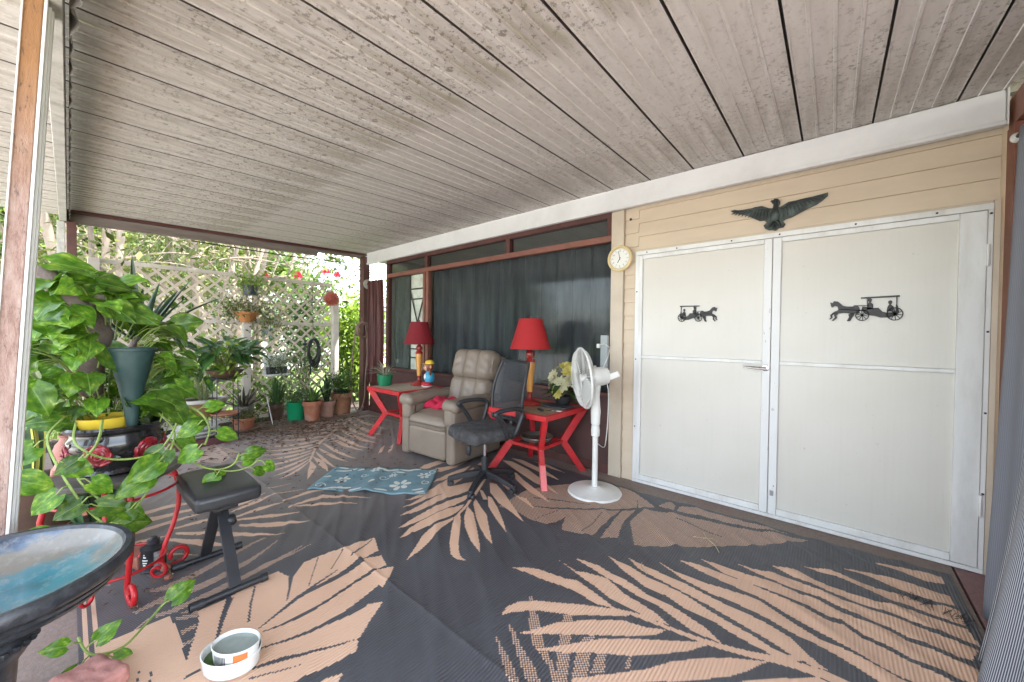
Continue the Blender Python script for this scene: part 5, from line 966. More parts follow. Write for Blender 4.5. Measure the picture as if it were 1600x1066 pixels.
# ------------------------------------------------------------------ mat with white flowers
def make_mat():
    o = thing('floor_mat', 'teal floor mat printed with white flowers in front of the recliner', 'mat', (-3.02,1.75,.015))
    P00, P10, P01, P11 = Vector((-3.26,1.265,0)), Vector((-2.45,1.845,0)), Vector((-3.60,1.66,0)), Vector((-2.83,2.27,0))
    def f(u, v, dz=0):
        p = P00*(1-u)*(1-v)+P10*u*(1-v)+P01*(1-u)*v+P11*u*v
        z = .020+.018*math.exp(-((u-.50+.05*v)/.05)**2)*(1-.35*v)+.006*sin(u*15+v*3)*(1-v)+.004*sin(u*33)
        return (p.x, p.y, z+dz)
    m = M(); m.sheet(f, 60, 20); b = part('mat_cloth', m, mat('teal_fabric', (.15,.26,.295), .85, .2, 8, bump=.15, bscale=120, dirt=(.20,.24,.24), dirt_amt=.5), o, 80, world=True); md = b.modifiers.new('t','SOLIDIFY'); md.thickness = .006; md.offset = -1
    # flowers, leaves and curls in (u,v), kept 1.5 mm proud of the cloth
    W = mat('cream_print', (.62,.64,.58), .85, .1, 8)
    pr = M()
    def blob(cu_, cv, ru, rv, ang, k=9):
        c, s = cos(ang), sin(ang); vs = [f(cu_, cv, .0018)]
        for i in range(k):
            a = 2*pi*i/k; x, y = cos(a)*ru*(1-.25*cos(a)), sin(a)*rv; vs.append(f(min(max(cu_+(x*c-y*s),.01),.99), min(max(cv+(x*s+y*c)*2.0,.02),.98), .0018))
        pr.add(vs, [(0, i+1, (i+1) % k+1) for i in range(k)])
    def flower(u, v, r, n=6):
        for i in range(n):
            a = 2*pi*i/n+.3; blob(u+cos(a)*r*.62, v+sin(a)*r*1.24, r*.36, r*.22, a)
    def curl(u, v, r, a0, sg):
        pts = []
        for i in range(18):
            t_ = i/17; a = a0+sg*t_*7; rr = r*(1-.8*t_); pts.append((u+cos(a)*rr, v+sin(a)*rr*2))
        for i in range(17):
            (a, b_), (c, d) = pts[i], pts[i+1]; w = .0045; nx, ny = -(d-b_)/2, (c-a); l = sqrt(nx*nx+ny*ny)+1e-6; nx, ny = nx/l*w, ny/l*w*2
            q = lambda x, y: f(min(max(x,.01),.99), min(max(y,.02),.98), .0018)
            pr.add([q(a-nx,b_-ny),q(c-nx,d-ny),q(c+nx,d+ny),q(a+nx,b_+ny)], [(0,1,2,3)])
    flower(.20,.42,.075); flower(.74,.30,.105); flower(.90,.70,.07); flower(.42,.85,.06); flower(.62,.66,.04)
    for u, v, r, a, s in ((.07,.12,.05,0,1),(.55,.55,.06,1,-1),(.95,.42,.045,2,1),(.36,.62,.04,0,-1),(.97,.85,.05,1,1)): curl(u, v, r, a, s)
    for u, v, L, a in ((.18,.08,.05,.5),(.24,.10,.05,.5),(.30,.12,.06,.35),(.40,.06,.06,.1),(.12,.80,.06,.3),(.20,.86,.05,.5),(.28,.88,.04,.9),(.58,.88,.08,.1),(.72,.90,.07,-.1),(.66,.80,.06,.1),(.80,.93,.06,0),(.62,.08,.06,.0),(.92,.15,.05,.4),(.95,.06,.04,.2),(.48,.90,.05,.2),(.05,.5,.035,.5),(.48,.35,.04,1.2),(.10,.93,.05,.1)): blob(u, v, L, .014, a)
    part('flower_print', pr, W, o, 80, world=True, stuff=True)
make_mat()

# ------------------------------------------------------------------ folding bench
def make_bench():
    o = thing('folding_bench', 'black folding keyboard bench with padded seat beside the red plant stand', 'bench', (-2.46,.51,0))
    VINYL = mat('black_vinyl', (.026,.027,.029), .38, .1, 8, bump=.06, bscale=200)
    s = M(); s.rbox((-.02,.0,.480), (.26,.142,.036), .024, lambda p: Vector((p.x*(1-.03*(p.y/.14)**2), p.y*(1-.04*(p.x/.25)**2), p.z+(.016*(1-(p.x/.26)**2)*(1-(p.y/.145)**2) if p.z > 0 else 0))), core=10)
    part('seat', s, VINYL, o, 60)
    part('seat_plate', M().box(-.20,.16,-.05,.05,.405,.432), BLACK_METAL, o, bev=.004)
    part('foot_bar', M().tube([(.225,-.155,.022),(.225,.145,.022)], .016, 12), BLACK_METAL, o)
    part('foot_bar', M().tube([(-.225,-.155,.022),(-.225,.155,.022)], .016, 12), BLACK_METAL, o)
    for x in (-.225,.225):
        for y in (-.155,.130): part('rubber_cap', M().tube([(x,y,.022),(x,y+(.055 if y < 0 else .03),.022)], .021, 12), BLACK_PL, o)
    part('leg', M().bar((.225,.022,.035),(-.10,.022,.43), .050, .018, up=(1,0,0)), BLACK_METAL, o, bev=.002)
    part('leg', M().bar((-.225,-.012,.035),(.06,-.012,.43), .050, .018, up=(1,0,0)), BLACK_METAL, o, bev=.002)
    part('knob', M().lathe([(0,0),(.026,.0),(.030,.008),(.030,.03),(.024,.038),(0,.038)], (.0,.035,.285), 14, axis=(0,1,0)), BLACK_PL, o)
make_bench()

# ------------------------------------------------------------------ red scroll plant stand
def spiral(c, r0, r1, a0, a1, n, fn):
    return [fn(c[0]+cos(a0+(a1-a0)*i/n)*(r0+(r1-r0)*i/n), c[1]+sin(a0+(a1-a0)*i/n)*(r0+(r1-r0)*i/n)) for i in range(n+1)]
PSX, PSY = -2.72, .155
def make_stand():
    o = thing('plant_stand', 'red wrought iron plant stand with scrolled feet and a round black top', 'plant stand', (PSX,PSY,0))
    TOPM = mat('slate_top', (.085,.075,.065), .6, .3, 6, dirt=(.24,.20,.17), dirt_amt=.7, dscale=8)
    part('top', M().lathe([(0,.575),(.235,.575),(.245,.582),(.247,.600),(.240,.605),(.225,.602),(0,.602)], seg=48), TOPM, o)
    for k, a in enumerate((radians(8), radians(98), radians(188), radians(278))):
        c, s = cos(a), sin(a); f = lambda r, z: (c*r, s*r, z)
        prof = [(.195,.575),(.225,.52),(.243,.44),(.240,.34),(.218,.24),(.185,.15),(.165,.08),(.172,.035),(.20,.014)]
        pth = [f(r, z) for r, z in prof]+spiral((.235,.062), .050, .030, radians(-120), radians(200), 16, f)
        part('leg', M().tube(pth, .0115, 8), SCROLL_RED, o, 60)
    for z, r in ((.50,.228),(.13,.180)):
        part('ring', M().tube([(r*cos(2*pi*i/40),r*sin(2*pi*i/40),z) for i in range(40)], .007, 8, closed=True), SCROLL_RED, o, 60)
    for k in range(4):
        a = radians(53+90*k); c, s = cos(a), sin(a); f = lambda r, z: (c*r, s*r, z)
        part('scroll', M().tube(spiral((.17,.07), .045, .012, radians(90), radians(-330), 20, f), .008, 6), SCROLL_RED, o, 60)
make_stand()
GLOSSB = mat('black_glaze', (.014,.013,.015), .22, .3, 7, bump=.08, bscale=25, coat=.4, dirt=(.07,.06,.06), dirt_amt=.5, dscale=8)
ROSE = mat('rose_red', (.25,.012,.02), .35, .5, 30, coat=.3)
def make_planter():
    o = thing('rose_planter', 'glossy black pedestal planter moulded with red roses, on the red stand', 'planter', (PSX,PSY,.604))
    part('bowl', M().lathe([(0,.0),(.115,.0),(.128,.012),(.118,.030),(.122,.045),(.150,.085),(.172,.135),(.170,.170),(.158,.192),(.160,.205),(.178,.216),(.182,.230),(.176,.240),(.163,.236),(.155,.215),(.150,.19),(.10,.17),(0,.165)], seg=56), GLOSSB, o)
    part('soil', M().lathe([(0,.195),(.152,.19)], seg=30), SOIL, o)
    for a in (-85, -25, 35, 95, 155, 215):
        a = radians(a); n_ = Vector((cos(a), sin(a), -.12)).normalized(); C = Vector((cos(a)*.158, sin(a)*.158, .118)); q = Vector((0,0,1)).rotation_difference(n_).to_matrix()
        m = M(); m.ball(C+q @ Vector((0,0,-.006)), (.060,.050,.024), 16, 8, q)
        m.tube([C+q @ Vector((cos(b*.55)*(.004+.0015*b), sin(b*.55)*(.004+.0015*b)*.86, .022-.00030*b-.000012*b*b)) for b in range(34)], [.0045+.0016*sin(b*1.05)+.00006*b for b in range(34)], 6)
        for b in range(7): bb_ = b*.9; m.ball(C+q @ Vector((cos(bb_)*.046,sin(bb_)*.038,.004)), (.024,.009,.013), 8, 5, q @ Matrix.Rotation(bb_+pi/2,3,'Z') @ Matrix.Rotation(.5,3,'X'))
        m.ball(C+q @ Vector((0,0,.02)), .009, 8, 5); part('rose', m, ROSE, o)
        l = M()
        for b in (.9,2.5,4.0,5.4): l.ball(C+q @ Vector((cos(b)*.066,sin(b)*.048,-.004)), (.030,.014,.007), 8, 5, q @ Matrix.Rotation(b,3,'Z'))
        part('moulded_leaf', l, GLOSSB, o)
make_planter()
YEL = mat('yellow_pot', (.72,.50,.045), .4, .08, 6)
GREENV = mat('dark_green_plastic', (.018,.050,.048), .5, .15, 6, dirt=(.07,.10,.09), dirt_amt=.5, dscale=7)
cv = thing('cone_vase', 'dark green plastic cone vase stuck upright among the pothos', 'vase', (PSX+.11,PSY+.045,.80))
part('cone', M().lathe([(.016,0),(.022,.05),(.030,.12),(.047,.22),(.067,.315),(.086,.40),(.090,.402),(.092,.415),(.088,.418),(.083,.40),(.06,.28),(.03,.16),(0,.15)], seg=40), GREENV, cv)
jug = thing('clay_jug', 'small pink clay jug at the back edge of the red plant stand', 'jug', (PSX-.17,PSY-.16,.604))
part('body', M().lathe([(0,.0),(.045,.0),(.050,.01),(.044,.03),(.036,.05),(.046,.075),(.050,.10),(.042,.13),(.028,.15),(.026,.165),(.034,.175),(.030,.178),(.020,.165)], seg=28), mat('pink_clay', (.42,.19,.15), .75, .15, 8), jug)
part('foot_tray', M().rbox((.02,0,.0-.0),(.07,.055,.012),.01), TERRA, jug)

# ------------------------------------------------------------------ bird bath
def make_bath():
    bx, by, rz = -1.650, -.150, .665
    o = thing('bird_bath', 'black bird bath with a blue and sand glazed bowl in the left foreground', 'bird bath', (bx,by,0))
    m = bpy.data.materials.new('blue_glaze'); m.use_nodes = True; t = m.node_tree; b = t.nodes['Principled BSDF']; v = coords(t)
    ln = nd(t, 'ShaderNodeVectorMath', operation='LENGTH'); t.links.new(coords(t, (1.7,1.0,.2)), ln.inputs[0])
    ad = nd(t, 'ShaderNodeMath', operation='MULTIPLY_ADD'); t.links.new(noise_f(t, v, 9, 8, .7), ad.inputs[0]); ad.inputs[1].default_value = .34; t.links.new(ln.outputs['Value'], ad.inputs[2])
    c = ramp(t, ad.outputs[0], [(.20,(.008,.075,.095)),(.27,(.02,.15,.19)),(.36,(.06,.16,.18)),(.42,(.16,.15,.12)),(.52,(.20,.18,.145)),(.57,(.08,.12,.17)),(.63,(.03,.045,.075))])
    c = mixc(t, ramp(t, noise_f(t, v, 26, 8, .75), [(.52,(0,0,0)),(.70,(.55,.55,.55))]), c, (.30,.28,.24))
    t.links.new(c, b.inputs['Base Color']); b.inputs['Roughness'].default_value = .22; b.inputs['Coat Weight'].default_value = .15
    BB = mat('speckled_black', (.024,.026,.030), .35, .3, 30, bump=.15, bscale=120, dirt=(.10,.10,.11), dirt_amt=.5, dscale=30)
    part('bowl', M().lathe([(.05,-.145),(.09,-.138),(.17,-.112),(.220,-.090),(.240,-.080),(.246,-.070),(.240,-.063),(.256,-.058),(.263,-.047),(.256,-.041),(.272,-.036),(.281,-.024),(.282,-.006),(.275,.004),(.262,.004),(.256,-.006)], seg=72), BB, o).location = (0,0,rz)
    part('basin', M().lathe([(0,-.066),(.10,-.063),(.18,-.052),(.228,-.034),(.248,-.014),(.2558,-.0055)], seg=72), m, o).location = (0,0,rz)
    part('pedestal', M().lathe([(0,0),(.17,0),(.175,.02),(.15,.045),(.10,.07),(.06,.12),(.05,.22),(.055,.34),(.06,.42),(.085,.46),(.092,.48),(.075,.50),(.06,.505),(.05,.52)], seg=44), BB, o)
    bd = M()
    for k in range(26): a = 2*pi*k/26; bd.ball((cos(a)*.091,sin(a)*.091,.477), .009, 6, 4)
    part('beading', bd, BB, o, stuff=True)
make_bath()

# ------------------------------------------------------------------ tubs, rock, brick, can
def tub(label, loc, rx, ry, h, rot, fill, liquid_z, extra):
    o = thing('plastic_tub', label, 'tub', loc, rot)
    part('shell', M().lathe([(0,0),(.92,.0),(.95,.004),(1.0,h),(1.03,h),(1.035,h+.004),(1.0,h+.006),(.965,h),(.92,.008),(0,.008)], seg=44, sx=rx, sy=ry), WHITE_PL, o)
    part('contents', M().lathe([(0,liquid_z),(.95,liquid_z)], seg=36, sx=rx, sy=ry), fill, o)
    return o
tub('wider oval white tub with green water, in the foreground under the smaller tub', (-1.750,.405,.014), .104, .080, .055, radians(35), mat('green_water', (.10,.17,.05), .15, .4, 12), .030, 0)
t2 = tub('smaller white tub with a barcode label, standing in the wider oval tub', (-1.732,.415,.048), .084, .062, .054, radians(35), mat('clear_water', (.30,.34,.30), .08, .2, 9), .045, 0)
def label_patch(a0, a1, z0, z1, rr, mt, nm):
    m = M(); n = 10
    m.sheet(lambda u, v: ((rr*.084)*cos(a0+(a1-a0)*u)*(1+.04*v), (rr*.062)*sin(a0+(a1-a0)*u)*(1+.04*v), z0+(z1-z0)*v), n, 1); part(nm, m, mt, t2, 60)
label_patch(radians(-65), radians(-30), .018, .050, .985, mat('orange_label', (.75,.17,.04), .5, .05, 4), 'price_label')
for k in range(9): label_patch(radians(-118+4*k), radians(-116.2+4*k), .012, .046, .985, BLACK_PL, 'barcode_bar')
rk = M()
def rockf(p): n = vnoise(p.x*14, p.y*14, p.z*14)*.05+vnoise(p.x*38, p.y*38, p.z*38)*.025; return p*(1+n*3.2)
rk.rbox((0,0,0), (.095,.07,.05), .03, rockf, core=14).xf(Matrix.Translation((-1.98,.045,.042)) @ Matrix.Rotation(.5, 4, 'Z'))
solo('pink_rock', rk, mat('pink_stone', (.40,.185,.155), .85, .3, 9, bump=.4, bscale=50), 'rough pink stone at the rug corner below the bird bath', 'rock', origin=(-1.955,.045,0), smooth=30)
BRICKM = mat('brick_clay', (.27,.10,.065), .9, .25, 9, bump=.3, bscale=60)
solo('loose_brick', M().rbox((0,0,0),(.10,.05,.033),.006).xf(Matrix.Translation((-2.93,.25,.045)) @ Matrix.Rotation(.3,4,'Z')), BRICKM, 'red brick lying behind the black can under the plant stand', 'brick', origin=(-2.93,.25,.012), smooth=30)
cn = thing('black_can', 'small black metal can with a screw cap beside the plant stand foot', 'can', (-2.79,.295,.012))
part('body', M().lathe([(0,0),(.052,0),(.054,.004),(.052,.010),(.052,.112),(.055,.116),(.055,.122),(.045,.125),(.030,.135),(0,.135)], seg=32), mat('can_black', (.018,.018,.02), .35, .2, 9), cn)
part('cap', M().lathe([(.024,.135),(.026,.14),(.026,.158),(.018,.162),(.012,.172),(0,.174)], seg=18), BLACK_METAL, cn)
lb = M(); lb.sheet(lambda u, v: (.0526*cos(-.1+.95*u), .0526*sin(-.1+.95*u), .015+.09*v), 8, 1); part('grey_label', lb, mat('grey_label', (.26,.26,.25), .5, .4, 60), cn, 60)
for z, L, a in ((.082,.30,-1.0),(.066,.55,-1.1),(.052,.42,-1.05),(.040,.25,-1.0),(.094,.12,-.95)):
    m = M(); m.sheet(lambda u, v, z=z, L=L, a=a: (.0527*cos(a+L*u), .0527*sin(a+L*u), z+.006*v), 5, 1); part('white_mark', m, WHITE_PL, cn, 60)
for i, (x, y, s) in enumerate(((-2.70,.335,.030),(-2.60,.33,.022),(-3.06,.72,.020))):
    r = M(); r.ball((x,y,.012+s*.6), (s,s*.8,s*.7), 9, 6); r.v = [(a+.006*vnoise(a*60,b*60,c*60), b+.006*vnoise(b*60,c*60,a*60+4), c) for a, b, c in r.v]
    solo('stone_chip', r, BRICKM, ('reddish stone chip by the back foot of the folding bench','smaller stone chip next to the bench back foot bar','tiny red pebble on the rug beyond the bench')[i], 'stone', origin=(x,y,.012))

# ------------------------------------------------------------------ cartoonish figurine (a plain stand-in), green planter on the left table
fg = thing('figurine', 'small painted figurine with a yellow cap and red shoes on the left table', 'figurine', (-3.915,2.985,.627), radians(-25))
SKIN = mat('painted_skin', (.66,.36,.25), .4, .05, 6); HAIR = mat('painted_brown', (.22,.06,.03), .4, .1, 6); BLUE = mat('painted_blue', (.04,.30,.46), .4, .1, 6); SHOE = mat('painted_red', (.45,.01,.02), .35, .1, 6)
part('body', M().lathe([(0,.06),(.05,.065),(.066,.10),(.062,.15),(.042,.19),(.025,.205),(0,.205)], seg=22), BLUE, fg)
bl_ = M(); bl_.ball((0,-.050,.13),(.034,.022,.042)); part('bib', bl_, WHITE_PL, fg)
h = M(); h.ball((0,-.008,.262),(.062,.060,.064), 20, 14); part('head', h, HAIR, fg)
h = M(); h.ball((0,-.040,.252),(.046,.032,.048)); part('face', h, SKIN, fg)
for s in (-1,1):
    h = M(); h.ball((s*.064,0,.262),(.014,.012,.022)); part('ear', h, SKIN, fg)
    h = M(); h.ball((s*.017,-.069,.264),(.0065,.004,.010), 8, 6); part('eye', h, BLACK_PL, fg)
    h = M(); h.tube([(s*.045,0,.165),(s*.085,-.01,.175),(s*.105,-.015,.205)], [.016,.014,.013], 8); h.ball((s*.108,-.016,.215),(.018,.012,.02)); part('arm', h, HAIR, fg)
    h = M(); h.ball((s*.042,-.035,.036),(.036,.058,.034)); part('shoe', h, SHOE, fg)
    h = M(); h.ball((s*.042,-.036,.014),(.038,.061,.014)); part('sole', h, WHITE_PL, fg)
h = M(); h.ball((0,-.072,.246),(.010,.008,.008), 8, 6); part('nose', h, SKIN, fg)
h = M(); h.tube([(-.016,-.068,.228),(0,-.072,.224),(.016,-.068,.228)], .003, 6); part('mouth', h, SHOE, fg)
h = M(); h.lathe([(.058,.295),(.060,.30),(.050,.325),(.030,.342),(0,.348)], seg=22); h.ball((0,-.055,.298),(.040,.035,.006)); part('cap', h, YEL, fg)

# ------------------------------------------------------------------ plants
def leafmat(name, col, var=.3, rough=.4, trans=.25, scale=5, orand=.25): return mat(name, col, rough, var, scale, objrand=orand, trans=trans, spec=.4)
def pothos_mat():
    m = bpy.data.materials.new('pothos_leaf'); m.use_nodes = True; t = m.node_tree; b = t.nodes['Principled BSDF']
    oi = t.nodes.new('ShaderNodeObjectInfo'); v = coords(t, (4.5,2.4,2)); ad = nd(t, 'ShaderNodeVectorMath', operation='ADD')
    sc = nd(t, 'ShaderNodeVectorMath', operation='SCALE'); cb = t.nodes.new('ShaderNodeCombineXYZ'); t.links.new(oi.outputs['Random'], cb.inputs[0]); t.links.new(oi.outputs['Random'], cb.inputs[1]); t.links.new(cb.outputs[0], sc.inputs[0]); sc.inputs['Scale'].default_value = 40
    t.links.new(v, ad.inputs[0]); t.links.new(sc.outputs[0], ad.inputs[1])
    n = noise_f(t, ad.outputs[0], 1.2, 5, .6)
    c = ramp(t, n, [(.32,(.042,.110,.014)),(.52,(.095,.205,.024)),(.63,(.19,.31,.04)),(.72,(.42,.49,.13))])
    hs = nd(t, 'ShaderNodeHueSaturation', Saturation=1.05); mr = nd(t, 'ShaderNodeMapRange'); mr.inputs[3].default_value = .50; mr.inputs[4].default_value = 1.35; t.links.new(oi.outputs['Random'], mr.inputs[0]); t.links.new(mr.outputs[0], hs.inputs['Value']); t.links.new(c, hs.inputs['Color'])
    # paler veins
    tc = t.nodes.new('ShaderNodeTexCoord'); sx = nd(t, 'ShaderNodeSeparateXYZ'); t.links.new(tc.outputs['Object'], sx.inputs[0]); ab = nd(t, 'ShaderNodeMath', operation='ABSOLUTE'); t.links.new(sx.outputs[0], ab.inputs[0])
    c = mixc(t, ramp(t, ab.outputs[0], [(.006,(.55,.55,.55)),(.022,(0,0,0))]), hs.outputs[0], (.22,.36,.08))
    t.links.new(c, b.inputs['Base Color']); b.inputs['Roughness'].default_value = .33; b.inputs['Specular IOR Level'].default_value = .42
    tr = t.nodes.new('ShaderNodeBsdfTranslucent'); t.links.new(c, tr.inputs[0]); mx = t.nodes.new('ShaderNodeMixShader'); mx.inputs[0].default_value = .30
    t.links.new(b.outputs[0], mx.inputs[1]); t.links.new(tr.outputs[0], mx.inputs[2]); t.links.new(mx.outputs[0], t.nodes['Material Output'].inputs[0]); return m
POTHOS = pothos_mat(); VINE = mat('vine_stem', (.22,.30,.07), .5, .25, 10); STEM = mat('plant_stem', (.12,.15,.05), .6, .3, 10)
def heart_mesh(k):
    r = random.Random(k); m = M(); nv, nu = 12, 8; tw = r.uniform(-.25,.25); fold = r.uniform(.10,.30); droop = r.uniform(.15,.50); wid = r.uniform(.88,1.08); wav = r.uniform(.02,.05)
    def f(u, v):
        s = 2*u-1; w = wid*.5*(sin(pi*min(1,v**.62)))**.85*(1-.10*v) if 0 < v < 1 else 0
        w = max(w, .22*wid*(1-v/.05) if v < .05 else 0)
        x = s*w; y = v-.20*abs(s)**1.5*max(0, 1-v*2.2)
        z = fold*abs(x)*1.3-droop*v*v+wav*sin(v*14+s*3)*abs(s)+.02*cos(s*pi)+tw*x*v
        return (x+.06*sin(v*3)*tw, y, z)
    m.sheet(f, nu, nv); return mesh_of('leaf', m, POTHOS, 80)
HEARTS = [heart_mesh(k) for k in range(6)]
def place(me, name, parent, pos, tip, nrm, size, wid=1):
    y = Vector(tip).normalized(); z = Vector(nrm); z = (z-y*z.dot(y)); z = z.normalized() if z.length > 1e-5 else y.orthogonal().normalized(); x = y.cross(z)
    o = bpy.data.objects.new(name, me); COL.objects.link(o); o.parent = parent
    R = Matrix((x*size*wid, y*size, z*size)).transposed().to_4x4(); o.matrix_local = Matrix.Translation(Vector(pos)-parent.location) @ R
    return o
def smooth(P, n=5):
    P = [Vector(p) for p in P]; out = []
    for i in range(len(P)-1):
        a, b, c, d = P[max(i-1,0)], P[i], P[i+1], P[min(i+2,len(P)-1)]
        for k in range(n):
            t_ = k/n; out.append(.5*((2*b)+(c-a)*t_+(2*a-5*b+4*c-d)*t_*t_+(3*b-a-3*c+d)*t_**3))
    return out+[P[-1]]
def make_pothos():
    base = Vector((PSX+.01,PSY-.035,.79)); o = thing('potted_pothos', 'big variegated pothos spilling from a yellow pot on the red stand', 'plant', base)
    part('pot', M().lathe([(.075,0),(.094,.05),(.102,.085),(.104,.09),(.097,.09),(.085,.075),(0,.073)], seg=36), YEL, o)
    r = random.Random(11); vines = M(); stems = M(); C = Vector((-2.76,.135,1.18))
    def leaf(pos, tip, nrm, size, src=None):
        place(r.choice(HEARTS), 'leaf', o, pos, tip, nrm, size)
        if src is not None: stems.tube([p-base for p in smooth([src, (Vector(src)+Vector(pos))/2+Vector((0,0,.03)), Vector(pos)], 3)], .003, 5, cap=False)
    n = 0
    while n < 240:
        d = Vector((r.gauss(0,1), r.gauss(0,1), r.gauss(0,1))).normalized(); k = r.uniform(.55,1)**.6
        p = C+Vector((d.x*.30, d.y*.285, d.z*.44))*k
        zf = (p.z-.80)/.85
        if zf < .02: continue
        if p.z > 1.34: p.y = .135-.06+(p.y-.135)*.82-.02
        if p.z < .90 and p.x > -2.74 and .0 < p.y < .33: continue       # leave the urn and yellow pot in view
        if p.x > -2.74 and .09 < p.y < .30 and .98 < p.z < 1.32: continue      # and the green vase
        out = Vector((d.x*.6+.25+r.gauss(0,.3), d.y*.9+r.gauss(0,.45), -.15+r.uniform(-.8,.5))).normalized(); nrm = Vector((d.x*.5+.55+r.gauss(0,.25), d.y*.5+r.gauss(0,.45), .65+r.gauss(0,.35)))
        cen = Vector((-2.80+.45*(p.x+2.80), .13+.5*(p.y-.13), max(.86, p.z-r.uniform(.03,.12))))
        leaf(p, out, nrm, r.uniform(.065,.118)*(1.0 if p.z < 1.3 else 1.12), cen); n += 1
    # the distinct top leaves
    for pos, tip, nrm, s in (((-2.70,-.05,1.60),(.1,.95,-.08),(.75,-.1,.65),.19),((-2.70,.10,1.52),(.1,1,.15),(.75,0,.6),.15),((-2.68,.04,1.47),(.0,1,-.05),(.8,0,.5),.15),((-2.66,-.06,1.47),(.2,.6,-.6),(.8,.1,.5),.17),
        ((-2.60,-.06,1.34),(.3,.7,-.5),(.75,.1,.6),.19),((-2.58,.12,1.22),(.1,.35,-.8),(.95,.1,.3),.17),((-2.52,-.10,1.06),(.2,.3,-.75),(.9,.0,.4),.16),
        ((-2.52,.28,.97),(.2,.6,-.3),(.7,.0,.7),.17),((-2.56,.36,.86),(.2,.6,-.35),(.7,.1,.7),.16),((-2.5,.33,.93),(.2,.3,-.5),(.8,.1,.5),.14),((-2.6,.36,1.02),(.0,.7,-.5),(.8,.0,.6),.15)):
        leaf(Vector(pos), tip, nrm, s*.82, Vector(pos)+Vector((-.12,-.03,-.10)))
    # trailing vines: nodes carry leaves that hang away from the urn
    E0 = .24
    def vine(P, leaves, rad=.0050):
        q = smooth(P, 6); vines.tube([p-base for p in q], rad, 6)
        for i, side, s, dz in leaves:
            p = q[min(i, len(q)-1)]; sd = Vector((.35, side*.8, dz)); sd.normalize()
            e = p+sd*.045; stems.tube([p-base, (p+e)/2-base+Vector((.01,0,.012)), e-base], .0028, 5, cap=False)
            place(r.choice(HEARTS), 'leaf', o, e, (sd.x*.4+r.uniform(-.2,.2), sd.y, dz), (.85,r.uniform(-.3,.4),.5), s*.78)
    vine([(-2.62,-.02,.90),(-2.50,-.06,.84),(-2.44,-.02,.70),(-2.42,.04,.55),(-2.41,.10,.45)], [(6,-1,.13,-.5),(10,1,.11,-.5),(14,-1,.12,-.6),(18,1,.13,-.2),(22,-1,.12,-.7),(24,1,.14,-.1)])
    vine([(-2.60,.02,.88),(-2.50,.02,.80),(-2.47,.12,.72),(-2.455,.26,.715),(-2.47,.33,.80),(-2.52,.36,.88)], [(24,1,.12,-.7)])
    vine([(-2.62,.30,.88),(-2.50,.34,.80),(-2.44,.31,.70),(-2.42,.24,.56),(-2.40,.17,.46)], [(5,1,.14,.1),(9,-1,.15,-.8),(12,-1,.17,-.45),(15,-1,.16,-.35),(20,-1,.12,-.5)])
    vine([(-2.64,-.10,.92),(-2.52,-.17,.88),(-2.46,-.19,.80),(-2.44,-.17,.70)], [(4,-1,.13,-.5),(8,1,.12,-.6),(12,-1,.14,-.5),(16,1,.15,-.4),(18,-1,.13,-.5)])
    vine([(-2.60,.34,.74),(-2.52,.42,.62),(-2.46,.50,.575),(-2.40,.56,.60),(-2.37,.58,.66)], [(10,1,.09,-.8),(14,-1,.10,-.7),(18,1,.085,.2),(22,1,.11,.15)])
    vine([(-2.50,.46,.585),(-2.42,.56,.560),(-2.36,.63,.585),(-2.34,.66,.62)], [(10,1,.085,-.4),(16,1,.09,-.6)], .004)
    vine([(-2.46,-.12,.70),(-2.40,-.15,.55),(-2.38,-.12,.44)], [(4,-1,.13,-.4),(8,1,.12,-.4),(11,-1,.12,-.3)])
    vine([(-2.56,.10,.885),(-2.47,.08,.80),(-2.44,.02,.70),(-2.43,.06,.60),(-2.42,.12,.52)], [(8,-1,.10,-.5),(14,1,.11,-.5),(19,-1,.12,-.4),(24,1,.12,-.5)])
    vine([(-2.60,.38,.92),(-2.50,.44,.88),(-2.45,.47,.80),(-2.44,.45,.72)], [(5,1,.11,.2),(9,-1,.12,-.4),(13,1,.12,-.3),(17,-1,.12,-.5)])
    # a stray vine on the floor by the front scroll
    vine([(-2.22,.02,.10),(-2.14,.05,.06),(-2.12,.13,.045),(-2.18,.20,.06),(-2.26,.28,.09)], [(2,-1,.085,.4),(6,-1,.11,-.7),(8,1,.10,-.6),(4,1,.10,.6),(22,1,.12,.5)])
    part('vine', vines, VINE, o, 60, stuff=False); part('petioles', stems, VINE, o, 0, stuff=True)
make_pothos()
DRIFT = mat('driftwood', (.13,.10,.085), .9, .4, 9, bump=.6, bscale=30)
dw = M(); dw.tube(smooth([(-2.86,.06,.98),(-2.82,.08,1.14),(-2.73,.10,1.28),(-2.70,.02,1.42),(-2.72,-.05,1.52),(-2.74,-.07,1.58)]), [.05]*6+[.045]*6+[.05]*6+[.042]*8, 12); dw.tube(smooth([(-2.70,.04,1.40),(-2.68,.11,1.46),(-2.70,.13,1.42)]), .022, 8)
dw.v = [(a+.012*vnoise(a*30,b*30,c*30), b+.012*vnoise(a*30+7,b*30,c*30), c) for a, b, c in dw.v]
solo('driftwood', dw, DRIFT, 'grey gnarled driftwood pole standing inside the pothos foliage', 'driftwood', origin=(-2.78,.04,.88), smooth=60)

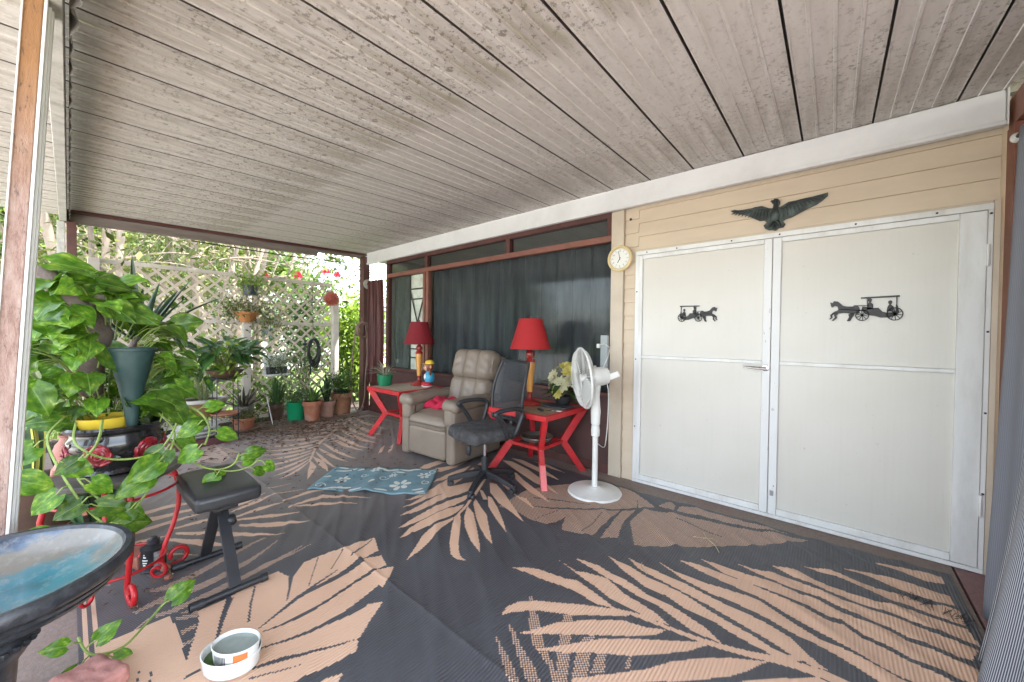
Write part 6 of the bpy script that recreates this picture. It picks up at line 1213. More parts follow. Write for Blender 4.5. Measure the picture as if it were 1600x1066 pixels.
SNAKE = leafmat('snake_leaf', (.035,.075,.03), .5, .4, .05, 14); SNAKE_E = leafmat('snake_margin', (.50,.48,.10), .2, .4, .1); SNAKE_D = leafmat('dark_strap', (.018,.040,.020), .4, .35, .05, 9)
def strap(base, az, L, w, lean0, droop, edge=None, cup=.25, taper=.7, twist=0, nv=14):
    m = M(); d = Vector((cos(az), sin(az), 0)); sd = Vector((-sin(az), cos(az), 0)); P = []; p = Vector(base); a = lean0
    for i in range(nv+1):
        P.append((p.copy(), a)); t_ = i/nv; a += droop/nv*(.4+1.2*t_); p = p+(d*sin(a)+Vector((0,0,1))*cos(a))*(L/nv)
    nu = 6
    def f(u, v):
        i = min(int(v*nv+.5), nv); q, ang = P[i]; s = 2*u-1; ww = w*.5*min(1, (.55+.9*v))*max(0, 1-max(0, v-.45)/.55)**taper; nn = d*cos(ang)-Vector((0,0,1))*sin(ang)
        tw = twist*v; c, sn = cos(tw), sin(tw); x = s*ww
        return tuple(q+sd*(x*c)+nn*(x*sn-cup*abs(s)**2*ww*-1))
    m.sheet(f, nu, nv); return m
def strap_plant(o, n, L, w, lean, droop, mt, seed, edge=None, r0=.04, z0=0, name='leaf', cup=.25, single=False, taper=.7, twist=.4, az=None):
    r = random.Random(seed); big = M()
    for k in range(n):
        az_ = 2*pi*k/n*1.0+r.uniform(-.35,.35)+(k*2.4 if n > 8 else 0); l = r.uniform(*L); rr = r.uniform(0, r0)
        m = strap((cos(az_)*rr, sin(az_)*rr, z0), az_, l, w*r.uniform(.75,1.15), r.uniform(*lean), r.uniform(*droop), cup=cup, taper=taper, twist=r.uniform(-twist,twist))
        if single: big.add(m.v, m.f)
        else:
            ob = part(name, m, mt, o, 80)
            if edge:
                ob.data.materials.append(edge); ob.data.polygons.foreach_set('material_index', [1 if i % 6 in (0,5) else 0 for i in range(len(ob.data.polygons))])
    if single: part('leaves', big, mt, o, 80, stuff=True)
def pot(o, rt, rb, h, mt, rim=True, z=0, sx=1, sy=1):
    pr = [(0,0),(rb,0)]+([(rt*.93,h*.78),(rt*.94,h*.785),(rt,h*.79),(rt,h),(rt*.92,h),(rt*.9,h*.9)] if rim else [(rt,h),(rt*1.03,h+.004),(rt*1.0,h+.008),(rt*.93,h),(rt*.9,h*.9)])
    part('pot', M().lathe([(a,b+z) for a, b in pr], seg=32, sx=sx, sy=sy), mt, o)
    part('soil', M().lathe([(0,h*.93+z),(rt*.905,h*.9+z)], seg=24, sx=sx, sy=sy), SOIL, o)
def cloud(name, parent, mt, ells, n, size, seed, up=.4, kite=.45, shell=.5, stuff=True):
    """n leaf-sized faces spread through ellipsoids [(centre, radii)] given relative to the parent"""
    rs = np.random.RandomState(seed); vol = np.array([e[1][0]*e[1][1]*e[1][2] for e in ells]); pick = rs.choice(len(ells), n, p=vol/vol.sum())
    c = np.array([e[0] for e in ells])[pick]; rad = np.array([e[1] for e in ells])[pick]
    d = rs.normal(size=(n,3)); d /= np.linalg.norm(d, axis=1)[:,None]; k = (shell+(1-shell)*rs.rand(n))[:,None]
    # clumps: pull the points towards random twig ends
    p = c+d*rad*k; tw = p[rs.randint(0, n, max(n//14,1))]; ti = rs.randint(0, len(tw), n); near = rs.rand(n) < .75
    p = np.where(near[:,None], tw[ti]+rs.normal(size=(n,3))*size*1.6, p)
    t_ = rs.normal(size=(n,3)); t_[:,2] -= .3; t_ /= np.linalg.norm(t_, axis=1)[:,None]
    nn = rs.normal(size=(n,3)); nn[:,2] += up*3; b = np.cross(nn, t_); b /= np.linalg.norm(b, axis=1)[:,None]+1e-9; fz = np.cross(t_, b)
    s = size*rs.uniform(.6,1.3,(n,1)); A = p; B = p+t_*s*.45+b*s*kite*.5+fz*s*.08; Cc = p+t_*s; D = p+t_*s*.45-b*s*kite*.5+fz*s*.08
    V = np.stack([A,B,Cc,D],1).reshape(-1,3).astype(np.float32); F = np.stack([np.arange(n)*4,np.arange(n)*4+1,np.arange(n)*4+2,np.arange(n)*4,np.arange(n)*4+2,np.arange(n)*4+3],-1).reshape(-1,3).astype(np.int32)
    me = bpy.data.meshes.new(name); me.vertices.add(len(V)); me.vertices.foreach_set('co', V.ravel()); me.loops.add(F.size); me.loops.foreach_set('vertex_index', F.ravel()); me.polygons.add(len(F)); me.polygons.foreach_set('loop_start', np.arange(0,F.size,3,dtype=np.int32)); me.update(calc_edges=True); me.materials.append(mt)
    return link(name, me, parent, stuff=stuff)
def foliage_mat(name, a, b, c, trans=.35):
    m = bpy.data.materials.new(name); m.use_nodes = True; t = m.node_tree; p = t.nodes['Principled BSDF']; v = coords(t)
    wn_ = nd(t, 'ShaderNodeTexWhiteNoise'); geo = t.nodes.new('ShaderNodeNewGeometry'); t.links.new(geo.outputs['Random Per Island'], wn_.inputs['Vector'])
    col = ramp(t, geo.outputs['Random Per Island'], [(0,a),(.55,b),(1,c)]); t.links.new(col, p.inputs['Base Color']); p.inputs['Roughness'].default_value = .5
    tr = t.nodes.new('ShaderNodeBsdfTranslucent'); t.links.new(col, tr.inputs[0]); mx = t.nodes.new('ShaderNodeMixShader'); mx.inputs[0].default_value = trans; t.links.new(p.outputs[0], mx.inputs[1]); t.links.new(tr.outputs[0], mx.inputs[2]); t.links.new(mx.outputs[0], t.nodes['Material Output'].inputs[0]); return m
F_GREEN = foliage_mat('foliage_green', (.035,.080,.015),(.065,.13,.022),(.12,.19,.035))
F_LIME = foliage_mat('foliage_lime', (.055,.11,.010),(.10,.17,.016),(.17,.23,.03), .4)
F_BRIGHT = foliage_mat('foliage_bright', (.10,.19,.015),(.18,.28,.025),(.27,.35,.05), .45)
F_OLIVE = foliage_mat('foliage_olive', (.06,.085,.018),(.11,.135,.03),(.20,.20,.06), .35)
F_PALE = foliage_mat('foliage_pale', (.10,.14,.07),(.22,.27,.15),(.40,.44,.30), .3)
F_DARK = foliage_mat('foliage_dark', (.018,.045,.012),(.035,.075,.016),(.07,.12,.028), .2)
BROWNPOT = mat('brown_pot', (.085,.045,.028), .6, .3, 8, bump=.15)
o = thing('snake_plant', 'yellow edged snake plant in a big brown pot behind the leaning post', 'plant', (-3.75,-.15,0)); pot(o, .23, .16, .36, BROWNPOT, False); strap_plant(o, 9, (.45,.70), .065, (.0,.22), (-.1,.15), SNAKE, 3, SNAKE_E, .10, .30)
o = thing('snake_plant', 'mottled green snake plant under the red plant stand', 'plant', (-3.28,.10,.010)); pot(o, .12, .09, .18, BROWNPOT); strap_plant(o, 11, (.36,.58), .075, (.05,.45), (.0,.5), SNAKE, 5, None, .07, .16)
o = thing('cane_plant', 'dark spiky cane plant whose leaf tips rise behind the pothos', 'plant', (-3.62,.13,.010)); pot(o, .14, .11, .22, TERRA)
part('trunk', M().tube(smooth([(0,0,.18),(.02,.04,.6),(-.01,.10,1.0),(.0,.17,1.25)]), [.025]*8+[.02]*8, 10), DRIFT, o); strap_plant(o, 15, (.40,.58), .055, (.15,.85), (.1,.6), SNAKE_D, 8, None, .03, 0, cup=.5)
for c_ in o.children:
    if c_.name.startswith('leaf'): c_.location = (0,.17,1.23)
strap_ = None
SP_G = leafmat('spider_leaf', (.10,.19,.045), .45, .4, .2, 16); ARR = leafmat('arrow_leaf', (.035,.095,.02), .35, .3, .2, 6); BROM = leafmat('bromeliad_leaf', (.10,.085,.06), .6, .45, .1, 10)
GP = mat('green_pot', (.012,.17,.075), .35, .12, 6, coat=.2)
o = thing('potted_spider_plant', 'spider plant in a terracotta pot standing in front of the green pot', 'plant', (-5.83,2.33,.010), group='clay pots of plants along the lattice'); pot(o, .135, .095, .29, TERRA); strap_plant(o, 70, (.22,.40), .022, (.2,1.0), (.6,1.5), SP_G, 21, None, .05, .26, single=True, cup=.1)
o = thing('potted_aloe', 'spiky plant in a pale pink clay pot half hidden behind the terracotta spider plant', 'plant', (-5.97,2.60,0), group='clay pots of plants along the lattice'); pot(o, .125, .09, .25, mat('pink_terracotta', (.42,.24,.18), .8, .2, 7)); strap_plant(o, 10, (.30,.55), .05, (.1,.7), (.0,.4), SNAKE_D, 9, None, .05, .22); strap_plant(o, 26, (.22,.36), .012, (.2,.9), (.5,1.2), SP_G, 24, None, .03, .30, single=True, cup=.1)
o = thing('potted_plant', 'bright green plastic pot with leafy sprigs and tall stalks by the lattice', 'plant', (-6.07,2.19,0)); pot(o, .13, .105, .27, mat('emerald_plastic', (.008,.26,.11), .35, .1, 6), False)
cloud('foliage', o, F_GREEN, [((0,0,.36),(.13,.13,.07))], 260, .055, 31)
stk = M(); cl_ = []
for k, (dx, dy, h) in enumerate(((.03,.02,1.02),(-.02,-.03,.95),(.05,.06,.86),(.0,-.09,.8))):
    stk.tube(smooth([(dx,dy,.24),(dx*1.5,dy*1.8,.6),(dx*1.2,dy*2.6,h)]), .006, 6)
    cl_.append(((dx*1.3,dy*2.2,h*.74),(.05,.05,h*.28)))
part('stalk', stk, STEM, o, 60); cloud('stalk_leaves', o, F_GREEN, cl_, 200, .07, 32, kite=.22)
o = thing('potted_plant', 'large terracotta pot with a small leaved bush beside the corner post', 'plant', (-6.06,2.87,0), group='clay pots of plants along the lattice'); pot(o, .165, .13, .34, mat('mossy_terracotta', (.30,.13,.07), .8, .3, 6, dirt=(.10,.12,.05), dirt_amt=.7, dscale=4)); part('inner_pot', M().lathe([(.10,.30),(.115,.38),(.118,.385),(.108,.385),(0,.36)], seg=24), BLACK_PL, o)
cloud('foliage', o, F_GREEN, [((0,0,.50),(.18,.18,.12))], 900, .05, 33)
o = thing('potted_snake_plant', 'upright dark leaved plant in a small dark pot below the white wall basket', 'plant', (-6.36,2.02,-.03)); pot(o, .11, .09, .26, BROWNPOT); strap_plant(o, 12, (.30,.48), .05, (.0,.4), (.0,.3), ARR, 12, None, .05, .22)
o = thing('bromeliad', 'spiky reddish bromeliad in a dark pot by the middle lattice post', 'plant', (-6.22,1.58,-.02)); pot(o, .12, .085, .30, mat('grey_pot', (.16,.15,.14), .6, .2, 8)); strap_plant(o, 22, (.28,.48), .032, (.3,1.1), (.1,.7), BROM, 14, None, .03, .26, cup=.6)
o = thing('succulent_bowl', 'low terracotta bowl of trailing succulents on a wide clay saucer', 'plant', (-5.93,1.50,.008)); part('saucer', M().lathe([(0,0),(.17,.0),(.20,.03),(.205,.03),(.17,.012),(0,.012)], seg=36), mat('clay_saucer', (.30,.20,.14), .8, .2, 8), o); pot(o, .135, .105, .15, TERRA, z=.013)
cloud('foliage', o, F_OLIVE, [((0,0,.19),(.15,.15,.05)),((-.05,.02,.17),(.22,.20,.05))], 420, .035, 34)
o = thing('maroon_plinth', 'low maroon platform with a stack of white dishes under the copper planter', 'plinth', (-5.62,.96,0))
part('block', M().box(-.27,.27,-.26,.26,0,.085), mat('maroon_paint', (.085,.025,.03), .6, .2, 6), o, bev=.004)
for z, r_ in ((.086,.25),(.125,.22),(.165,.20)): part('dish', M().lathe([(0,0),(r_*.8,0),(r_,.03),(r_*1.02,.034),(r_*.95,.034),(r_*.8,.012),(0,.012)], (0,0,z), 40), WHITE_PL, o)
part('riser', M().lathe([(.10,.18),(.09,.31),(0,.31)], seg=28), WHITE_PL, o)
COPPER = mat('bronze_planter', (.26,.17,.075), .35, .3, 8, metal=.6, stretch=(1,1,.4), dirt=(.12,.08,.04), dirt_amt=.5)
o = thing('bronze_planter', 'ribbed oval bronze planter of broad leaved greenery on the white dishes', 'plant', (-5.62,1.02,.312)); pr_ = [(0,0),(.12,0),(.15,.03),(.195,.13),(.205,.16),(.215,.165),(.215,.195),(.20,.195),(.19,.17)]
part('pot', M().lathe(pr_, seg=48, sx=.85, sy=1.1), COPPER, o); part('rim', M().lathe([(.206,.160),(.222,.165),(.224,.20),(.200,.205),(.196,.19)], seg=48, sx=.85, sy=1.1), mat('silver_rim', (.42,.40,.36), .4, .2, 9, metal=.5), o)
part('soil', M().lathe([(0,.18),(.195,.178)], seg=30, sx=.85, sy=1.1), SOIL, o)
def broad_mesh(k):
    r = random.Random(100+k); m = M(); dr = r.uniform(.2,.6); fo = r.uniform(.2,.5)
    m.sheet(lambda u, v: ((2*u-1)*.17*(sin(pi*v**.75))**.9, v, fo*abs(2*u-1)*.12-dr*v*v+.012*sin(v*20)*abs(2*u-1)), 6, 10); return mesh_of('leaf', m, ARR, 80)
BROAD = [broad_mesh(k) for k in range(5)]
def broad_plant(o, n, h, spread, size, seed, zc=.0):
    r = random.Random(seed); st = M()
    for k in range(n):
        az = r.uniform(0, 2*pi); lean = r.uniform(.15,1)*spread; hh = h*r.uniform(.45,1); e = Vector((cos(az)*lean, sin(az)*lean, zc+hh)); b = Vector((cos(az)*.03, sin(az)*.03, zc))
        st.tube(smooth([b, b.lerp(e, .5)+Vector((0,0,.05)), e], 4), .0035, 5, cap=False)
        place(r.choice(BROAD), 'leaf', o, e+o.location, (cos(az)*(.5+lean), sin(az)*(.5+lean), r.uniform(-.35,.9)), (.55,.0,.8), size*r.uniform(.7,1.2))
    part('petioles', st, STEM, o, 0, stuff=True)
broad_plant(o, 34, .36, .28, .22, 41, .18)
o = thing('wire_plant_stand', 'thin black wire plant stand with a small lower clay dish, near the lattice', 'plant stand', (-5.47,1.20,.010))
for k in range(4):
    a = pi/4+pi/2*k; part('leg', M().tube([(cos(a)*.15,sin(a)*.15,0),(cos(a)*.14,sin(a)*.14,.76)], .006, 6), BLACK_METAL, o)
for z in (.745,.30): part('ring', M().tube([(.145*cos(2*pi*i/30),.145*sin(2*pi*i/30),z) for i in range(30)], .005, 6, closed=True), BLACK_METAL, o)
part('clay_dish', M().lathe([(0,.305),(.12,.305),(.15,.33),(.145,.335),(.12,.315),(0,.315)], seg=30), TERRA, o)
o = thing('potted_lily', 'lush broad leaved plant in a dark bowl on top of the wire stand', 'plant', (-5.47,1.20,.762)); part('pot', M().lathe([(0,0),(.10,0),(.16,.05),(.185,.085),(.19,.09),(.175,.09),(0,.08)], seg=32), BROWNPOT, o); broad_plant(o, 80, .34, .32, .20, 43, .06)
cloud('filler_leaves', o, F_BRIGHT, [((0,0,.20),(.28,.28,.13))], 260, .07, 44, kite=.7)
o = thing('potted_spider_plant', 'pale striped spider plant in a glossy green pot on the left table', 'plant', (-4.45,2.68,.627)); part('pot', M().lathe([(0,0),(.075,0),(.088,.02),(.098,.11),(.102,.135),(.108,.14),(.104,.146),(.095,.14),(0,.125)], seg=10), GP, o)
strap_plant(o, 48, (.14,.27), .016, (.1,1.2), (.5,1.6), leafmat('pale_striped', (.33,.32,.24), .5, .5, .15, 18), 51, None, .05, .13, single=True, cup=.1)
# flower arrangement on the right table
o = thing('silk_magnolias', 'dark bowl of cream and yellow silk flowers at the back of the right table', 'flowers', (-1.98,3.10,.64)); part('bowl', M().lathe([(0,0),(.05,0),(.075,.03),(.08,.075),(.075,.08),(0,.07)], seg=26), BLACK_PL, o)
PET = leafmat('cream_petal', (.62,.60,.38), .12, .6, .2, 6, .08); PETY = leafmat('yellow_petal', (.66,.58,.16), .12, .6, .2, 6, .08)
def bloom(pos, dirn, R, mt, n=9):
    m = M(); q = Vector((0,0,1)).rotation_difference(Vector(dirn).normalized()).to_matrix()
    for L, k, op in ((1,n,.95),(.75,n-3,.55),(.5,4,.25)):
        for i in range(k):
            a = 2*pi*i/k+L; d = Vector((cos(a), sin(a), 0)); s = Vector((-sin(a), cos(a), 0)); zz = Vector((0,0,1))
            m.sheet(lambda u, v: tuple(Vector(pos)+q @ (d*(R*L*v*sin(op+.5*v))+zz*(R*L*v*cos(op+.3*v))+s*((2*u-1)*R*.34*sin(pi*min(.95,.12+.83*v))))), 3, 4)
    m.ball(Vector(pos)+q @ Vector((0,0,R*.25)), R*.16, 8, 5); part('flower', m, mt, o, 80)
for pos, d, R, mt in (((-.06,-.06,.26),(-.3,-.9,.3),.075,PET),((.03,-.07,.20),(.2,-.9,.1),.085,PET),((-.11,-.02,.19),(-.8,-.6,.2),.075,PET),((.06,.0,.30),(.3,-.5,.8),.075,PETY),((.01,.03,.36),(0,-.4,.9),.07,PETY),((.10,-.05,.33),(.6,-.5,.6),.065,PETY),((-.07,.02,.32),(-.5,-.3,.8),.065,PET),((.0,-.09,.12),(0,-1,-.1),.06,PETY),((.10,-.04,.24),(.8,-.5,.2),.07,PET)): bloom(pos, d, R, mt)
st = M()
for k in range(12): a = 2*pi*k/12; st.tube([(0,0,.07),(cos(a)*.08,sin(a)*.08,.20),(cos(a)*.10,sin(a)*.10,.28)], .003, 5)
part('stems', st, STEM, o, 0, stuff=True)
r = random.Random(5)
for k in range(22):
    a = r.uniform(0,2*pi); place(r.choice(BROAD), 'leaf', o, o.location+Vector((cos(a)*.06,sin(a)*.06,r.uniform(.07,.22))), (cos(a),sin(a),r.uniform(-.4,.5)), (0,0,1), r.uniform(.12,.18))
dw_ = None
# ------------------------------------------------------------------ lattice fence with what hangs on it
LATT = mat('lattice_paint', (.60,.52,.43), .7, .12, 6, bump=.1, dirt=(.26,.21,.17), dirt_amt=.5); LATP = mat('lattice_post_paint', (.56,.51,.45), .7, .12, 5, bump=.1, dirt=(.28,.24,.2), dirt_amt=.5)
la = thing('lattice_fence', 'cream garden lattice fence with posts and rails beyond the porch', 'lattice', (-6.55,1.55,-.08))
LX = -6.55; y0, y1, zb, zt = .22, 2.93, .02, 2.09
for yy, top in ((.19,2.13),(1.672,1.60),(2.95,1.90)): part('post', M().box(LX+.014,LX+.11,yy-.048,yy+.048,-.08,top), LATP, la, bev=.005, world=True)
part('rail', M().box(LX+.0145,LX+.055,y0-.02,y1-.02,2.09,2.14), LATP, la, bev=.003, world=True)
for a, b in ((.241,1.62),(1.724,2.90)): part('rail', M().box(LX+.0145,LX+.055,a,b,1.415,1.465), LATP, la, bev=.003, world=True)
for a, b in ((.241,1.62),(1.724,2.90)): part('rail', M().box(LX+.0145,LX+.055,a,b,.02,.065), LATP, la, bev=.003, world=True)
stp = .170
for sg, xo in ((1,-.001),(-1,.0065)):
    k = -40
    while k < 40:
        c0 = k*stp; k += 1; pts = []                   # line z-zb = sg*(y-yc)
        yc = y0+c0 if sg == 1 else y1-c0
        ya, yb = (max(y0, yc), min(y1, yc+(zt-zb))) if sg == 1 else (max(y0, yc-(zt-zb)), min(y1, yc))
        if yb-ya < .05: continue
        za = zb+sg*(ya-yc); zb2 = zb+sg*(yb-yc)
        part('slat', M().bar((LX+xo,ya,za),(LX+xo,yb,zb2), .006, .030, up=(0,0,1)), LATT, la, 0, world=True)
def hang(name, label, pos, potm, rt, rb, h, fmat, ells, n, size, seed, cat='hanging plant'):
    o = thing(name, label, cat, pos); part('pot', M().lathe([(0,0),(rb,0),(rt,h),(rt*1.06,h),(rt*1.06,h+.012),(rt*.95,h+.012),(0,h-.01)], seg=24), potm, o)
    ha = M()
    for k in range(3): a = 2*pi*k/3; ha.tube([(cos(a)*rt,sin(a)*rt,h),(-.05,0,h+.30)], .002, 5)
    part('hanger', ha, BLACK_METAL, o); cloud('foliage', o, fmat, ells, n, size, seed); return o
hang('hanging_pot', 'small dark hanging pot of lime green leaves, above the orange basket', (-6.40,1.70,1.83), mat('navy_pot', (.03,.035,.05), .4, .3, 6), .10, .08, .13, F_BRIGHT, [((0,0,.18),(.14,.17,.08))], 420, .055, 61)
hang('hanging_pot', 'orange hanging bowl of trailing foliage on the middle lattice post', (-6.36,1.64,1.44), mat('orange_clay', (.40,.16,.05), .7, .15, 6), .15, .07, .13, F_OLIVE, [((0,0,.19),(.24,.28,.09)),((.02,.22,.04),(.08,.10,.22)),((0,-.2,.08),(.06,.08,.14)),((.02,.36,.10),(.07,.10,.14))], 900, .05, 62)
o = thing('wall_basket', 'white rimmed wall basket of pale flowering plants on the lattice', 'hanging plant', (-6.40,2.04,.66)); part('tray', M().rbox((0,0,.0),(.11,.17,.015),.012), WHITE_PL, o); part('backing', M().rbox((-.085,0,.15),(.012,.15,.15),.01), WHITE_PL, o)
for k in (-1,0,1): part('pot', M().lathe([(0,.015),(.042,.015),(.05,.12),(.045,.12),(0,.11)], (0,k*.095,0), 16), BLACK_PL, o)
cloud('foliage', o, F_PALE, [((0,0,.19),(.09,.16,.08))], 380, .04, 63)
sb = thing('spiky_ball', 'red spiky ball ornament hanging beside the right lattice post', 'ornament', (-6.36,2.84,1.87))
b_ = M(); b_.ball((0,0,0), .095, 20, 14); part('ball', b_, mat('coral_red', (.30,.05,.03), .5, .25, 9), sb)
s_ = M()
for i in range(150):
    z_ = 1-2*(i+.5)/150; a = i*2.39996; d = Vector((sqrt(1-z_*z_)*cos(a), sqrt(1-z_*z_)*sin(a), z_)); s_.tube([d*.092, d*.128], [.009,.003], 5)
part('spikes', s_, mat('coral_tip', (.42,.13,.08), .5, .25, 9), sb, 60, stuff=True); part('cord', M().tube([(0,0,.09),(0,0,.62)], .003, 5), BLACK_METAL, sb)
ins = thing('ceramic_disc', 'round grey ceramic disc fixed to the corner post below the beam', 'disc', (-5.985,3.27,2.13)); part('disc', M().lathe([(.0,.0),(.02,.012),(.03,.02),(.075,.016),(.082,.008),(.078,.0)], seg=28, axis=(1,0,0)), mat('ceramic', (.42,.40,.36), .4, .3, 20), ins); part('centre', M().lathe([(.0,.022),(.02,.021),(.024,.012)], seg=16, axis=(1,0,0)), BLACK_METAL, ins)
RUB = mat('black_rubber', (.012,.014,.014), .45, .2, 8); hs = M()
for k in range(6):
    w, h0 = .075+.006*(k%3), .17+.012*k; hs.tube([(LX+.05+.014*(k%3)+.01*sin(a*2+k), 2.60+.018*(k%2)+w*cos(a), 1.02-.01*k+h0*sin(a)) for a in [2*pi*i/26 for i in range(26)]], .013, 7, closed=True)
hs.tube(smooth([(LX+.07,2.57,.92),(LX+.08,2.55,.75),(LX+.07,2.56,.62)]), .013, 7); hs.tube([(LX+.055,2.60,1.20),(LX+.055,2.59,2.05)], .004, 5)
solo('coiled_hose', hs, RUB, 'black hose coiled in a long loop on the lattice', 'hose', origin=(LX+.06,2.6,1.0), smooth=60)
BH = mat('brown_hose', (.20,.13,.095), .5, .15, 8); hs = M()
for k in range(4): hs.tube([(-5.965+.018*k, 3.16+.115*cos(a)+.006*k, 1.36+.12*sin(a)) for a in [2*pi*i/28 for i in range(28)]], .0115, 7, closed=True)
hs.tube(smooth([(-5.95,3.22,1.44),(-5.93,3.24,1.0),(-5.92,3.20,.55),(-5.86,3.15,.22),(-5.82,3.05,.04),(-5.80,2.9,.022),(-5.86,2.72,.022)]), .0115, 7); hs.tube(smooth([(-5.97,3.06,1.40),(-6.0,3.02,.9),(-5.98,2.98,.4),(-5.94,3.03,.10),(-5.90,3.10,.02),(-5.86,3.14,.10)]), .0115, 7)
hk = M().tube([(-5.985,3.16,1.55),(-5.90,3.16,1.44),(-5.88,3.16,1.47)], .008, 6); hs.add(hk.v, hk.f)
solo('garden_hose', hs, BH, 'brown garden hose looped on the dark corner post and trailing to the floor', 'hose', origin=(-5.95,3.16,1.36), smooth=60)
gs = M(); gs.tube([(-6.40,2.44,.70),(-6.40,2.44,1.16)], .008, 6); gs.lathe([(.008,0),(.032,.01),(.036,.03),(.010,.05),(.014,.07),(0,.085)], (-6.40,2.44,1.10), 12); gs.tube([(-6.54,2.44,1.10),(-6.40,2.44,1.10)], .005, 5)
solo('iron_hook', gs, BLACK_METAL, 'small black iron plant hook on the lattice left of the coiled hose', 'hook', origin=(-6.4,2.44,.9), smooth=60)
solo('white_cane', M().tube([(-5.92,1.84,.012),(-5.97,1.78,.40)], .007, 6), WHITE_PL, 'thin white stick leaning upright near the succulent bowl', 'stick', origin=(-5.92,1.84,.01))
# ------------------------------------------------------------------ litter on the floor
def litter(name, n, seed, fn, size, mt):
    rs = random.Random(seed); m = M()
    for _ in range(n):
        x, y, z = fn(rs); a = rs.uniform(0,2*pi); s = size*rs.uniform(.5,1.5); c, sn = cos(a)*s, sin(a)*s; h = s*rs.uniform(.05,.5)
        m.add([(x-c,y-sn,z),(x-sn*.4,y+c*.4,z+h),(x+c,y+sn,z+h*.4),(x+sn*.4,y-c*.4,z+h*.8)], [(0,3,2,1)])
    o = link(name, mesh_of(name, m, mt, 0)); o['kind'] = 'stuff'; o['label'] = 'dry brown leaves scattered over the far end of the porch floor'
    return o
DRY = foliage_mat('dry_leaf', (.06,.025,.016),(.13,.055,.03),(.26,.15,.08), .1)
litter('fallen_leaves', 1700, 71, lambda r: (max(-6.25,-5.62+abs(r.gauss(0,.62))*r.choice((1,1,1,-.7))), r.uniform(.7,3.0) if r.random() < .45 else r.gauss(2.0,.35), .022), .026, DRY)
litter('fallen_leaves', 420, 72, lambda r: (r.uniform(-5.2,-2.9), r.uniform(.5,2.2), .024), .017, DRY)
litter('fallen_leaves', 70, 73, lambda r: (r.uniform(-3.1,-2.4), r.uniform(.1,.45), .024), .014, DRY)
ff = M(); rs = random.Random(4)
for k in range(46):
    x = .28+.22*rs.random(); y = 2.66+(.5-x)*.25+rs.gauss(0,.014); a = rs.gauss(1.2,.5); L = rs.uniform(.02,.055); ff.tube([(x,y,.010),(x+cos(a)*L*.5,y+sin(a)*L*.5,.018),(x+cos(a)*L,y+sin(a)*L,.022)], .0012, 4, cap=False)
o = link('frayed_threads', mesh_of('frayed_threads', ff, mat('thread', (.03,.03,.032), .7, .9, 60), 0)); o['kind'] = 'stuff'; o['label'] = 'frayed threads at the worn corner of the rug by the curtain'
sw = M(); sw.tube(smooth([(-.62,2.70,.018),(-.58,2.62,.024),(-.53,2.58,.02),(-.49,2.50,.024)]), .0022, 4); sw.tube(smooth([(-.66,2.60,.018),(-.6,2.62,.022),(-.56,2.66,.018)]), .0018, 4); sw.tube(smooth([(-.80,2.10,.018),(-.78,2.05,.024),(-.74,2.02,.02)]), .003, 4)
solo('dry_straw', sw, mat('straw', (.45,.38,.22), .8, .2, 9), 'few pale straws lying on the black part of the rug', 'straw', origin=(-.6,2.6,.018))

# ------------------------------------------------------------------ beyond the porch: trees, shrubs, neighbour's house
BARK = mat('pale_bark', (.26,.205,.155), .85, .3, 7, bump=.4, bscale=20, stretch=(1,1,.3), dirt=(.18,.15,.10), dirt_amt=.5)
def tree(label, x, y, stems, h, seed, fmat, crown, n, size, spread=.35, rad=.06, group='pale trunked trees beyond the lattice', cz_=None):
    r = random.Random(seed); o = thing('garden_tree', label, 'tree', (x,y,-.1), group=group); m = M(); br = M(); ends = []
    for k in range(stems):
        a = 2*pi*k/stems+r.uniform(-.4,.4); b = Vector((cos(a)*.10,sin(a)*.10,0)); e = Vector((cos(a)*spread*h*r.uniform(.3,1), sin(a)*spread*h*r.uniform(.3,1), h*r.uniform(.75,1)))
        P = smooth([b, b.lerp(e,.35)+Vector((r.gauss(0,.08),r.gauss(0,.08),.1)), b.lerp(e,.7)+Vector((r.gauss(0,.12),r.gauss(0,.12),.1)), e], 5); rr = rad*r.uniform(.6,1.1)
        m.tube(P, [rr*(1-.75*i/(len(P)-1)) for i in range(len(P))], 8)
        for q in range(8):
            i = r.randint(4, len(P)-1); s = P[i]; d = Vector((r.gauss(0,1),r.gauss(0,1),r.uniform(-.1,1.0))).normalized(); L = r.uniform(.5,1.3)*h*.22; e2 = s+d*L
            pp = smooth([s, s.lerp(e2,.5)+Vector((0,0,.08*L)), e2], 4); br.tube(pp, [rr*.38*(1-.7*j/(len(pp)-1)) for j in range(len(pp))], 5, cap=False); ends.append(e2)
            for w in range(3):
                d2 = (d+Vector((r.gauss(0,.6),r.gauss(0,.6),r.gauss(0,.5)))).normalized(); e3 = e2+d2*L*.6; br.tube([e2, (e2+e3)/2+Vector((0,0,.03)), e3], [rr*.13,rr*.1,rr*.05], 4, cap=False); ends.append(e3)
    part('trunk', m, BARK, o, 60); part('limbs', br, BARK, o, 60)
    ells = [((e.x,e.y,e.z), (crown*r.uniform(.5,1),crown*r.uniform(.5,1),crown*r.uniform(.4,.8))) for e in ends]
    cloud('crown', o, fmat, ells, n, size, seed, shell=.2)
tree('cluster of pale straight trunks behind the left end of the lattice', -8.3, .15, 6, 7.0, 201, F_OLIVE, .9, 3400, .13, .16, .075)  # crown out of view, raised and thickened to shade the garden
tree('pale multi-stemmed tree with tangled branches behind the middle of the lattice', -9.2, 1.9, 7, 6.6, 202, F_OLIVE, .85, 4600, .13, .36, .07)  # also made taller, its unseen dense crown keeps sun off the garden
tree('pale leaning tree with yellowing leaves furthest left in the garden', -9.6, -1.3, 5, 6.5, 203, F_OLIVE, .9, 5200, .09, .35, .08)
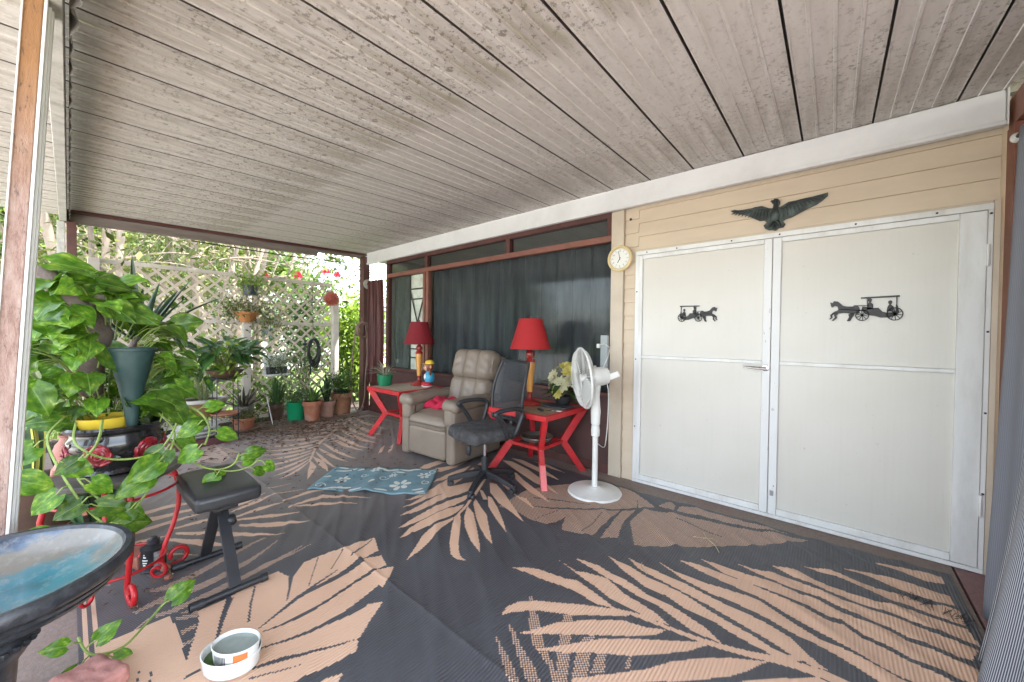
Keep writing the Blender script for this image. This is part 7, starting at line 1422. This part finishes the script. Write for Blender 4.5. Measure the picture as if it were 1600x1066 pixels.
tree('slim pale tree further back between the tangled tree and the bushes', -11.5, 3.2, 6, 6.5, 204, F_OLIVE, .9, 6000, .13, .40, .07)
tree('olive leaved tree far behind the left trunks', -13.5, .8, 5, 5.5, 205, F_OLIVE, .9, 5200, .12, .4, .09, 'background trees of the garden')
tree('bright green tree far left beyond the leaning post', -13, -2.6, 5, 6, 206, F_GREEN, 1.0, 5200, .13, .4, .1, 'background trees of the garden')
tree('soft green tree far behind the hanging pots', -16, 3.6, 5, 5.0, 207, F_GREEN, 1.1, 5600, .13, .45, .1, 'background trees of the garden')
tree('distant tree rising over the pale house beside the corner post', -21, 12.7, 5, 4.6, 209, F_LIME, 1.0, 4200, .17, .32, .1, 'background trees of the garden')
def shrub(label, x, y, ells, n, size, seed, fmat, stems=7, h=1.5, group=None, name='shrub'):
    r = random.Random(seed); o = thing(name, label, 'shrub', (x,y,-.1), group=group); m = M()
    for k in range(stems):
        a = r.uniform(0,2*pi); e = (cos(a)*.35*r.random()*h*.6, sin(a)*.35*r.random()*h*.6, h*r.uniform(.7,1.05)); m.tube(smooth([(cos(a)*.05,sin(a)*.05,0),(e[0]*.5,e[1]*.5,e[2]*.5),e], 4), [.014]*4+[.010]*4+[.006], 6)
    part('stems', m, mat('shrub_stem', (.16,.12,.07), .8, .3, 9), o, 60); cloud('foliage', o, fmat, ells, n, size, seed, shell=.25); return o
sh = shrub('tall bright lime green shrub between the lattice and the corner post', -7.35, 3.75, [((0,0,1.0),(.40,.55,1.0)),((.1,-.25,1.5),(.3,.3,.6)),((-.1,.3,1.9),(.35,.35,.5))], 4600, .11, 301, F_BRIGHT, 9, 2.3)
sh = shrub('dense green hibiscus bush with red blooms behind the right of the lattice', -8.6, 3.3, [((0,0,1.2),(.6,.6,.9)),((0,-.1,2.1),(.45,.5,.55)),((.1,.35,2.3),(.3,.3,.4))], 3200, .11, 302, F_GREEN, 9, 2.3, name='hibiscus')
PETR = mat('hibiscus_red', (.55,.02,.05), .5, .2, 8, trans=.3)
for (a, b, c) in ((.2,-.25,2.56),(.25,.28,2.72),(.2,.55,2.68),(-.1,-.75,2.5)):
    m = M()
    for i in range(5):
        t0 = 2*pi*i/5; d = Vector((.3,cos(t0),sin(t0))); s = Vector((0,-sin(t0),cos(t0)))
        m.sheet(lambda u, v: tuple(Vector((a,b,c))+d*.085*v+s*(2*u-1)*.055*sin(pi*min(.9,.1+.8*v))+Vector((.02*v*v,0,0))), 2, 3)
    m.tube([(a,b,c),(a+.07,b,c)], .006, 5); part('flower', m, PETR, sh, 80)
shrub('low leafy green shrub behind the lattice foot, left of the middle post', -7.5, 1.1, [((0,0,.5),(.5,.8,.5))], 1300, .09, 303, F_LIME, 6, .8, 'leafy shrubs behind the lattice')
shrub('low leafy green shrub behind the lattice foot, right of the middle post', -7.4, 2.3, [((0,0,.38),(.4,.5,.4))], 900, .08, 304, F_GREEN, 6, .6, 'leafy shrubs behind the lattice')
shrub('tall olive bush far behind the left lattice panel', -10.8, 1.2, [((0,0,1.0),(.8,1.3,1.0))], 2600, .11, 305, F_OLIVE, 8, 1.7, 'leafy shrubs behind the lattice')
shrub('leafy climber at the foot of the middle lattice post', -6.75, 1.80, [((0,0,.45),(.18,.35,.4)),((.1,.3,.25),(.2,.3,.25))], 600, .085, 306, F_LIME, 5, .8)
shrub('mixed leafy bush behind the bronze planter at the left of the porch opening', -6.45, .55, [((0,0,.6),(.25,.45,.5)),((.1,.2,.9),(.2,.25,.25))], 1500, .075, 308, F_GREEN, 7, 1.0)
shrub('green bush hidden low behind the plinth at the left lattice foot', -6.9, .6, [((0,0,.5),(.3,.5,.5))], 900, .085, 307, F_GREEN, 6, .8)
for i, (x, y, s, hh) in enumerate(((-19,-6,2.6,3.2),(-22,-1,3,3.6),(-24,4,2.6,2.6),(-21,8.5,2.2,2.0),(-20,12.5,2.6,2.3),(-15,-7,2.4,3.0))):
    shrub(('big round background bush at far left of the garden','tall background bush straight behind the trunks','wide background bush beyond the middle of the lattice','low background bush left of the pale house','low background bush beyond the pale house','dark background bush outside the left edge of the porch')[i], x, y, [((0,0,hh*.5),(s,s,hh*.5)),((s*.3,s*.4,hh*.8),(s*.6,s*.6,hh*.35))], 3200, .24, 400+i, (F_GREEN,F_OLIVE,F_GREEN,F_LIME,F_GREEN,F_DARK)[i], 6, hh*.8, 'background bushes')
# the far woods: one mass nobody could count
rs_ = np.random.RandomState(77); E = []
for k in range(60):
    y = -20+31*k/59; hgt = (7.2 if y < 5.5 else 7.2-1.1*(y-5.5))+rs_.uniform(-.5,.7)
    if hgt < 1.4: continue
    E.append(((-21+rs_.uniform(-1.5,1.5), y, hgt*.48), (1.6,1.3,hgt*.5)))
fw = cloud('far_woods', None, F_LIME, E, 36000, .42, 78, shell=.5); fw['label'] = 'olive mass of woods behind the garden'
fw = cloud('far_woods', None, F_GREEN, [((c[0]-1.6,c[1]+.3,c[2]*.95),(r_[0],r_[1],r_[2]*.95)) for c, r_ in E], 26000, .5, 79, shell=.3); fw['label'] = 'green mass of woods behind the garden'
hd = cloud('reflection_screen', None, F_DARK, [((-26+2*k,-17.2,1.4),(1.5,.9,1.7)) for k in range(26)], 14000, .30, 80, shell=.3); hd['label'] = 'clipped hedge across the drive'  # unseen foliage row, put in so the window glass mirrors something dark
# neighbour's house
nh = thing('neighbor_house', 'pale one storey house seen through the lattice and the lime shrub', 'house', (-16,7.2,-.1))
NW = mat('pale_siding', (.55,.54,.50), .6, .06, 3); 
part('wall', M().box(-3,.0,-3.4,4.5,0,2.45), NW, nh, 0)
sd_ = M()
for k in range(14): sd_.box(.001,.012,-3.4,4.5,.12+k*.165,.26+k*.165)
part('siding', sd_, NW, nh, 0, stuff=True)
part('roof', M().add([(-3.3,-3.7,2.46),(.4,-3.7,2.46),(.4,4.8,2.46),(-3.3,4.8,2.46),(-1.5,-3.7,3.05),(-1.5,4.8,3.05)], [(0,3,2,1),(0,1,4),(1,2,5,4),(2,3,5),(3,0,4,5)]), mat('grey_shingle', (.17,.165,.16), .9, .2, 20, bump=.3), nh, 0)
for yy in (-2.4,-.2,2.4):
    w_ = part('window', M().box(.013,.05,yy-.45,yy+.45,1.0,2.0), WHITE_AL, nh, 0); part('pane', M().box(.051,.054,yy-.38,yy+.38,1.06,1.94), mat('dark_pane', (.05,.06,.07), .1, .2, 2), w_, 0)
# grass blades near the lattice
gr = M(); rs = random.Random(9)
for k in range(3000):
    x = -6.9-abs(rs.gauss(0,1.4)); y = rs.uniform(-1,5); a = rs.uniform(0,2*pi); h = rs.uniform(.04,.11); w = .006
    gr.add([(x-cos(a)*w,y-sin(a)*w,-.10),(x+cos(a)*w,y+sin(a)*w,-.10),(x+rs.gauss(0,.03),y+rs.gauss(0,.03),-.10+h)], [(0,1,2)])
o = link('grass', mesh_of('grass', gr, F_LIME, 0)); o['kind'] = 'stuff'; o['label'] = 'short grass beyond the planting bed'
